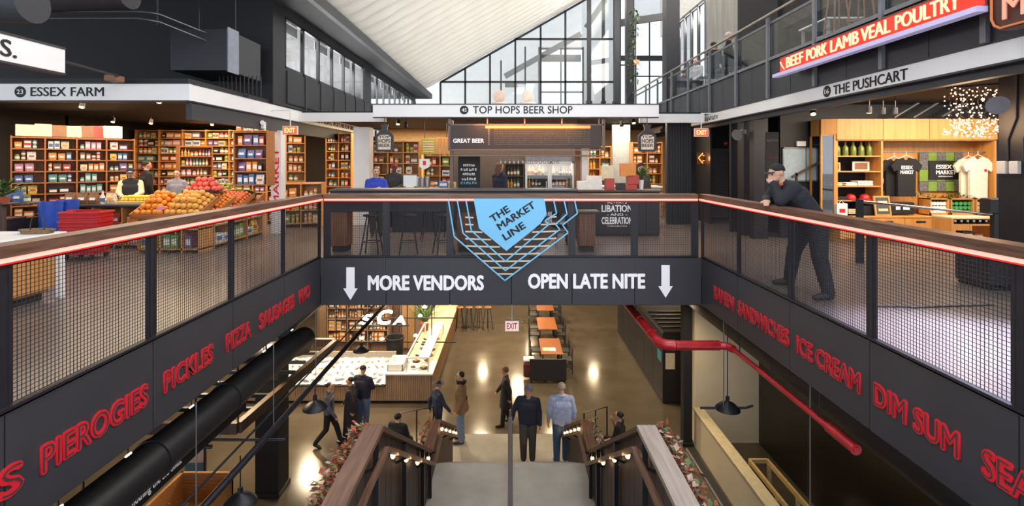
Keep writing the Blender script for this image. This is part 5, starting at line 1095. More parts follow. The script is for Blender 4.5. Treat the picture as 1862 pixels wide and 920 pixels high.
# black column on the right with boxes and a horn speaker
xa = 7.25; t = thing('column', 'broad black column with white switch boxes beside the gift shop', 'column', (xa + .4, 6.4, 0))
MB().bbox(xa, xa + 1.0, 5.4, 7.35, 0, 2.95, b=.01).obj('shaft', BLACK, t)
for i, yy in enumerate((7.28, 7.1)): MB().bbox(xa - .05, xa, yy - .075, yy + .05, PZ(316, yy), PZ(293, yy), b=.006).obj('switch_box', WHITE, t, label='white switch box')
for yy, zz in ((7.2, 1.9), (6.98, 1.6)): MB().tube([(xa - .015, yy, PZ(294, yy)), (xa - .015, yy, 2.0), (xa - .015, yy - .12, 2.3), (xa - .015, yy - .12, 2.94)], .012, 6).obj('conduit', DKGREY, t)
MB().tube([(xa - .015, 6.9, .1), (xa - .015, 6.9, .7), (xa - .015, 6.6, 1.0), (xa - .015, 6.6, 1.4)], .014, 6).obj('conduit', DKGREY, t)
t = thing('cabinet', 'black floor cabinet with rounded edges at the foot of the black column', 'cabinet', (6.4, 6.3, 0)); xa = PX(1800, 6.4); MB().bbox(xa, xa + .5, 6.4, 6.9, .04, .46, b=.03).obj('body', BLACK, t); MB().bbox(xa + .02, xa + .48, 6.42, 6.88, 0, .04).obj('plinth', MATTE, t)
horn((PX(1812, 6.9), 6.9, PZ(188, 6.9)), (-.55, -.75, -.35), 'dark grey horn loudspeaker on the black column over the switch boxes')
horn((PX(1346, 11.2), 11.24, PZ(243, 11.2)), (-.8, -.5, -.3), 'grey horn loudspeaker on the dark lobby wall')
c = P(1478, 202, 9.0); spot_lamp(c, (-.2, -.5, -.8), 'round grey spotlight under the beam reading THE PUSHCART', None)
for i, (px, py) in enumerate([(1581, 198), (1606, 200), (1628, 200)]): spot_lamp(P(px, py, 9.4), (.1, .3, -1), f"spotlight over the gift shop, {nth(i)} from the glazed cabinet side", 'spotlights of the gift shop', i == 0)
# string of fairy lights hanging as a chandelier
t = thing('fairy_light_chandelier', 'cluster of hanging fairy light strings in front of the gift shop', 'chandelier', P(1768, 160, 7.6)); y = 7.6
MB().bar(P(1722, 160, y), P(1815, 152, y), .04, .03).obj('rail', BLACK, t)
rg = random.Random(5); FL = mat('fairy_lamp', 'ffe2c0', .4, emit=3, ecol='ffd2a4'); bb = MB()
for k in range(9):
    px = 1728 + k * 10.5; b = MB(); top = P(px, 158, y + rg.uniform(-.1, .1)); n = 22; q = []
    for i in range(n + 1):
        f_ = i / n; py = 158 + f_ * 88; sp = 3 if f_ < .55 else 3 + 22 * (f_ - .55)
        q.append(P(px + rg.uniform(-sp, sp), py, y + rg.uniform(-.02 - .2 * f_, .02 + .2 * f_)))
    b.tube(q, .0035, 4); b.obj('light_string', WALNUTZ, t)
    for p_ in q[1:]:
        for _ in range(1 if p_.z > 2.3 else 3): bb.ball(p_ + Vector((rg.uniform(-.05, .05), rg.uniform(-.05, .05), rg.uniform(-.03, .03))), .011, 5, 3)
bb.obj('lamps', FL, t, kind='stuff')
light('POINT', 'fairy_glow', P(1768, 225, 7.4), 25, 'ffd2a4', size=.3)
# steel tubes of the escalator glazing seen above the gift cabinet
t = thing('glazing_rail', 'three sloping steel rails above the gift cabinet', 'railing', P(1700, 190, 11))
for a, c in (((1625, 214), (1720, 156)), ((1660, 214), (1765, 150)), ((1712, 212), (1812, 154))): MB().tube([P(*a, 10.7), P(*c, 10.7)], .03, 8).obj('rail', STEEL, t)
b = MB(); b.box(7.3, 11.5, 10.9, 10.95, 2.62, 3.5)
# floor cable on the right
q = [P(1585, 557, 900 * 1.64 / (557 - 297)), P(1640, 557, 5.67), P(1660, 559, 5.63), P(1720, 556, 5.69), P(1808, 554, 5.74)]
for v in q: v.z = .008
MB_ = MB(); MB_.tube(q, .008, 6); tag(MB_.obj('floor_cable', BLACK), 'thin black cable on the bright floor behind the railing', 'cable')
# ---------------------------------------------------------------- right mezzanine
ZF, ZR = 3.73, 4.6
b = MB(); b.box(XR + .02, 15, 2.5, 27, 3.4, 3.6); tag(b.obj('floor_mezzanine_right', DKGREY), kind='structure')
posts = [20.4, 18.9, 17.4, 15.9, 14.4, 12.85, 11.35, 9.95, 8.42, 6.9, 5.4, 3.9]
b = MB(); b.box(XR + .03, XR + .1, 2.5, 21, 2.94, 3.73); tm = tag(b.obj('trim_22', MATTE), kind='structure')
NAVY = mat('blue_black_panel', '1d1d26', .45)
for y1, y0 in zip(posts[:-1], posts[1:]):
    for k in (0, 1):
        a = y0 + (y1 - y0) * k / 2; c = y0 + (y1 - y0) * (k + 1) / 2
        MB().bbox(XR, XR + .03, a + .006, c - .006, 2.96, 3.69, b=.004).obj('fascia_panel', NAVY, tm)
t = thing('balcony_railing', 'grey steel balcony railing with glass panes along the upper gallery', 'railing', (XR, 12, 2.96))
GST = mat('grey_painted_steel', '77787c', .45, .3)
for y in posts: MB().bbox(XR - .05, XR + .0, y - .035, y + .035, 2.96, ZR - .02, b=.004).obj('post', GST, t)
MB().tube([(XR - .06, 21, ZR), (XR - .06, 2.6, ZR)], .03, 10).obj('handrail', mat('bronze_handrail', '8a8078', .35, .6), t)
MB().bar((XR + .02, 21, ZR - .14), (XR + .02, 2.6, ZR - .14), .03, .05).obj('top_rail', GST, t)
MB().bar((XR - .01, 21, ZF), (XR - .01, 2.6, ZF), .05, .06).obj('bottom_rail', GST, t)
for y1, y0 in zip(posts[:-1], posts[1:]): MB().box(XR + .015, XR + .025, y0 + .04, y1 - .04, ZF + .03, ZR - .16).obj('pane', GLASS, t)
# wall of the gallery: window, ribbed grey curtain wall, dark rooms
XW = 8.0
def yx(px, X): return F * X / (px - CX)
y_a, y_b, y_c, y_d = yx(1235, XW), yx(1284, XW), yx(1346, XW), yx(1420, XW)
RIB = mat('ribbed_grey_panel', 'a3a29d', .7, noise=3, amt=.12, stretch=(1, 1, .2))
wg = MB(); wg.box(XW, XW + .2, y_c, y_b, 3.6, 12); wg = tag(wg.obj('wall_gallery', RIB), kind='structure')
n = 28
for i in range(n):
    a = y_c + (y_b - y_c) * i / n; MB().bbox(XW - .03, XW, a + .01, a + (y_b - y_c) / n - .01, 3.6, 12, b=.008).obj('cladding_strip', RIB, wg)
b = MB(); b.box(XW - .1, XW + .2, y_d, y_c - .02, 3.6, 12); b.box(XW + .0, XW + .2, 6, y_d, 5.6, 12); b.box(14.8, 15, 2.5, 27, 3.6, 12); b.box(XW + .2, 14.8, y_d - .1, y_d, 3.6, 12); tag(b.obj('wall_gallery_dark', MATTE), kind='structure')
b = MB(); b.box(XW, XW + .2, 4, y_d - 2.2, 3.6, 4.25); tag(b.obj('wall_gallery_low', RIB), kind='structure')
b = MB(); b.box(5.4, 15, 2.0, 12.2, 6.6, 6.7); tag(b.obj('ceiling_gallery', MATTE), kind='structure')
w_ = MB()
for k in range(5): y = y_b + (y_a - y_b) * k / 4; w_.box(XW - .06, XW + .06, y - .05, y + .05, 3.6, 8.4)
for z in (3.62, 4.35, 8.3): w_.box(XW - .06, XW + .06, y_b, y_a, z, z + .12)
w_ = tag(w_.obj('window_30', GST), kind='structure')
for k in range(4): a = y_b + (y_a - y_b) * k / 4; MB().box(XW, XW + .012, a + .05, a + (y_a - y_b) / 4 - .05, 3.75, 8.3).obj('pane', GLASS, w_)
b = MB(); b.box(XW, XW + .2, y_b, y_a + 3, 8.4, 12); tag(b.obj('wall_gallery_upper', WHITE), kind='structure')
# neon shop sign
XN = 4.92
YN0, YN1 = yx(1418, XN), yx(1795, XN)
zb0 = EYE + (297 - 136) / (1418 - CX) * XN; zt0 = EYE + (297 - 108) / (1418 - CX) * XN
NR = mat('neon_red_ground', 'd8301f', .5, emit=.3, ecol='ff3a20', noise=5, amt=.2); NL = mat('neon_letter', 'f2c9a2', .3, emit=.75, ecol='ffc89a')
t = thing('neon_sign', 'long red neon sign reading BEEF PORK LAMB VEAL POULTRY on the gallery front', 'sign', (XN, (YN0 + YN1) / 2, zb0))
MB().bbox(XN, XN + .16, YN1, YN0, zb0, zt0 + .03, b=.01).obj('box', mat('rust_box', '6e3526', .6), t)
MB().box(XN - .006, XN, YN1 + .02, YN0 - .02, zb0 + .03, zt0).obj('red_face', NR, t, label='red lit face')
MB().bar((XN - .05, YN1, zb0 - .02), (XN - .05, YN0 + .05, zb0 - .02), .12, .06).obj('ledge', mat('lilac_tube', 'b9b2d8', .4, emit=.25), t)
for i in range(4): MB().bar((XN, YN1 + .3 + i * 1.1, zb0 + .1), (XR + .02, YN1 + .3 + i * 1.1, zb0 + .1), .04).obj('bracket', BLACK, t)
hz = zt0 - zb0
for w, a, c in (('BEEF', 1434, 1464), ('PORK', 1471, 1508), ('LAMB', 1515, 1566), ('VEAL', 1571, 1624), ('POULTRY', 1634, 1752)):
    y0, y1 = yx(a, XN), yx(c, XN); text(w, (XN - .03, y0, zb0 + .07), -Y3, Z3, y0 - y1, hz - .10, NL, t, bold=.0, depth=.02)
MB().tube([(XN - .02, yx(1428, XN), zb0 + .07), (XN - .02, yx(1424, XN), zb0 + .14), (XN - .02, yx(1421, XN), zb0 + .22)], .012, 6).obj('neon_mark', NL, t)
light('AREA', 'neon_spill', (XN - .35, (YN0 + YN1) / 2, zb0 + .1), 10, 'ff5030', (0, math.radians(90), 0), .3, 3.6)
t = thing('neon_sign', 'dark brown rounded sign box with orange outline and letters MI', 'sign', (4.92, 4.6, 3.4))
y0, y1 = yx(1802, XN), 4.0; zz0, zz1 = EYE + (297 - 47) / (1850 - CX) * XN, 3.85
pr = [(0, .12), (.03, .04), (.1, 0), (y0 - y1, 0), (y0 - y1, zz1 - zz0), (0, zz1 - zz0)]
Mx = Matrix.Translation((XN, y0, zz0)) @ Matrix(((0, 0, 1, 0), (-1, 0, 0, 0), (0, 1, 0, 0), (0, 0, 0, 1)))
MB().prism(pr, .16, Mx).obj('box', mat('sign_brown', '4a2a22', .5), t)
MB().tube([Mx @ Vector((x, z, -.015)) for x, z in ((.02, .4), (.02, .13), (.05, .06), (.11, .02), (y0 - y1, .02))], .012, 6).obj('outline', mat('orange_tube', 'b9683a', .4, emit=.3), t)
text('MI', (XN - .02, yx(1828, XN), zz0 + .09), -Y3, Z3, .3, .24, mat('neon_salmon', 'e39a80', .4, emit=.35), t, bold=.01, depth=.015)
MB().bar((XN + .16, 4.4, 3.5), (XR + .02, 4.4, 3.5), .05).obj('bracket', BLACK, t)
# stools and tables on the gallery, and the round chairs of the hall gallery
s0 = stool('bar_stool', (PX(1522, 8.48), 8.48, 3.6), 1.15, 'tall wooden legged stool on the gallery over the word LAMB', 'gallery stools', 0, BLACK, WALNUTZ)
dup(s0, (PX(1566, 8.04), 8.04, 3.6), .4, 'tall wooden legged stool on the gallery over the word VEAL')
def table(name, c, w, d, h, label, top=DKWOOD, leg=BLACK, group=None):
    c = Vector(c); t = thing(name, label, 'table', c, group=group); MB().bbox(c.x - w/2, c.x + w/2, c.y - d/2, c.y + d/2, c.z + h - .035, c.z + h, b=.008).obj('table_top', top, t)
    for sx in (-1, 1):
        for sy in (-1, 1): MB().bar((c.x + sx * (w/2 - .06), c.y + sy * (d/2 - .06), c.z), (c.x + sx * (w/2 - .06), c.y + sy * (d/2 - .06), c.z + h - .035), .045).obj('leg', leg, t)
    return t
table('gallery_table', (6.2, 9.6, 3.6), .7, .9, .76, 'white table on the gallery behind the start of the neon sign', WHITE, STEEL, 'gallery tables')
table('gallery_table', (7.2, 13.2, 3.6), .7, 1.2, .76, 'dark table on the gallery beside the seated guests', DKWOOD, BLACK, 'gallery tables')
t = thing('bench', 'white backed bench on the gallery beside the white table', 'bench', (6.8, 10.6, 3.6)); MB().bbox(6.5, 7.0, 10.1, 11.3, 4.0, 4.08).obj('seat', BLACK, t); MB().bbox(6.95, 7.02, 10.1, 11.3, 4.08, 4.5).obj('backrest', WHITE, t)
for y in (10.15, 11.2): MB().box(6.55, 6.95, y, y + .05, 3.6, 4.0).obj('leg', BLACK, t)
for i, (px, m) in enumerate([(908, mat('pale_pink_shell', 'd9bfb2', .5)), (960, mat('pale_cream_shell', 'e6d6c8', .5))]):
    c = Vector((PX(px, 17), 17, 3.0)); t = thing('round_chair', f"round shell backed chair on the hall gallery, {['darker pink','paler cream'][i]} one", 'chair', c, group='round chairs')
    MB().lathe([(.001, -.05), (.16, -.04), (.215, 0), (.16, .03), (.001, .035)], c + Vector((0, 0, .95)), 18, M=Matrix.Rotation(PI/2, 4, 'X')).obj('backrest', m, t); MB().lathe([(.001, .62), (.25, .62), (.28, .68), (.25, .74), (.001, .74)], c, 16).obj('seat', m, t)
    MB().tube([c + Vector((0, .1, .7)), c + Vector((0, .05, .80))], .03, 6).obj('back_stem', BLACK, t)
    for a in range(4): ca, sa = math.cos(a * PI/2 + .78), math.sin(a * PI/2 + .78); MB().tube([c + Vector((.1 * ca, .1 * sa, .63)), c + Vector((.24 * ca, .24 * sa, 0))], .015, 6).obj('leg', BLACK, t)
for i, (px, w) in enumerate([(875, .9), (935, .9), (1010, .9), (1060, .9)]):
    table('gallery_table', (PX(px, 21), 21 + .01 * i, 3.0), w, .7, 1.1, f"high table on the hall gallery, {nth(i)} from the white wall end", [WHITE, STEEL, DKWOOD, BLACK][i], BLACK, 'hall gallery tables')
exit_sign((PX(1157, 24), 24, PZ(113, 24)), .28, .22, (0, -1, 0), 'small red exit sign between the tall black columns', 1.2)
t = thing('hanging_plant', 'dark trailing garland wound round the tall black column', 'garland', (PX(1150, 20.7), 20.7, 3.6)); b = MB(); rg = random.Random(2)
for i in range(90): c = Vector((PX(1150, 20.7) + rg.uniform(-.15, .2), 20.6 + rg.uniform(-.2, .1), 5.0 + i * .035)); d = Vector((rg.uniform(-1, 1), rg.uniform(-1, 1), rg.uniform(-1, 0))).normalized() * .22; s_ = d.cross(Z3).normalized() * .05; b.add([c, c + d * .5 + s_, c + d, c + d * .5 - s_], [(0, 1, 2, 3)])
b.obj('foliage', LEAFG, t, kind='stuff')
# ---------------------------------------------------------------- lower hall
def low(px, py, h=0): # point on the lower floor (or h above it) seen at this pixel
    Y = F * (EYE - ZL - h) / (py - CY); return Vector((PX(px, Y), Y, ZL + h))
# stairs
w = 1.32; z1, z2 = EYE - 5.2, EYE - 6.8; Y1a, Y1b, Y2a, Y2b = 7.1, 8.59, 11.0, 12.45
t = thing('staircase', 'broad grey concrete stair with two landings going down to the lower hall', 'stairs', (0, Y1b, ZL))
MB().bbox(-w - .1, w + .1, Y1a, Y1b, z1 - .25, z1, b=.008).obj('landing', SLABC, t); MB().bbox(-w - .1, w + .1, Y2a, Y2b, ZL, z2, b=.008).obj('landing', SLABC, t)
n = 9
for i in range(1, n): y = Y1b + (Y2a - Y1b) * (i - 1) / (n - 1); zt = z1 + (z2 - z1) * i / n; MB().bbox(-w - .1, w + .1, y + .0, y + (Y2a - Y1b) / (n - 1), zt - .22, zt, b=.006).obj('step', SLABC, t)
n = 10; zu = EYE - 3.3
for i in range(n): y = 4.5 + (Y1a - 4.5) * i / n; zt = zu + (z1 - zu) * i / n; MB().bbox(-w - .1, w + .1, y, y + (Y1a - 4.5) / n, zt - .22, zt, b=.006).obj('step', SLABC, t)
MB().bbox(-w - .1, w + .1, 1.0, 4.5, zu - .25, zu, b=.006).obj('landing', SLABC, t)
for s in (-1, 1):   # stringers down to the floor
    b = MB(); x = s * (w + .13)
    pts = [(1.0, zu - .4), (4.5, zu - .4), (Y1a, z1 - .4), (Y1b, z1 - .4), (Y2a, z2 - .3), (Y2a, ZL), (1.0, ZL)]
    M = Matrix.Translation((x - .03, 0, 0)) @ Matrix(((0, 0, 1, 0), (1, 0, 0, 0), (0, 1, 0, 0), (0, 0, 0, 1))); b.prism(pts, .06, M); b.obj('stringer', MATTE, t)
# stair balustrades: wide walnut cap, plank wall, handrail, lamps
hc, hl = EYE - 2.45, EYE - 4.4; ya, yb_, yc_, yd = 4.63, 7.6, 8.5, 11.1; he = z2 + .9
CAPM = WALNUT
PLANK = wood('dark_plank', '4d3a31', '31241e', .55, 'z', 2)
def rail_z(y, off=0):
    pts = [(1.0, hc), (ya, hc), (yb_, hl), (yc_, hl), (yd, he), (Y2b, he)]
    for (y0, z0), (y1_, z1_) in zip(pts[:-1], pts[1:]):
        if y0 <= y <= y1_: return z0 + (z1_ - z0) * (y - y0) / (y1_ - y0) + off
    return he + off
def foot_z(y):
    pts = [(1.0, zu), (4.5, zu), (Y1a, z1), (Y1b, z1), (Y2a, z2), (Y2b, z2)]
    for (y0, z0), (y1_, z1_) in zip(pts[:-1], pts[1:]):
        if y0 <= y <= y1_: return z0 + (z1_ - z0) * (y - y0) / (y1_ - y0)
    return z2
for s in (-1, 1):
    x = s * 1.27
    sd = 'beside the walking man and food counter' if s < 0 else 'beside the cream half wall'
    t = thing('balustrade', f"walnut capped stair balustrade with plank sides, {sd}", 'balustrade', (x, 6, ZL))
    capm = CAPM if s < 0 else wood('greyed_walnut', '9a8c84', '75675f', .35, 'y', 2.0)
    segs = [((1.2, hc), (ya, hc), .175, capm), ((ya, hc), (yb_, hl), .12, DKWOOD), ((yb_, hl), (yc_, hl), .15, WALNUT), ((yc_, hl), (yd, he), .12, DKWOOD)]
    for (y0, a), (y1_, c), wd, m in segs: MB().bar((x, y0, a - .02), (x, y1_, c - .02), wd, .045).obj('cap', m, t)
    y = 3.2
    while y < yd - .02:
        y2_ = min(y + .24, yd); za = rail_z(y) - .05; zb__ = rail_z(y2_) - .05; fa, fb = foot_z(y) - .3, foot_z(y2_) - .3
        X0, X1 = x + s * .02, x + s * .05
        vs = [(X0, y + .005, fa), (X0, y2_ - .005, fb), (X0, y2_ - .005, zb__), (X0, y + .005, za), (X1, y + .005, fa), (X1, y2_ - .005, fb), (X1, y2_ - .005, zb__), (X1, y + .005, za)]
        MB().add(vs, [(0, 1, 2, 3), (7, 6, 5, 4), (0, 4, 5, 1), (1, 5, 6, 2), (2, 6, 7, 3), (3, 7, 4, 0)]).obj('plank', PLANK, t); y = y2_
    xi = x - s * .10
    q = [Vector((xi, yy, rail_z(yy) - .22)) for yy in (2.5, ya + .05, yb_, yc_, yd)]
    b = MB()
    for u, v in zip(q[:-1], q[1:]): b.bar(u, v, .045, .05)
    b.obj('handrail', WALNUT, t)
    for yy in (3.0, 4.4, 5.6, 6.8, 8.0, 9.3, 10.6): MB().bar((xi, yy, rail_z(yy) - .24), (x + s * .02, yy, rail_z(yy) - .30), .02).obj('bracket', BLACK, t)
    for yy in (4.62, 5.85, 7.05, yb_ + .1): MB().bar((x - s * .02, yy, foot_z(yy) - .1), (x - s * .02, yy, rail_z(yy) - .05), .05, .05).obj('frame_post', BLACK, t)
    for i, yy in enumerate((3.75, 5.1, 5.75, 6.45, 7.3, 8.75, 9.3, 9.9, 10.5, 11.0)):
        c = Vector((x - s * .06, yy, rail_z(yy) - .13 - (.12 if yy < 7.0 else .02)))
        l_ = thing('bulb_lamp', f"small glowing bulb, {nth(i)} going down the balustrade {sd}", 'lamp', c, group='bulbs along the stair rail')
        MB().tube([c + Z3 * .09, c + Z3 * .03], .014, 8).obj('socket', BLACK, l_); MB().ball(c, (.026, .026, .036), 10, 7).obj('bulb', BULB, l_)
        light('POINT', 'bulb_glow', c - Vector((s * .05, 0, 0)), .4, 'ffc98a', size=.04)
    # autumn leaf garland along the outer side
    b = MB(); rg = random.Random(21 + s)
    LV = [mat('rust_leaf', '9a4a2e', .7, noise=20, amt=.3), mat('green_leaf_dark', '5a6b42', .7), mat('pale_leaf', 'b59a86', .7)]
    for i in range(1300):
        yy = rg.uniform(3.3, 11.2) if i % 4 else rg.uniform(3.3, 5.0); c = Vector((x + s * (.12 + abs(rg.gauss(0, .05))), yy, rail_z(yy) - .07 + rg.gauss(0, .05)))
        d = Vector((rg.uniform(-1, 1), rg.uniform(-1, 1), rg.uniform(-.6, .8))).normalized() * rg.uniform(.04, .085); s_ = d.cross(Vector((rg.random(), rg.random(), 1))).normalized() * d.length * .35
        b.add([c - d * .5, c + s_, c + d * .5, c - s_, c + Z3 * .008], [(0, 1, 4), (1, 2, 4), (2, 3, 4), (3, 0, 4)], rg.choice((0, 0, 0, 1, 2) if s < 0 else (0, 1, 2, 2, 0)))
    tag(b.obj('leaf_garland', LV), f"garland of rust and green leaves along the outer balustrade side {sd}", 'garland', kind='stuff')
# centre handrail
t = thing('centre_handrail', 'slim dark steel handrail down the middle of the stair, man holding it', 'railing', (0, 8.5, z1))
q = [(0, 2.2, zu + .92), (0, 4.6, zu + .92), (0, Y1a, z1 + .92), (0, Y1b - .1, z1 + .92), (0, Y2a - .1, z2 + .95), (0, Y2a + .35, z2 + .95)]
b = MB()
for u, v in zip(q[:-1], q[1:]): b.bar(u, v, .036, .05)
b.obj('handrail', mat('brown_steel', '2f2926', .45, .1), t)
for y, zb2, zt in ((4.6, zu, zu + .9), (Y1a, z1, z1 + .9), (Y1b - .05, z1, z1 + .9), (Y2a + .25, z2, z2 + .93)): MB().bar((0, y, zb2), (0, y, zt), .045, .05).obj('post', BLACK, t)
# low black guard rails beyond the balustrades
for s, nm in ((-1, 'by the food counter'), (1, 'by the seated woman')):
    t = thing('guard_rail', f"low black tubular guard rail {nm}", 'railing', (s * 2.4, 12.6, ZL))
    xs_ = (PX(727, 12.4), PX(787, 12.4)) if s < 0 else (PX(1062, 12.4), PX(1105, 12.4))
    MB().tube([(xs_[0], 12.4, ZL), (xs_[0], 12.4, ZL + .95), (xs_[1], 12.5, ZL + 1.05), (xs_[1], 12.5, ZL)], .022, 8).obj('hoop', BLACK, t)
    xm = xs_[0] + (xs_[1] - xs_[0]) * .5; MB().tube([(xm, 12.45, ZL), (xm, 12.45, ZL + 1.0)], .018, 8).obj('upright', BLACK, t)
# columns
def column(px, py, w_, label):
    c = low(px, py); t = thing('column', label, 'column', c); MB().bbox(c.x - w_/2, c.x + w_/2, c.y, c.y + w_, ZL, -.86, b=.01).obj('shaft', MATTE, t); MB().bbox(c.x - w_/2 - .03, c.x + w_/2 + .03, c.y - .03, c.y + w_ + .03, ZL, ZL + .1, b=.01).obj('plinth', BLACK, t)
column(485, 905, .5, 'thick black column near the wooden crate seat'); column(1251, 812, .22, 'slim black column at the end of the cream half wall')
# big duct and elbows under the slab, canopy frame, conduits, cross bars
t = thing('air_duct', 'fat matte black duct running below the fascia reading PIEROGIES', 'duct', (-3.72, 7, -1.46))
DUCT = mat('black_duct', '232326', .5)
MB().tube([(-3.75, 2.6, -1.46), (-3.75, 8.3, -1.46)], .2, 20).obj('tube', DUCT, t)
for y in (3.9, 4.05, 5.2, 6.55): MB().tube([(-3.75, y - .03, -1.46), (-3.75, y + .03, -1.46)], .215, 20).obj('joint_ring', DUCT, t)
for y in (4.0, 5.9, 7.6): MB().tube([(-3.75, y, -1.3), (-3.75, y, -.86)], .012, 6).obj('hanger', BLACK, t)
MB().tube([(-3.75, 8.3, -1.46), (-3.72, 8.9, -1.5), (-3.9, 9.3, -1.75), (-4.4, 9.5, -1.95), (-5.2, 9.5, -2.0)], [.2, .2, .19, .18, .18], 18).obj('elbow', DUCT, t)
MB().tube([(-3.95, 8.6, -1.25), (-4.0, 11, -1.2), (-4.4, 12.2, -1.35), (-5.5, 12.6, -1.4)], .12, 16).obj('branch_duct', DUCT, t)
t = thing('strip_lamp', 'row of short white linear lamps between duct and fascia', 'lamp', (-3.5, 5, -1.0))
for y in (3.55, 3.8, 4.5, 5.4, 7.0, 7.9): MB().bar((-3.5, y, -1.02), (-3.5, y + .07, -1.02), .015, .015).obj('tube', mat('linear_lamp', 'fff6ea', .4, emit=.9), t); MB().bar((-3.5, y + .03, -1.0), (-3.5, y + .03, -.86), .01).obj('hanger', BLACK, t)
t = thing('hanging_canopy', 'black hanging canopy frame with timber edge beside the thick column', 'canopy', (-5.0, 8.6, -2.6))
zc2 = -2.62; fx0, fx1, fy0, fy1 = -7.2, -4.15, 8.0, 11.8
for p_, q_ in (((fx0, fy0), (fx1 - .25, fy0)), ((fx1 - .25, fy0), (fx1, fy1)), ((fx0, fy1), (fx1, fy1)), ((fx0, fy0), (fx0, fy1))): MB().bar((*p_, zc2), (*q_, zc2), .1, .18).obj('edge_beam', DKWOOD, t)
for i in range(6): MB().bar((fx0, fy0 + .5 + i * .5, zc2 + .05), (fx1 - .2, fy0 + .5 + i * .5, zc2 + .05), .06, .06).obj('slat', BLACK, t)
for x, y in ((fx0, fy0), (fx1 - .25, fy0), (fx0, fy1), (fx1, fy1)): MB().tube([(x, y, zc2), (x, y, -.86)], .012, 6).obj('hanger', BLACK, t)
t = thing('lighting_track', 'pair of blue black conduit bars running below the left fascia towards the counter', 'track', (-3.3, 8, -2.05))
BLU = mat('blue_black_steel', '23262f', .4)
MB().tube([(-3.3, 4.2, -2.05), (-3.3, 14, -2.05)], .042, 8).obj('bar', BLU, t); MB().tube([(-3.48, 4.2, -1.98), (-3.48, 14, -1.98)], .014, 8).obj('thin_bar', BLU, t)
for y in (5.2, 6.9, 8.4, 10.5, 13): MB().tube([(-3.3, y, -2.05), (-3.3, y, -.86)], .006, 5).obj('hanger', STEEL, t)
t = thing('cross_bar', 'horizontal blue black bar with a hooked end beside the thick column', 'bar', P(430, 800, 7)); MB().tube([P(345, 799, 7), P(515, 800, 7), P(521, 798, 7), P(522, 792, 7)], .02, 8).obj('bar', BLU, t); MB().tube([P(350, 812, 7), P(385, 812, 7)], .03, 8).obj('lamp_arm', BLU, t)
MB().tube([(PX(400, 7), 7, PZ(799, 7)), (PX(400, 7), 7, -.86)], .006, 5).obj('hanger', STEEL, t)
def pendant(c, r, label, top=-.86, arm=None):
    c = Vector(c); t = thing('pendant_lamp', label, 'lamp', c, group='black dome pendants')
    MB().lathe([(r * .12, r * .75), (r * .2, r * .6), (r * .6, r * .45), (r * .95, r * .1), (r, 0), (r * .95, .005), (r * .55, r * .38), (.001, r * .5)], c, 22).obj('shade', BLACK, t)
    MB().tube([c + Z3 * r * .7, c + Z3 * r * 1.05], r * .16, 10).obj('cap', BLACK, t); MB().ball(c + Z3 * r * .18, .045, 10, 6).obj('bulb', mat('dim_bulb', 'd9d4d0', .4), t)
    MB().tube([c + Z3 * r * 1.0, (c.x, c.y, top)], .008, 6).obj('cord', BLU, t)
    if arm: MB().tube([c + Vector((-.45, 0, .02)), c + Vector((.3, 0, .02)), c + Vector((.42, 0, .06))], .02, 8).obj('arm', BLACK, t)
    return t
pendant(P(573, 742, 8.2), .2, 'black dome pendant hanging before the walking man', -2.07); pendant(P(437, 915, 6.3), .2, 'black dome pendant low beside the wooden crate seat', -2.07)
pendant(P(657, 638, 12), .2, 'black dome pendant over the food counter back wall', -.86); pendant(P(1323, 744, 8.2), .2, 'black dome pendant with a cross arm in front of the cream wall', -.86, True)
# slogan strip on the left
b = MB(); b.box(-3.98, -3.95, 4.4, 7.4, -2.02, -1.66); t = tag(b.obj('slogan_board', MATTE), 'black slogan board with white slanted words under the fat duct', 'sign')
text('nothing the old ones.', (-3.948, yx(240, -3.948), -1.98), Y3, Z3, yx(330, -3.948) - yx(240, -3.948), .15, LETW, t, bold=.015, depth=.003)
text("Don't", (-3.948, yx(312, -3.948), -1.82), Y3, Z3, yx(330, -3.948) - yx(312, -3.948), .10, LETW, t, bold=.015, depth=.003)
MB().box(-4.02, -3.93, 4.4, 7.4, -1.66, -1.58).obj('top_strip', DKWOOD, t); 
for y in (4.6, 7.2): MB().tube([(-3.97, y, -1.6), (-3.97, y, -.86)], .01, 5).obj('hanger', BLACK, t)
# wooden crate seat
def boardbox(x0, x1, y0, y1, z0, z1, th, m, t):
    for a in ((x0, x0 + th, y0, y1), (x1 - th, x1, y0, y1), (x0, x1, y1 - th, y1), (x0, x1, y0, y0 + th)):
        for k in range(2): MB().bbox(a[0], a[1], a[2], a[3], z0 + (z1 - z0) * k / 2 + .004, z0 + (z1 - z0) * (k + 1) / 2 - .004, b=.006).obj('board', m, t)
yb0 = 8.9; x0, x1 = PX(292, 9.3), PX(392, 9.3); zt = EYE - 6.15
CR = wood('worn_crate_wood', 'b5834f', '855a32', .6, 'x', 2.5)
t = thing('wooden_crate', 'big open wooden crate with thick board sides and a shelf inside', 'crate', ((x0 + x1) / 2, 9.5, ZL))
boardbox(x0, x1, 8.7, 9.9, ZL, zt, .06, CR, t); MB().bbox(x0 + .06, x1 - .06, 8.76, 9.84, zt - .62, zt - .58).obj('seat_board', CR, t); MB().bbox(x0 + .06, (x0 + x1) / 2, 8.76, 9.3, zt - .35, zt - .3).obj('shelf_board', CR, t)
for x in (x0 + .3, x1 - .4): MB().tube([(x, 9.1, zt - .58), (x, 9.1, zt - .1)], .012, 6).obj('rod', STEEL, t)
t = thing('leaning_board', 'pale board with a blue lower half standing behind the crate', 'board', (PX(352, 10.6), 10.6, ZL)); z_ = PZ(795, 10.6)
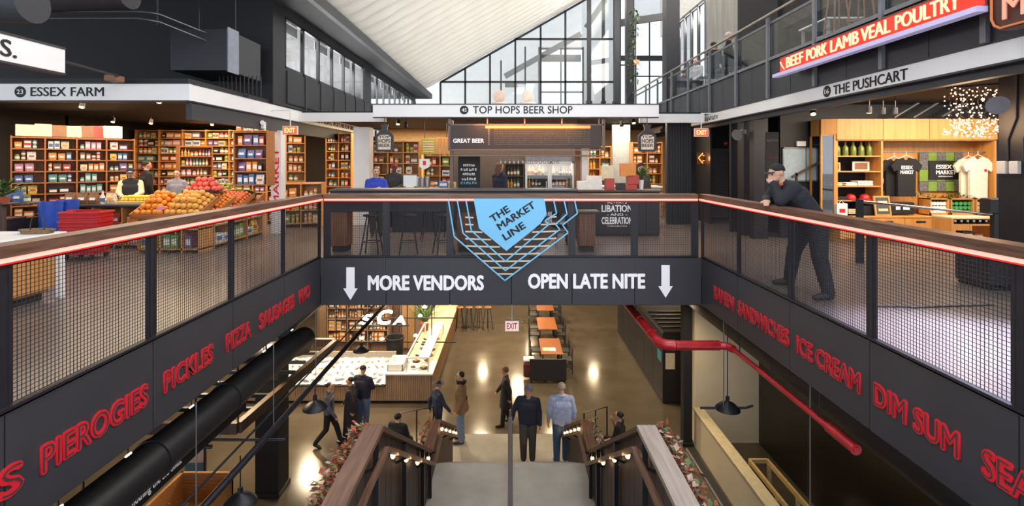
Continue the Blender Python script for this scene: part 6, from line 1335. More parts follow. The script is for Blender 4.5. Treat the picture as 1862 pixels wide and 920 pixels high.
MB().bbox(PX(336, 10.6), PX(370, 10.6), 10.6, 10.64, PZ(842, 10.6), z_).obj('pale_half', mat('pale_pink_board', 'c9b3a6', .7), t); MB().bbox(PX(336, 10.6), PX(370, 10.6), 10.6, 10.64, ZL, PZ(842, 10.6)).obj('blue_half', mat('slate_blue', '56707c', .7), t); MB().bar((PX(372, 10.6), 10.62, ZL), (PX(372, 10.6), 10.62, z_ + .2), .04).obj('edge_post', BLACK, t)
# ---------------------------------------------------------------- food counter
KB = wood('pale_brown_slat', 'a08570', '8a705d', .55, 'z', 2)
yc = 14.8; xl, xm, xr = PX(520, yc), PX(700, yc), PX(785, yc)
t = thing('food_counter', 'L shaped food counter with pale slatted front and white top', 'counter', (xm, yc, ZL))
zt = ZL + .92; zi = ZL + .58
b = MB(); b.box(xl - 1.5, xm, yc + .05, yc + 1.5, ZL + .1, zi - .06); b.box(xm, xr - .03, yc + .05, yc + 1.0, ZL + .1, zt - .05); b.box(xr - .9, xr - .03, yc + 1.0, 23.5, ZL + .1, zt - .05); b.obj('carcass', DKWOOD, t)
b = MB(); b.box(xl - 1.5, xr - .08, yc + .08, yc + .5, ZL, ZL + .1); b.box(xr - .5, xr - .08, yc + .4, 23.5, ZL, ZL + .1); b.obj('kick_board', MATTE, t)
b = MB()
x = xl - 1.5
while x < xr - .04:
    z = zi - .06 if x < xm else zt - .05
    b.bbox(x + .004, x + .052, yc + .0, yc + .05, ZL + .1, z, b=.004); x += .056
b.obj('slat', KB, t, kind='stuff')
b = MB(); y = yc
while y < 23.4: b.bbox(xr - .03, xr, y + .004, y + .052, ZL + .1, zt - .05, b=.004); y += .056
b.obj('side_slat', wood('side_slat_wood', '8a6444', '6a4a30', .5, 'z', 2), t, kind='stuff')
MB().bbox(xl - 1.5, xm, yc - .03, yc + .1, zi - .05, zi - .01).obj('black_edge', MATTE, t)
MB().bbox(xm, xr + .03, yc - .03, yc + 1.0, zt - .05, zt, b=.008).obj('worktop', WHITE, t); MB().bbox(xr - .95, xr + .03, yc + 1.0, 23.6, zt - .05, zt, b=.008).obj('worktop', mat('cream_top', 'e6d3b0', .4), t)
M_ = MB(); 
ICE = mat('crushed_ice', 'f2f4f6', .35, noise=30, amt=.1, bump=.5)
b = MB(); nx, ny = 60, 16; rg = random.Random(8)
vs = [(xl - 1.5 + (xm - xl + 1.5) * i / nx, yc + .02 + 1.4 * j / ny, zi + .25 * j / ny + rg.uniform(-.012, .025)) for j in range(ny + 1) for i in range(nx + 1)]
b.add(vs, [(j * (nx + 1) + i, j * (nx + 1) + i + 1, (j + 1) * (nx + 1) + i + 1, (j + 1) * (nx + 1) + i) for j in range(ny) for i in range(nx)], 0, True); b.obj('ice_bed', ICE, t, label='sloping bed of crushed ice')
b = MB(); b.box(xl - 1.5, xm, yc + 1.42, yc + 1.5, ZL + .1, zt + .1); b.obj('upstand', mat('steel_upstand', '9c948a', .4, .3), t)
light('AREA', 'ice_counter_lamp', ((xl + xm) / 2, yc + .6, ZL + 2.6), 32, 'fff3e0', (0, 0, 0), 3, .6); light('AREA', 'glass_case_lamp', (xr - .5, yc + 2.6, ZL + 2.5), 32, 'fff0d8', (0, 0, 0), .7, 4); light('AREA', 'back_counter_lamp', (xr - 2.5, 19.5, ZL + 4.4), 110, 'ffd9a8', (0, 0, 0), 3, 3)
# fish and oysters on ice
FISH = [mat('silver_fish', '9aa0a6', .25, .4), mat('pink_fillet', 'd99a84', .4), mat('oyster_shell', '6d675e', .6, noise=30, amt=.3)]
fb = MB(); fb.lathe([(.001, -.16), (.02, -.14), (.045, -.06), (.05, .0), (.035, .08), (.012, .13), (.03, .17), (.001, .175)], n=8, sy=.5, M=Matrix.Rotation(PI/2, 4, 'Y')); fm = fb.mesh('fish'); fm.materials.append(FISH[0])
pb = MB(); pb.bbox(-.09, .09, -.05, .05, 0, .025, b=.01); pm = pb.mesh('fillet'); pm.materials.append(FISH[1])
ob = MB(); ob.lathe([(.001, 0), (.05, .005), (.06, .02), (.03, .035), (.001, .03)], n=9, sy=.7); om = ob.mesh('oyster'); om.materials.append(FISH[2])
cnt = {}
for j in range(4):
    for i in range(16):
        x = xl - .6 + i * .22 + R.uniform(-.05, .05); y = yc + .18 + j * .32 + R.uniform(-.05, .05); k = R.choice(('fish', 'fillet', 'oyster', 'oyster'))
        if x > xm - .2: continue
        o = bpy.data.objects.new(k, {'fish': fm, 'fillet': pm, 'oyster': om}[k]); COL.objects.link(o); o.location = (x, y, zi + .25 * (y - yc) / 1.4 + .035); o.rotation_euler = (0, 0, R.uniform(0, 3)); 
        tag(o, f"{dict(fish='silver fish', fillet='pink fish fillet', oyster='grey oyster shell')[k]} on the ice counter, row {nth(j)} back, {nth(cnt.setdefault((k, j), 0))} of its kind", k, k + ' on the ice bed'); cnt[(k, j)] += 1
# glass case, bin, plant, white box, boxes, back walls
t = thing('glass_case', 'white framed glass display case on the corner of the food counter', 'case', (xr - .6, yc + 1.4, zt))
gx0, gx1, gy0, gy1, gz1 = xr - .78, xr - .12, yc + .12, yc + 3.4, zt + .42
for x in (gx0, gx1):
    for y in (gy0, gy1): MB().bar((x, y, zt), (x, y, gz1), .04).obj('frame_post', WHITE, t)
for x in (gx0, gx1): MB().bar((x, gy0, gz1), (x, gy1, gz1), .04).obj('frame_rail', WHITE, t)
for y in (gy0, gy1): MB().bar((gx0, y, gz1), (gx1, y, gz1), .04).obj('frame_rail', WHITE, t)
for a in ((gx0, gx1, gy0 - .004, gy0 + .004), (gx0 - .004, gx0 + .004, gy0, gy1), (gx1 - .004, gx1 + .004, gy0, gy1)): MB().box(*a, zt + .01, gz1 - .02).obj('pane', GLASS, t)
MB().box(gx0, gx1 - .3, gy0, gy1, gz1 - .004, gz1 + .004).obj('pane', GLASS, t); MB().box(gx1 - .3, gx1, gy0, gy1, gz1 - .004, gz1 + .012).obj('white_lid', WHITE, t)
for i in range(12):
    c = Vector((gx0 + .15 + .33 * (i % 2), gy0 + .25 + .5 * (i // 2), zt + .002)); MB_ = MB(); MB_.lathe([(.001, 0), (.1, 0), (.13, .02), (.12, .025), (.001, .015)], c, 14); 
    for k in range(4): MB_.ball(c + Vector((.045 * math.cos(k * 1.6), .045 * math.sin(k * 1.6), .04)), .035, 6, 4, 1)
    tag(MB_.obj('plate', [BLACK if i % 3 else WHITE, GM[['brown', 'cream', 'orange'][i % 3]]]), f"plate of pastries in the glass case, row {nth(i // 2)} back, {['inner','outer'][i % 2]} side", 'plate', 'plates in the glass case', )
c = low(718, 690); c = Vector((PX(718, 16.85), 16.85, ZL)); t = thing('bin', 'tall black round bin with open rim behind the food counter', 'bin', c)
MB().lathe([(.001, 0), (.24, 0), (.3, 1.0), (.33, 1.0), (.33, 1.05), (.29, 1.05), (.23, .1), (.001, .1)], c + Z3 * .25, 22).obj('bucket', MATTE, t); MB().lathe([(.001, 0), (.2, 0), (.2, .25), (.001, .25)], c, 14).obj('dolly', BLACK, t)
t = thing('box', 'open white box on the counter corner beside the bin', 'box', (xm + .25, yc + .45, zt)); x0, x1, y0, y1 = xm + .03, xm + .5, yc + .15, yc + .9
for a in ((x0, x0 + .02, y0, y1), (x1 - .02, x1, y0, y1), (x0, x1, y0, y0 + .02), (x0, x1, y1 - .02, y1)): MB().box(*a, zt, zt + .2).obj('side', WHITE, t)
MB().box(x0, x1, y0, y1, zt, zt + .012).obj('base', WHITE, t)
plant('potted_plant', 'leafy dark plant in a rust pot on the far food counter', (PX(772, 18.6), 18.6, zt), .95, .45, 90, MATS['terracotta'], 31, .3, .17, 1.0)
MB_ = MB(); MB_.box(PX(778, 18.4), PX(800, 18.4), 18.3, 18.7, zt, zt + .05); tag(MB_.obj('tray', WHITE), 'white tray beside the leafy dark plant', 'tray')
b = MB(); b.box(-7.5, xr - 1.3, 19.2, 19.35, ZL, -2.9); tag(b.obj('wall_stall_back', mat('stall_brown', '7d6552', .7)), kind='structure')
wsb = bpy.data.objects['wall_stall_back']
for i in range(14): x = -7.4 + i * .285; MB().bbox(x + .01, x + .27, 19.15, 19.2, ZL + .05, -2.95, b=.006).obj('panel', [mat('stall_panel', '8d7460', .65), mat('stall_panel_tan', 'a98458', .65), mat('stall_panel_dark', '5f4c40', .65)][(i * 7 // 3) % 3], wsb)
t = thing('hanging_menu_frame', 'thin black hanging menu frame above the food counter', 'frame', (-4.5, 16.6, -2.6)); y = 16.8  # bare bars of the stall's hanging menu frame
for a, c in (((600, 622), (830, 622)), ((600, 578), (830, 578)), ((680, 555), (680, 622)), ((730, 555), (730, 622)), ((785, 555), (785, 625)), ((630, 555), (630, 622))): MB().bar(P(*a, y), P(*c, y), .03).obj('bar', BLACK, t)
for px in (620, 790): MB().tube([(PX(px, y), y, PZ(578, y)), (PX(px, y), y, -.86)], .012, 6).obj('hanger', BLACK, t)
shelf_unit('shelving', 'stall shelving with jars and lamps behind the ice counter', (-6.9, 18.6, 0), (-4.6, 18.6, 0), ZL, 2.2, .4, 4, 3, (0, -1, 0), KB, 'jars on the stall shelving', where='stall shelving', kinds=('jar', 'bottle', 'box'), cols=['brown', 'cream', 'orange', 'white', 'black'], toe=.5)
# lit script letters of the stall
y = 16.0; t = thing('letter_sign', 'glowing white script letters over the food counter', 'sign', P(685, 575, y)); LUM = mat('blue_white_letter', 'eaf2ff', .4, emit=1.6, ecol='dfeaff')
for w_, px, py, wd, hh in (('S', 654, 590, .40, .34), ('C', 683, 590, .46, .50), ('A', 714, 590, .42, .30)): text(w_, P(px, py, y), Vector((1, 0, .0)), Vector((.25, 0, 1)).normalized(), wd, hh, LUM, t, bold=.03, depth=.05)
MB().bar(P(646, 592, y), P(744, 592, y), .04).obj('rail', BLACK, t)
for px in (650, 740): MB().tube([P(px, 592, y), (PX(px, y), y, -.86)], .01, 5).obj('hanger', BLACK, t)
for i, (px, py) in enumerate([(764, 576), (772, 560), (695, 618), (756, 612), (658, 617)]):
    y = 17.5; c = P(px, py, y); l_ = thing('pendant_lamp', f"small glowing pendant over the food stall, {nth(i)} counted from the aisle", 'lamp', c, group='glowing pendants of the stall'); MB().lathe([(.001, 0), (.07, .01), (.08, .04), (.03, .09), (.001, .1)], c, 12).obj('shade', BULBW, l_); MB().tube([c + Z3 * .09, (c.x, c.y, -.86)], .006, 5).obj('cord', BLACK, l_)
# tables and chairs of the food hall
TT = wood('table_orange_wood', 'a8683a', '7d4624', .35, 'x', 2)
def chair(c, rz, label, group):
    t = thing('dining_chair', label, 'chair', c, rz, group)
    MB().bbox(-.2, .2, -.2, .2, .43, .47, b=.01).obj('seat', BLACK, t, local=True); MB().bbox(-.2, .2, .17, .2, .62, .86, b=.01).obj('backrest', BLACK, t, local=True)
    for sx in (-.18, .18):
        MB().bar((sx, -.18, 0), (sx, -.18, .43), .03).obj('leg', BLACK, t, local=True); MB().bar((sx, .18, 0), (sx, .185, .86), .03).obj('leg', BLACK, t, local=True)
    return t
tabs = [(Vector((PX(1001, 17.5), 17.5, 0)), .75, 1.5), (Vector((PX(994, 20.0), 20.0, 0)), .75, 1.5), (Vector((PX(990, 22.5), 22.5, 0)), .75, 1.5)]
ch0 = None
for i, (c, w_, d) in enumerate(tabs):
    wh = ['nearest the stair', 'in the middle of the row', 'at the far end'][i]
    table('dining_table', (c.x, c.y, ZL), w_, d, .75, f"orange brown wooden dining table {wh}", TT, BLACK, 'dining tables of the food hall')
    for s in (-1, 1):
        for k in (-1, 1):
            lab = f"black dining chair at the table {wh}, {'counter' if s < 0 else 'kiosk'} side, {'near' if k < 0 else 'far'} one"
            p_ = (c.x + s * (w_ / 2 + .14), c.y + k * .4, ZL); rz = PI / 2 if s < 0 else -PI / 2
            if ch0 is None: ch0 = chair(p_, rz, lab, 'dining chairs of the food hall')
            else: dup(ch0, p_, rz, lab)
t = thing('bench', 'dark wooden bench with a high back before the nearest table', 'bench', (PX(996, 16.3), 16.25, ZL)); c = Vector((PX(996, 16.3), 16.25, ZL))
MB().bbox(c.x - .6, c.x + .6, c.y - .05, c.y + .35, ZL + .4, ZL + .46).obj('seat', DKWOOD, t); MB().bbox(c.x - .6, c.x + .6, c.y - .08, c.y - .03, ZL + .1, ZL + .8).obj('backrest', BLACK, t); 
for s in (-.55, .55): MB().box(c.x + s - .03, c.x + s + .03, c.y - .05, c.y + .35, ZL, ZL + .4).obj('leg', BLACK, t)
t = thing('rucksack', 'dark red and white bag hung on a chair by the nearest table', 'bag', low(962, 655, .4)); c = Vector((tabs[0][0].x - .78, tabs[0][0].y - .95, ZL + .55)); MB().bbox(c.x - .2, c.x + .12, c.y - .18, c.y + .18, c.z - .45, c.z + .05, b=.06).obj('body', mat('dark_red_cloth', '5a2228', .8), t); MB().bbox(c.x - .2, c.x + .16, c.y - .16, c.y + .16, c.z + .05, c.z + .16, b=.04).obj('flap', WHITE, t)
t = thing('open_magazine', 'small pale magazine lying on the nearest dining table', 'magazine', tabs[0][0]); c = tabs[0][0]; MB().box(c.x - .3, c.x - .08, c.y - .5, c.y - .2, ZL + .751, ZL + .765).obj('page', GM['cream'], t); MB().box(c.x - .07, c.x + .15, c.y - .5, c.y - .2, ZL + .751, ZL + .762).obj('page', WHITE, t)
s1 = None
for i, px in enumerate((836, 853, 870, 887)):
    c = low(px, 600); lab = f"high stool with orange wooden seat in the far row, {nth(i)} from the counter"
    if s1 is None: s1 = stool('bar_stool', c, 1.0, lab, 'far row of high stools', 0, TT, BLACK)
    else: dup(s1, c, .3 * i, lab)
# exit sign under the bridge
exit_sign((PX(931, 10), 10, PZ(592, 10)), .29, .22, (0, -1, 0), 'pale exit sign hanging under the bridge on a white rod', .64, True)
# dark kiosk on the right with papers
c = low(1205, 735); kx0, kx1, ky0, ky1 = c.x, c.x + 2.0, c.y, 21; kz = ZL + 2.15
t = thing('kiosk', 'long black kiosk with panelled sides and paper notices', 'kiosk', (c.x + .5, c.y, ZL)); MB().bbox(kx0 + .03, kx1, ky0 + .03, ky1, ZL, kz, b=.01).obj('body', MATTE, t)
for i in range(6): a = ky0 + i * (ky1 - ky0) / 6; MB().bbox(kx0, kx0 + .03, a + .01, a + (ky1 - ky0) / 6 - .01, ZL + .05, kz - .02, b=.006).obj('side_panel', BLACK, t)
for i in range(3): a = kx0 + i * .66; MB().bbox(a + .01, a + .65, ky0, ky0 + .03, ZL + .05, kz - .02, b=.006).obj('end_panel', BLACK, t)
MB().box(PX(1210, ky0), PX(1227, ky0), ky0 - .012, ky0, PZ(671, ky0), PZ(642, ky0)).obj('notice', mat('cream_paper', 'e9d9c0', .7), t, label='cream paper notice'); 
for k in range(2): MB().box(kx0 - .012, kx0, ky0 + .1, ky0 + .5, kz - .55 - .4 * k, kz - .25 - .4 * k).obj('notice', mat('teal_paper', '3f7f94', .6), t, label='teal notice')
for i in range(5): MB_ = MB(); MB_.bar((kx0 + .1, ky0 + .4 + i * .4, kz + .02), (kx1 - .1, ky0 + .4 + i * .4, kz + .02), .06, .04); MB_.obj('top_slat', BLACK, t)
l_ = thing('wall_lamp', 'glowing box lamp on the far side of the black kiosk', 'lamp', P(1150, 598, 20)); c2 = P(1150, 598, 20); MB().bbox(c2.x - .1, c2.x + .1, c2.y - .6, c2.y + .6, c2.z - .1, c2.z + .15, b=.02).obj('box', mat('warm_lamp_box', 'ffe6b8', .4, emit=1.6), l_); MB().bar((c2.x + .1, c2.y, c2.z), (kx0 + .05, c2.y, c2.z), .04).obj('arm', BLACK, l_)
# red sprinkler main
RP = mat('red_pipe', 'b3202a', .3, noise=6, amt=.15, coat=.3); zp = -1.2
xa, xb = 2.36, 3.42; yk = 7.75
t = thing('sprinkler_pipe', 'shiny red sprinkler pipe with elbows below the right fascia', 'pipe', (xa, yk, zp))
MB().tube([(xa, 12, zp), (xa, yk + .22, zp)], .075, 14).obj('pipe', RP, t)
MB().tube([(xa, yk + .22, zp), (xa + .02, yk + .1, zp), (xa + .1, yk + .02, zp), (xa + .22, yk, zp)], .082, 14).obj('elbow', RP, t)
MB().tube([(xa + .22, yk, zp), (xb - .15, yk, zp)], .075, 14).obj('pipe', RP, t); MB().tube([(xb - .15, yk, zp), (xb - .04, yk - .04, zp), (xb, yk - .16, zp)], .06, 12).obj('elbow', RP, t)
MB().tube([(xb, yk - .16, zp), (xb + .02, 4.9, zp)], .036, 12).obj('pipe', RP, t); MB().tube([(xb + .02, 5.35, zp), (xb + .02, 4.92, zp)], .055, 12).obj('end_cap', RP, t)
for y in (8.3, 9.0): MB().tube([(xa, y - .03, zp), (xa, y + .03, zp)], .085, 14).obj('coupling', RP, t)
for y in (5.5, 6.5, 7.4): MB().tube([(xb + .01, y, zp), (xb + .01, y, -.86)], .008, 5).obj('hanger', BLACK, t)
MB().tube([(xa, 9.3, zp), (xa, 9.3, -.86)], .01, 5).obj('hanger', BLACK, t)
# ducts and dark soffit below the right fascia
t = thing('air_duct', 'broad black ducts packed under the right hand slab', 'duct', (4.6, 7, -1.4))
MB().tube([(4.3, 3, -1.4), (4.3, 12.2, -1.4)], .3, 18).obj('tube', DUCT, t); MB().bbox(4.75, 6.6, 3, 12.2, -2.0, -1.0, b=.03).obj('box', DUCT, t)
for y in (4, 7, 10): MB().tube([(4.3, y, -1.1), (4.3, y, -.86)], .012, 5).obj('hanger', BLACK, t); MB().tube([(5.5, y, -1.0), (5.5, y, -.86)], .012, 5).obj('hanger', BLACK, t)
t = thing('drop_cable', 'two thin grey cables hanging below the right fascia', 'cable', (3.8, 6, -2)); 
for px, Y in ((1316, 8.0), (1473, 6.0)): MB().tube([(PX(px, Y), Y, -.86), (PX(px, Y), Y, -5.0 if px > 1400 else -2.3)], .008, 6).obj('cable', STEEL, t)
# cream wall, half wall, dark doors, timber frame
b = MB(); b.box(4.75, 6.4, 12.75, 12.95, ZL, -2.1); tag(b.obj('wall_cream', CREAM), kind='structure')
t = thing('half_wall', 'cream half wall with a pale ledge running towards the viewer', 'partition', (4.75, 9, ZL))
MB().bbox(4.68, 4.84, 7.0, 12.6, ZL, ZL + .92, b=.006).obj('panel', CREAM, t); MB().bbox(4.66, 4.92, 7.0, 12.65, ZL + .92, ZL + .97, b=.01).obj('ledge', mat('pale_ledge', 'ddd0ae', .5), t)
MB().bbox(4.84, 5.6, 7.0, 7.15, ZL, ZL + .97, b=.01).obj('return_panel', CREAM, t)
b = MB(); b.box(6.4, 6.55, 7, 12.95, ZL, -2.0); tag(b.obj('wall_brown', mat('brown_glaze', '26201b', .35)), kind='structure')
t = thing('floor_kerb', 'grey steel kerb strip on the floor along the half wall', 'kerb', (4.5, 10, ZL)); MB().bbox(4.42, 4.62, 7.0, 12.4, ZL, ZL + .05).obj('strip', DKGREY, t); MB().bbox(4.4, 4.44, 7.0, 12.4, ZL, ZL + .08).obj('lip', STEEL, t)
fx0, fx1, fy0, fy1 = 5.02, 5.4, 8.2, 10.4; zt = ZL + .95
t = thing('timber_frame', 'pale timber A shaped frame standing behind the half wall', 'frame', (5.2, 9.3, ZL))
for x in (fx0, fx1): MB().bar((x, fy0, zt), (x, fy1, zt), .05, .09).obj('top_bar', PINE, t)
for x, dxx in ((fx0, -.03), (fx1, .05)):
    for y in (fy0 + .05, (fy0 + fy1) / 2, fy1 - .05): MB().bar((x, y, zt), (x + dxx, y, ZL), .05, .08).obj('leg', PINE, t)
for y in (fy0, fy1): MB().bar((fx0, y, zt), (fx1, y, zt), .05, .08).obj('end_bar', PINE, t)
MB().box(fx0 + .02, fx0 + .03, fy0 + .1, fy1 - .1, ZL + .2, zt - .06).obj('dark_panel', mat('dark_print', '2d3038', .6, noise=4, amt=.5), t)
# ---------------------------------------------------------------- people
J0 = dict(hipL=(.05, 0, .52), hipR=(-.05, 0, .52), kneeL=(.056, -.012, .285), kneeR=(-.056, -.012, .285), ankL=(.056, .012, .045), ankR=(-.056, .012, .045),
          shL=(.100, .0, .79), shR=(-.100, .0, .79), elL=(.137, .02, .645), elR=(-.137, .02, .645), wrL=(.142, -.025, .50), wrR=(-.142, -.025, .50), neck=(0, .006, .845), head=(0, -.012, .928))
CLOTH = {}
def cm(col, r=.85):
    return mat('cloth_' + col, col, r, noise=18, amt=.12, bump=.05)
def person(label, loc, yaw, H, top, legs, shoes='1c1b1c', skin=SKIN, pose=None, hair=None, hat=None, head_yaw=0, head_pitch=0, sleeve=1.0, bulk=1.0, coat=None, sleeves=None, vox=.0125, feet=(0, 0), group=None, beard=None, collar=None, hands=True):
    J = {k: Vector(v) for k, v in J0.items()}
    for k, v in (pose or {}).items(): J[k] = Vector(v)
    prim = []      # (p, q, r0, r1, material index, scale ellipsoid)
    def cap(p, q, a, b, m): prim.append((Vector(p) * H, Vector(q) * H, a * H, b * H, m))
    TOP, LEG, SHOE, SK = 0, 1, 2, 3
    hipc = (J['hipL'] + J['hipR']) / 2; shc = (J['shL'] + J['shR']) / 2; mid = hipc.lerp(shc, .45)
    ax = (J['shL'] - J['shR']).normalized()
    k = bulk; wide = 1 + (k - 1) * .9
    for s in ('shL', 'shR', 'elL', 'elR', 'wrL', 'wrR'):
        if s not in (pose or {}): J[s].x *= wide
    cap(J['hipL'] * .9 + hipc * .1 + Vector((0, 0, .015)), J['hipR'] * .9 + hipc * .1 + Vector((0, 0, .015)), .064, .064, LEG)
    w0 = hipc.lerp(shc, .16); cap(w0 + ax * .045 * k, w0 - ax * .045 * k, .064 * k, .064 * k, TOP)
    cap(mid + ax * .046 * k, mid - ax * .046 * k, .060 * k, .060 * k, TOP); c2 = hipc.lerp(shc, .75); cap(c2 + ax * .055 * k, c2 - ax * .055 * k, .066 * k, .066 * k, TOP)
    for u in [.06 + .045 * i for i in range(15)]:
        cc = hipc.lerp(shc, u); hw = (.043 + .018 * min(u, .5)) * (1 - .25 * max(0, u - .5)); rr = .064 + .002 * u; cap(cc + ax * hw * k, cc - ax * hw * k, rr * k, rr * k, TOP)
    cap(J['shL'] * .72 + shc * .28, J['shR'] * .72 + shc * .28, .042 * k, .042 * k, TOP); cap(J['shL'] * .6 + shc * .4 + (J['neck'] - shc) * .45, J['shR'] * .6 + shc * .4 + (J['neck'] - shc) * .45, .03, .03, TOP); cap(c2, J['neck'], .06, .034, TOP)
    for s in 'LR':
        sh, el, wr = J['sh' + s], J['el' + s], J['wr' + s]
        cap(J['neck'] - Vector((0, 0, .006)), sh.lerp(shc, .12) + Vector((0, 0, .004)), .030, .036, TOP)
        SL = 4 if sleeves else TOP; cap(sh, el, .041 * k, .033 * k, SL)
        if sleeve >= 1: cap(el, wr, .033 * k, .025 * k, SL)
        else:
            m_ = el.lerp(wr, sleeve); 
            if sleeve > .05: cap(el, m_, .033, .029, TOP)
            cap(m_, wr, .024, .018, SK)
        h, kn, an = J['hip' + s], J['knee' + s], J['ank' + s]
        cap(h, kn, .058 * (k ** 1.4), .043 * (k ** 1.2), LEG); cap(kn, an + Vector((0, 0, .008)), .043 * (k ** 1.2), .034 * (k ** 1.2), LEG)
        fd = Vector((.02 * (1 if s == 'L' else -1), -.105, 0)); fl_ = feet[0 if s == 'L' else 1]
        fd = Matrix.Rotation(fl_, 3, 'X') @ fd
        cap(an + Vector((0, .018, -.018)), an + fd * .55 + Vector((0, 0, -.02)), .027, .025, SHOE); cap(an + fd * .55 + Vector((0, 0, -.02)), an + fd + Vector((0, 0, -.025)), .026, .019, SHOE)
        # hand: palm, four fingers of unequal length with a bend, a thumb from the side
        d = (wr - el).normalized(); side = d.cross(Vector((0, 0, 1)) if abs(d.z) < .8 else Vector((0, -1, 0))).normalized(); nrm = side.cross(d).normalized()
        if abs(d.z) >= .8: side, nrm = Vector((0, -1, 0)) - d * d.dot(Vector((0, -1, 0))), None; side.normalize(); nrm = d.cross(side) * (1 if s == 'R' else -1)
        pc = wr + d * .028
        cap(wr, wr + d * .01, .016, .017, SK); cap(pc + side * .012, pc - side * .012, .0155, .0155, SK); cap(wr + d * .04 + side * .013, wr + d * .04 - side * .013, .0125, .0125, SK)
        if hands:
            for f_, (o, ln) in enumerate(((.018, .036), (.007, .041), (-.005, .038), (-.016, .030))):
                b0 = wr + d * .044 + side * o; b1 = b0 + d * ln * .55 - nrm * .004; b2 = b1 + (d * .6 - nrm * .75).normalized() * ln * .5
                cap(b0, b1, .0066, .006, SK); cap(b1, b2, .006, .0052, SK)
            t0 = wr + d * .018 + side * .018; t1 = t0 + (side * .8 + d * .6).normalized() * .022; t2 = t1 + (d * .9 + side * .1 - nrm * .3).normalized() * .018
            cap(t0, t1, .0085, .0072, SK); cap(t1, t2, .0072, .006, SK)
    Hm = Matrix.Translation(J['head'] * H) @ Matrix.Rotation(head_yaw, 4, 'Z') @ Matrix.Rotation(head_pitch, 4, 'X')
    hp = lambda x, y, z: (Hm @ Vector((x * H, y * H, z * H))) / H
    cap(J['neck'] - Vector((0, 0, .02)), hp(0, .01, -.03), .033, .030, SK)
    cap(hp(0, .012, .018), hp(0, -.006, .012), .047, .046, SK); cap(hp(0, -.012, -.02), hp(0, -.018, -.045), .037, .024, SK)   # skull, jaw
    cap(hp(0, -.052, .004), hp(0, -.060, -.014), .007, .0095, SK)                                                       # nose
    for s in (-1, 1): cap(hp(s * .046, .005, .008), hp(s * .047, .007, -.014), .009, .007, SK)                             # ears
    b = MB()
    for p, q, r0, r1, m in prim:
        if (q - p).length > 1e-5: b.tube([p, q], [r0, r1], 12)
        b.ball(p, r0, 12, 8); b.ball(q, r1, 12, 8)
    tmp = bpy.data.objects.new('body', b.mesh('body')); COL.objects.link(tmp)
    rm = tmp.modifiers.new('r', 'REMESH'); rm.mode = 'VOXEL'; rm.voxel_size = vox
    sm = tmp.modifiers.new('s', 'SMOOTH'); sm.iterations = 5; sm.factor = .5
    dg = bpy.context.evaluated_depsgraph_get(); me = bpy.data.meshes.new_from_object(tmp.evaluated_get(dg)); bpy.data.objects.remove(tmp)
    me.name = 'person'
    n = len(me.polygons); ce_ = np.empty(n * 3, np.float32); me.polygons.foreach_get('center', ce_); ce_ = ce_.reshape(-1, 3)
    best = np.full(n, 1e9); mi = np.zeros(n, np.int32)
    for p, q, r0, r1, m in prim:
        p_, q_ = np.array(p), np.array(q); dd = q_ - p_; L2 = max(dd @ dd, 1e-9); u = np.clip(((ce_ - p_) @ dd) / L2, 0, 1)
        dist = np.linalg.norm(ce_ - p_ - u[:, None] * dd, axis=1) - (r0 + (r1 - r0) * u)
        k_ = dist < best; best[k_] = dist[k_]; mi[k_] = m
    me.materials.clear()
    for m in (cm(top), cm(legs), cm(shoes, .5), skin) + ((cm(sleeves),) if sleeves else ()): me.materials.append(m)
    me.polygons.foreach_set('material_index', mi); me.polygons.foreach_set('use_smooth', np.ones(n, bool)); me.update()
    o = bpy.data.objects.new('person', me); COL.objects.link(o); o.location = loc; o.rotation_euler = (0, 0, yaw); tag(o, label, 'person', group)
    loc_part = lambda bb, nm, m, **kw: bb.obj(nm, m, o, local=True, **kw)
    bb = MB()
    for s in (-1, 1):
        bb.ball(Hm @ Vector((s * .019 * H, -.049 * H, .008 * H)), .0052 * H, 8, 5)
    loc_part(bb, 'eyes', HAIRB)
    bb = MB(); bb.tube([Hm @ Vector((s * .0125 * H, (-.0515 + .004 * abs(s)) * H, -.034 * H)) for s in (-1, 0, 1)], .0032 * H, 6); loc_part(bb, 'mouth', mat('lips', '8c5048', .5))
    bb = MB()
    for s in (-1, 1): bb.tube([Hm @ Vector((s * .009 * H, -.0535 * H, .018 * H)), Hm @ Vector((s * .028 * H, -.047 * H, .019 * H))], .0025 * H, 6)
    loc_part(bb, 'brows', HAIRB)
    def cap_shell(r, z0, th, y_off=.012, back=0):   # a skull-hugging shell cut at the brow
        bb = MB(); prof = [(r * math.sin(a), r * math.cos(a)) for a in [PI * i / 12 for i in range(13)]]; prof = [p for p in prof if p[1] >= z0] ; prof = [(r * math.sqrt(max(0, 1 - (z0 / r) ** 2)), z0)] + list(reversed(prof)) if prof[-1][1] > z0 else list(reversed(prof))
        prof = [(a * H, c * H) for a, c in prof] + [(max(a - th, .0005) * H, (c - th * .6) * H) for a, c in reversed(prof)]
        bb.lathe(prof, (0, 0, 0), 16, M=Hm @ Matrix.Translation((0, y_off * H, .018 * H)) @ Matrix.Rotation(back, 4, 'X')); return bb
    if hair:
        style, col = hair
        loc_part(cap_shell(.0505, -.008 if style != 'short' else .0, .006, .016, -.45), 'hair', mat('hair_' + col, col, .7, noise=60, amt=.3, stretch=(8, 8, 1)))
        if style == 'long':
            bb = MB(); bb.tube([Hm @ Vector((0, .03 * H, .01 * H)), Hm @ Vector((0, .045 * H, -.06 * H)), Hm @ Vector((0, .04 * H, -.13 * H))], [.045 * H, .05 * H, .03 * H], 12); loc_part(bb, 'long_hair', MATS['hair_' + col])
        if style == 'bun':
            bb = MB(); bb.ball(Hm @ Vector((0, .055 * H, .03 * H)), .026 * H, 10, 7); loc_part(bb, 'bun', MATS['hair_' + col])
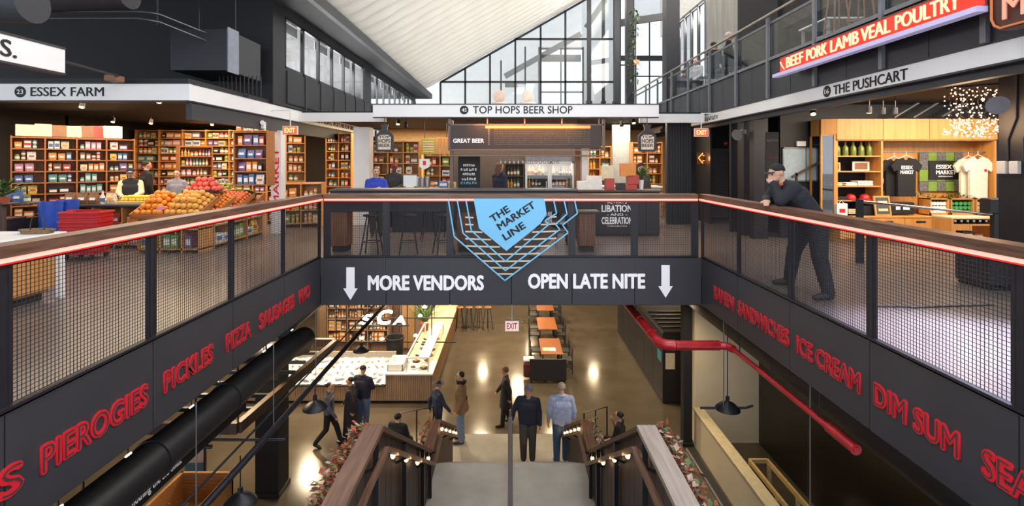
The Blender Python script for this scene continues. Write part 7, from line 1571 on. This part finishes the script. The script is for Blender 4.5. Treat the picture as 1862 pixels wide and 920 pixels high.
        if style == 'scarf':
            bb = MB(); bb.tube([(J['neck'] + Vector((math.cos(a) * .045, math.sin(a) * .05, .005))) * H for a in [2 * PI * i / 12 for i in range(13)]], .026 * H, 10); loc_part(bb, 'hood', cm('17171a'))
    if hat:
        style, col = hat; m = cm(col)
        loc_part(cap_shell(.0535 if style != 'beanie' else .060, .004 if style != 'beanie' else -.012, .005, .010, -.12 if style != 'beanie' else -.42), 'hat', m)
        if style == 'cap':
            bb = MB(); pts = [(-.04, -.035), (-.035, -.075), (0, -.092), (.035, -.075), (.04, -.035)]; vs = [Hm @ Vector((x * H, y * H, z * H)) for z in (.022, .027) for x, y in pts]
            bb.add(vs, [(4, 3, 2, 1, 0), (5, 6, 7, 8, 9)] + [(i, (i + 1) % 5, 5 + (i + 1) % 5, 5 + i) for i in range(5)]); loc_part(bb, 'peak', m)
        if style == 'brim':
            bb = MB(); bb.lathe([(.03 * H, 0), (.1 * H, -.006 * H), (.1 * H, -.001 * H), (.03 * H, .006 * H)], n=20, M=Hm @ Matrix.Translation((0, .012 * H, .028 * H))); loc_part(bb, 'brim', m)
    if beard: bb = MB(); bb.ball(Hm @ Vector((0, -.028 * H, -.05 * H)), (.03 * H, .026 * H, .022 * H), 10, 7); loc_part(bb, 'beard', mat('hair_' + beard, beard, .8))
    if coat:
        col, zl = coat; bb = MB(); prof = [(.112, hipc.z + .10), (.125, hipc.z), (.14, zl), (.132, zl + .002), (.115, hipc.z), (.105, hipc.z + .10)]
        bb.lathe([(r * H * k, z * H) for r, z in prof], (hipc.x * H, hipc.y * H, 0), 20, sx=1, sy=.72); loc_part(bb, 'coat_skirt', cm(col))
    if collar: bb = MB(); bb.tube([(J['neck'] + Vector((math.cos(a) * .037, math.sin(a) * .04 + .004, -.005 + .008 * math.sin(a)))) * H for a in [2 * PI * i / 12 for i in range(13)]], .011 * H, 8); loc_part(bb, 'collar', cm(collar))
    return o
def walk(st, arms=.1):  # a stride of the legs along the facing direction
    return dict(kneeL=(.05, -st * .6, .29), ankL=(.05, -st, .045), kneeR=(-.05, st * .25 - .02, .285), ankR=(-.05, st * 1.1, .075), elL=(.135, arms * .7, .65), wrL=(.135, arms * .9 - .02, .51), elR=(-.135, -arms * .5, .65), wrR=(-.13, -arms * 1.5, .52), hipL=(.05, 0, .51), hipR=(-.05, 0, .51), head=(0, -.02, .925))
SIT = dict(hipL=(.06, 0, .08), hipR=(-.06, 0, .08), kneeL=(.07, -.23, .09), kneeR=(-.07, -.23, .09), ankL=(.07, -.24, -.14), ankR=(-.07, -.24, -.14), shL=(.1, -.02, .375), shR=(-.1, -.02, .375), elL=(.13, -.06, .22), elR=(-.13, -.06, .22), wrL=(.07, -.18, .14), wrR=(-.07, -.18, .14), neck=(0, -.015, .405), head=(0, -.035, .488))
# man leaning on the right rail
person('man in black cap and dark clothes leaning on the right railing, hand to his face', (3.80, 6.33, 0), -PI / 2, 1.76, '222228', '1d1d20', '2a2524', pose=dict(
    hipL=(.055, .04, .515), hipR=(-.055, .04, .515), kneeL=(.14, .0, .285), ankL=(.19, .03, .045), kneeR=(-.13, -.02, .29), ankR=(-.215, -.01, .045),
    shL=(.10, -.155, .765), shR=(-.10, -.15, .775), elL=(.085, -.245, .668), wrL=(.035, -.265, .785), elR=(-.11, -.235, .672), wrR=(-.02, -.285, .66), neck=(0, -.175, .795), head=(.0, -.225, .865)),
    hat=('cap', '17171a'), hair=('short', '1d1816'), head_pitch=.35, head_yaw=.15, bulk=1.2, beard='5d4a42', collar='c4683a', vox=.0105)
# men on the stair landing
person('man in grey knit cap and navy jacket climbing the stair, hand on the centre rail', (PX(960, 11.25), 11.25, z2), 0, 1.77, '262a3d', '4a4744', '2a2623', pose=dict(
    elR=(-.185, .02, .665), wrR=(-.205, -.03, .575), shR=(-.108, 0, .815), kneeR=(-.06, -.05, .29), elL=(.145, .015, .645), wrL=(.15, -.02, .50)), hat=('beanie', '6f6c80'), hair=('short', '3a302b'), head_yaw=-.85, head_pitch=.05, bulk=1.14, collar='8a8588', vox=.0105)
person('grey haired man in pale blue shirt and jeans going down the stair, back turned', (PX(1021, 11.2), 11.2, z2), PI, 1.86, 'a9b4dc', '3f5878', '8a7a66', hair=('short', 'b0a59c'), pose=dict(elL=(.15, .0, .645), wrL=(.158, -.02, .50), elR=(-.15, .0, .645), wrR=(-.158, -.02, .50), ankL=(.06, .02, .045), ankR=(-.05, -.03, .045)), sleeve=.55, bulk=1.12, collar='c0c8e4', vox=.0105)
person('man in brown coat and light jeans standing in profile by the stair foot', (PX(838, 12.1), 12.1, z2), -PI / 2, 1.72, '7c6146', '6f7f9c', '2c2420', hair=('scarf', '1a1718'), bulk=1.18, coat=('7c6146', .47), head_yaw=.15, vox=.0115)
person('dark clothed passer-by in long black coat out on the lower floor', (PX(920, 13.6), 13.6, ZL), -PI / 2, 1.62, '1f1e20', '1d1d1f', hair=('short', '191516'), hat=('beanie', '6a4a30'), coat=('1f1e20', .33), bulk=1.1, pose=walk(.06))
person('man in grey blue jacket and black trousers striding past the food counter', (PX(598, 12.6), 12.6, ZL), PI / 2, 1.64, '565a70', '1a1a1d', '151516', hair=('short', '191617'), pose=walk(.17), feet=(0, .5))
c = low(660, 782)
person('person in dark navy hoodie and jeans facing the ice counter', (c.x, c.y, ZL), PI - .3, 1.76, '22253a', '5d6c8c', '3a3230', hair=('short', '17141a'), pose=dict(elL=(.15, -.05, .66), wrL=(.06, -.16, .68), elR=(-.15, -.04, .66), wrR=(-.06, -.15, .66)), bulk=1.15, head_pitch=.3)
c = low(645, 800)
person('figure in long dark coat passing behind the stair rail leaves', (c.x - .1, c.y, ZL), -PI / 2, 1.66, '2a2730', '1c1a1e', hair=('short', '1b171a'), coat=('2a2730', .25), pose=walk(.08), bulk=1.1)
c = Vector((PX(722, 11.6), 11.6, ZL + .4))
person('dark haired person in black seated beyond the stair rail, seen from behind', c, PI - .3, 1.7, '17171c', '1a1a1d', hair=('bun', '141214'), pose=SIT, bulk=1.1)
t = thing('stool_block', 'low dark block seat under the person in black', 'seat', (c.x, c.y, ZL)); MB().bbox(c.x - .25, c.x + .25, c.y - .22, c.y + .2, ZL, c.z + .02, b=.02).obj('block', BLACK, t)
c = Vector((PX(1129, 11.6), 11.6, ZL + .45))
person('woman in black raising a hand to her mouth, seated beyond the stair rail', c, -PI / 2 - .5, 1.68, '1a191c', '1d1c1f', skin=SKIN, hair=('bun', '141214'), pose=dict(SIT, elR=(-.12, -.10, .24), wrR=(-.04, -.13, .38)), sleeve=.2)
t = thing('stool_block', 'low dark block seat under the woman in black', 'seat', (c.x, c.y, ZL)); MB().bbox(c.x - .25, c.x + .25, c.y - .22, c.y + .22, ZL, c.z + .02, b=.02).obj('block', BLACK, t)
person('person in wide brimmed dark hat and navy coat beside the left stair rail', (PX(794, 12.6), 12.75, ZL), PI / 2 + .6, 1.62, '2a3048', '22222a', hat=('brim', '252a3c'), hair=('short', '4a3028'), pose=walk(.08))
# people on the market floor
person('clerk in dark cap and vest over pale sleeves behind the checkout counter', (PX(238, 10.6), 10.6, 0), .5, 1.56, '24252c', '222226', sleeves='d9cfae', hat=('cap', '1f2130'), hair=('short', '1a1615'), head_pitch=.4, vox=.0135, pose=dict(elL=(.13, -.06, .66), wrL=(.07, -.17, .62), elR=(-.13, -.06, .66), wrR=(-.07, -.17, .62)))
o = bpy.data.objects['person.012'] if 'person.012' in bpy.data.objects else None
person('tall dark shopper deep in the passage beside the narrow shelving', (PX(266, 12.4), 12.4, 0), 2.6, 1.72, '1b1b1f', '1d1d20', hair=('short', '1a1615'), vox=.015)
person('shopper in grey cardigan bending behind the big red apples', (PX(322, 12.0), 12.0, 0), .3, 1.5, '8a8a98', '2a2a30', hair=('short', '1d1918'), vox=.015)
person('customer in bright blue jacket at the grocer counter', (PX(684, 11.3), 11.3, 0), .4, 1.56, '2c41a8', '39362f', hair=('short', '3b2c22'), vox=.0135, pose=dict(elL=(.14, -.07, .67), wrL=(.04, -.15, .70), elR=(-.14, -.05, .66), wrR=(-.06, -.17, .66)), bulk=1.12)
person('worker in red cap and dark jacket behind the grocer counter', (PX(717, 12.8), 12.8, 0), .1, 1.66, '3a3a3c', '26262a', hat=('cap', 'b03038'), hair=('short', '231c18'), skin=SKIND, vox=.0135, pose=dict(elL=(.15, -.05, .66), wrL=(.1, -.16, .64)))
person('bartender with long brown hair and dark top behind the bar', (PX(908, 11.9), 12.15, 0), 2.4, 1.68, '23253a', '1d1d22', hair=('long', '6b4c38'), vox=.0135, pose=dict(elL=(.14, -.06, .66), wrL=(.1, -.17, .62)))
person('barista with dark hair and patterned top beside the vase', (PX(1165, 12.4), 12.4, 0), .1, 1.66, '55504c', '26262a', hair=('bun', '1b1717'), hat=('beanie', '20222a'), vox=.0135)
for i, (px, Y, col, hc_) in enumerate([(1296, 13.6, '20232e', '1b1716'), (1322, 12.6, '2a2a30', 'c8c4c0'), (1268, 15.8, 'b9bcc4', '2b2220'), (1243, 17.6, '3a3f52', '1b1716')]):
    person(f"gallery guest seated behind the balcony glass, {nth(i)} counted from the neon sign end" if i else 'gallery guest in dark jacket seated nearest the grey curtain wall', (PX(px, Y), Y, 4.05), [2.0, 1.2, -1.0, 2.6][i], 1.7, col, '22232a', hair=('short', hc_), pose=SIT, vox=.018, group='gallery guests', hands=False)
    x = PX(px, Y); t = thing('gallery_chair', f"black chair under the seated gallery guest, {nth(i)} from the neon sign end", 'chair', (x, Y, 3.6), group='gallery chairs'); MB().bbox(x - .22, x + .22, Y - .22, Y + .22, 4.0, 4.06, b=.01).obj('seat', BLACK, t)
    for sx in (-.19, .19):
        for sy in (-.19, .19): MB().bar((x + sx, Y + sy, 3.6), (x + sx, Y + sy, 4.0), .03).obj('leg', BLACK, t)
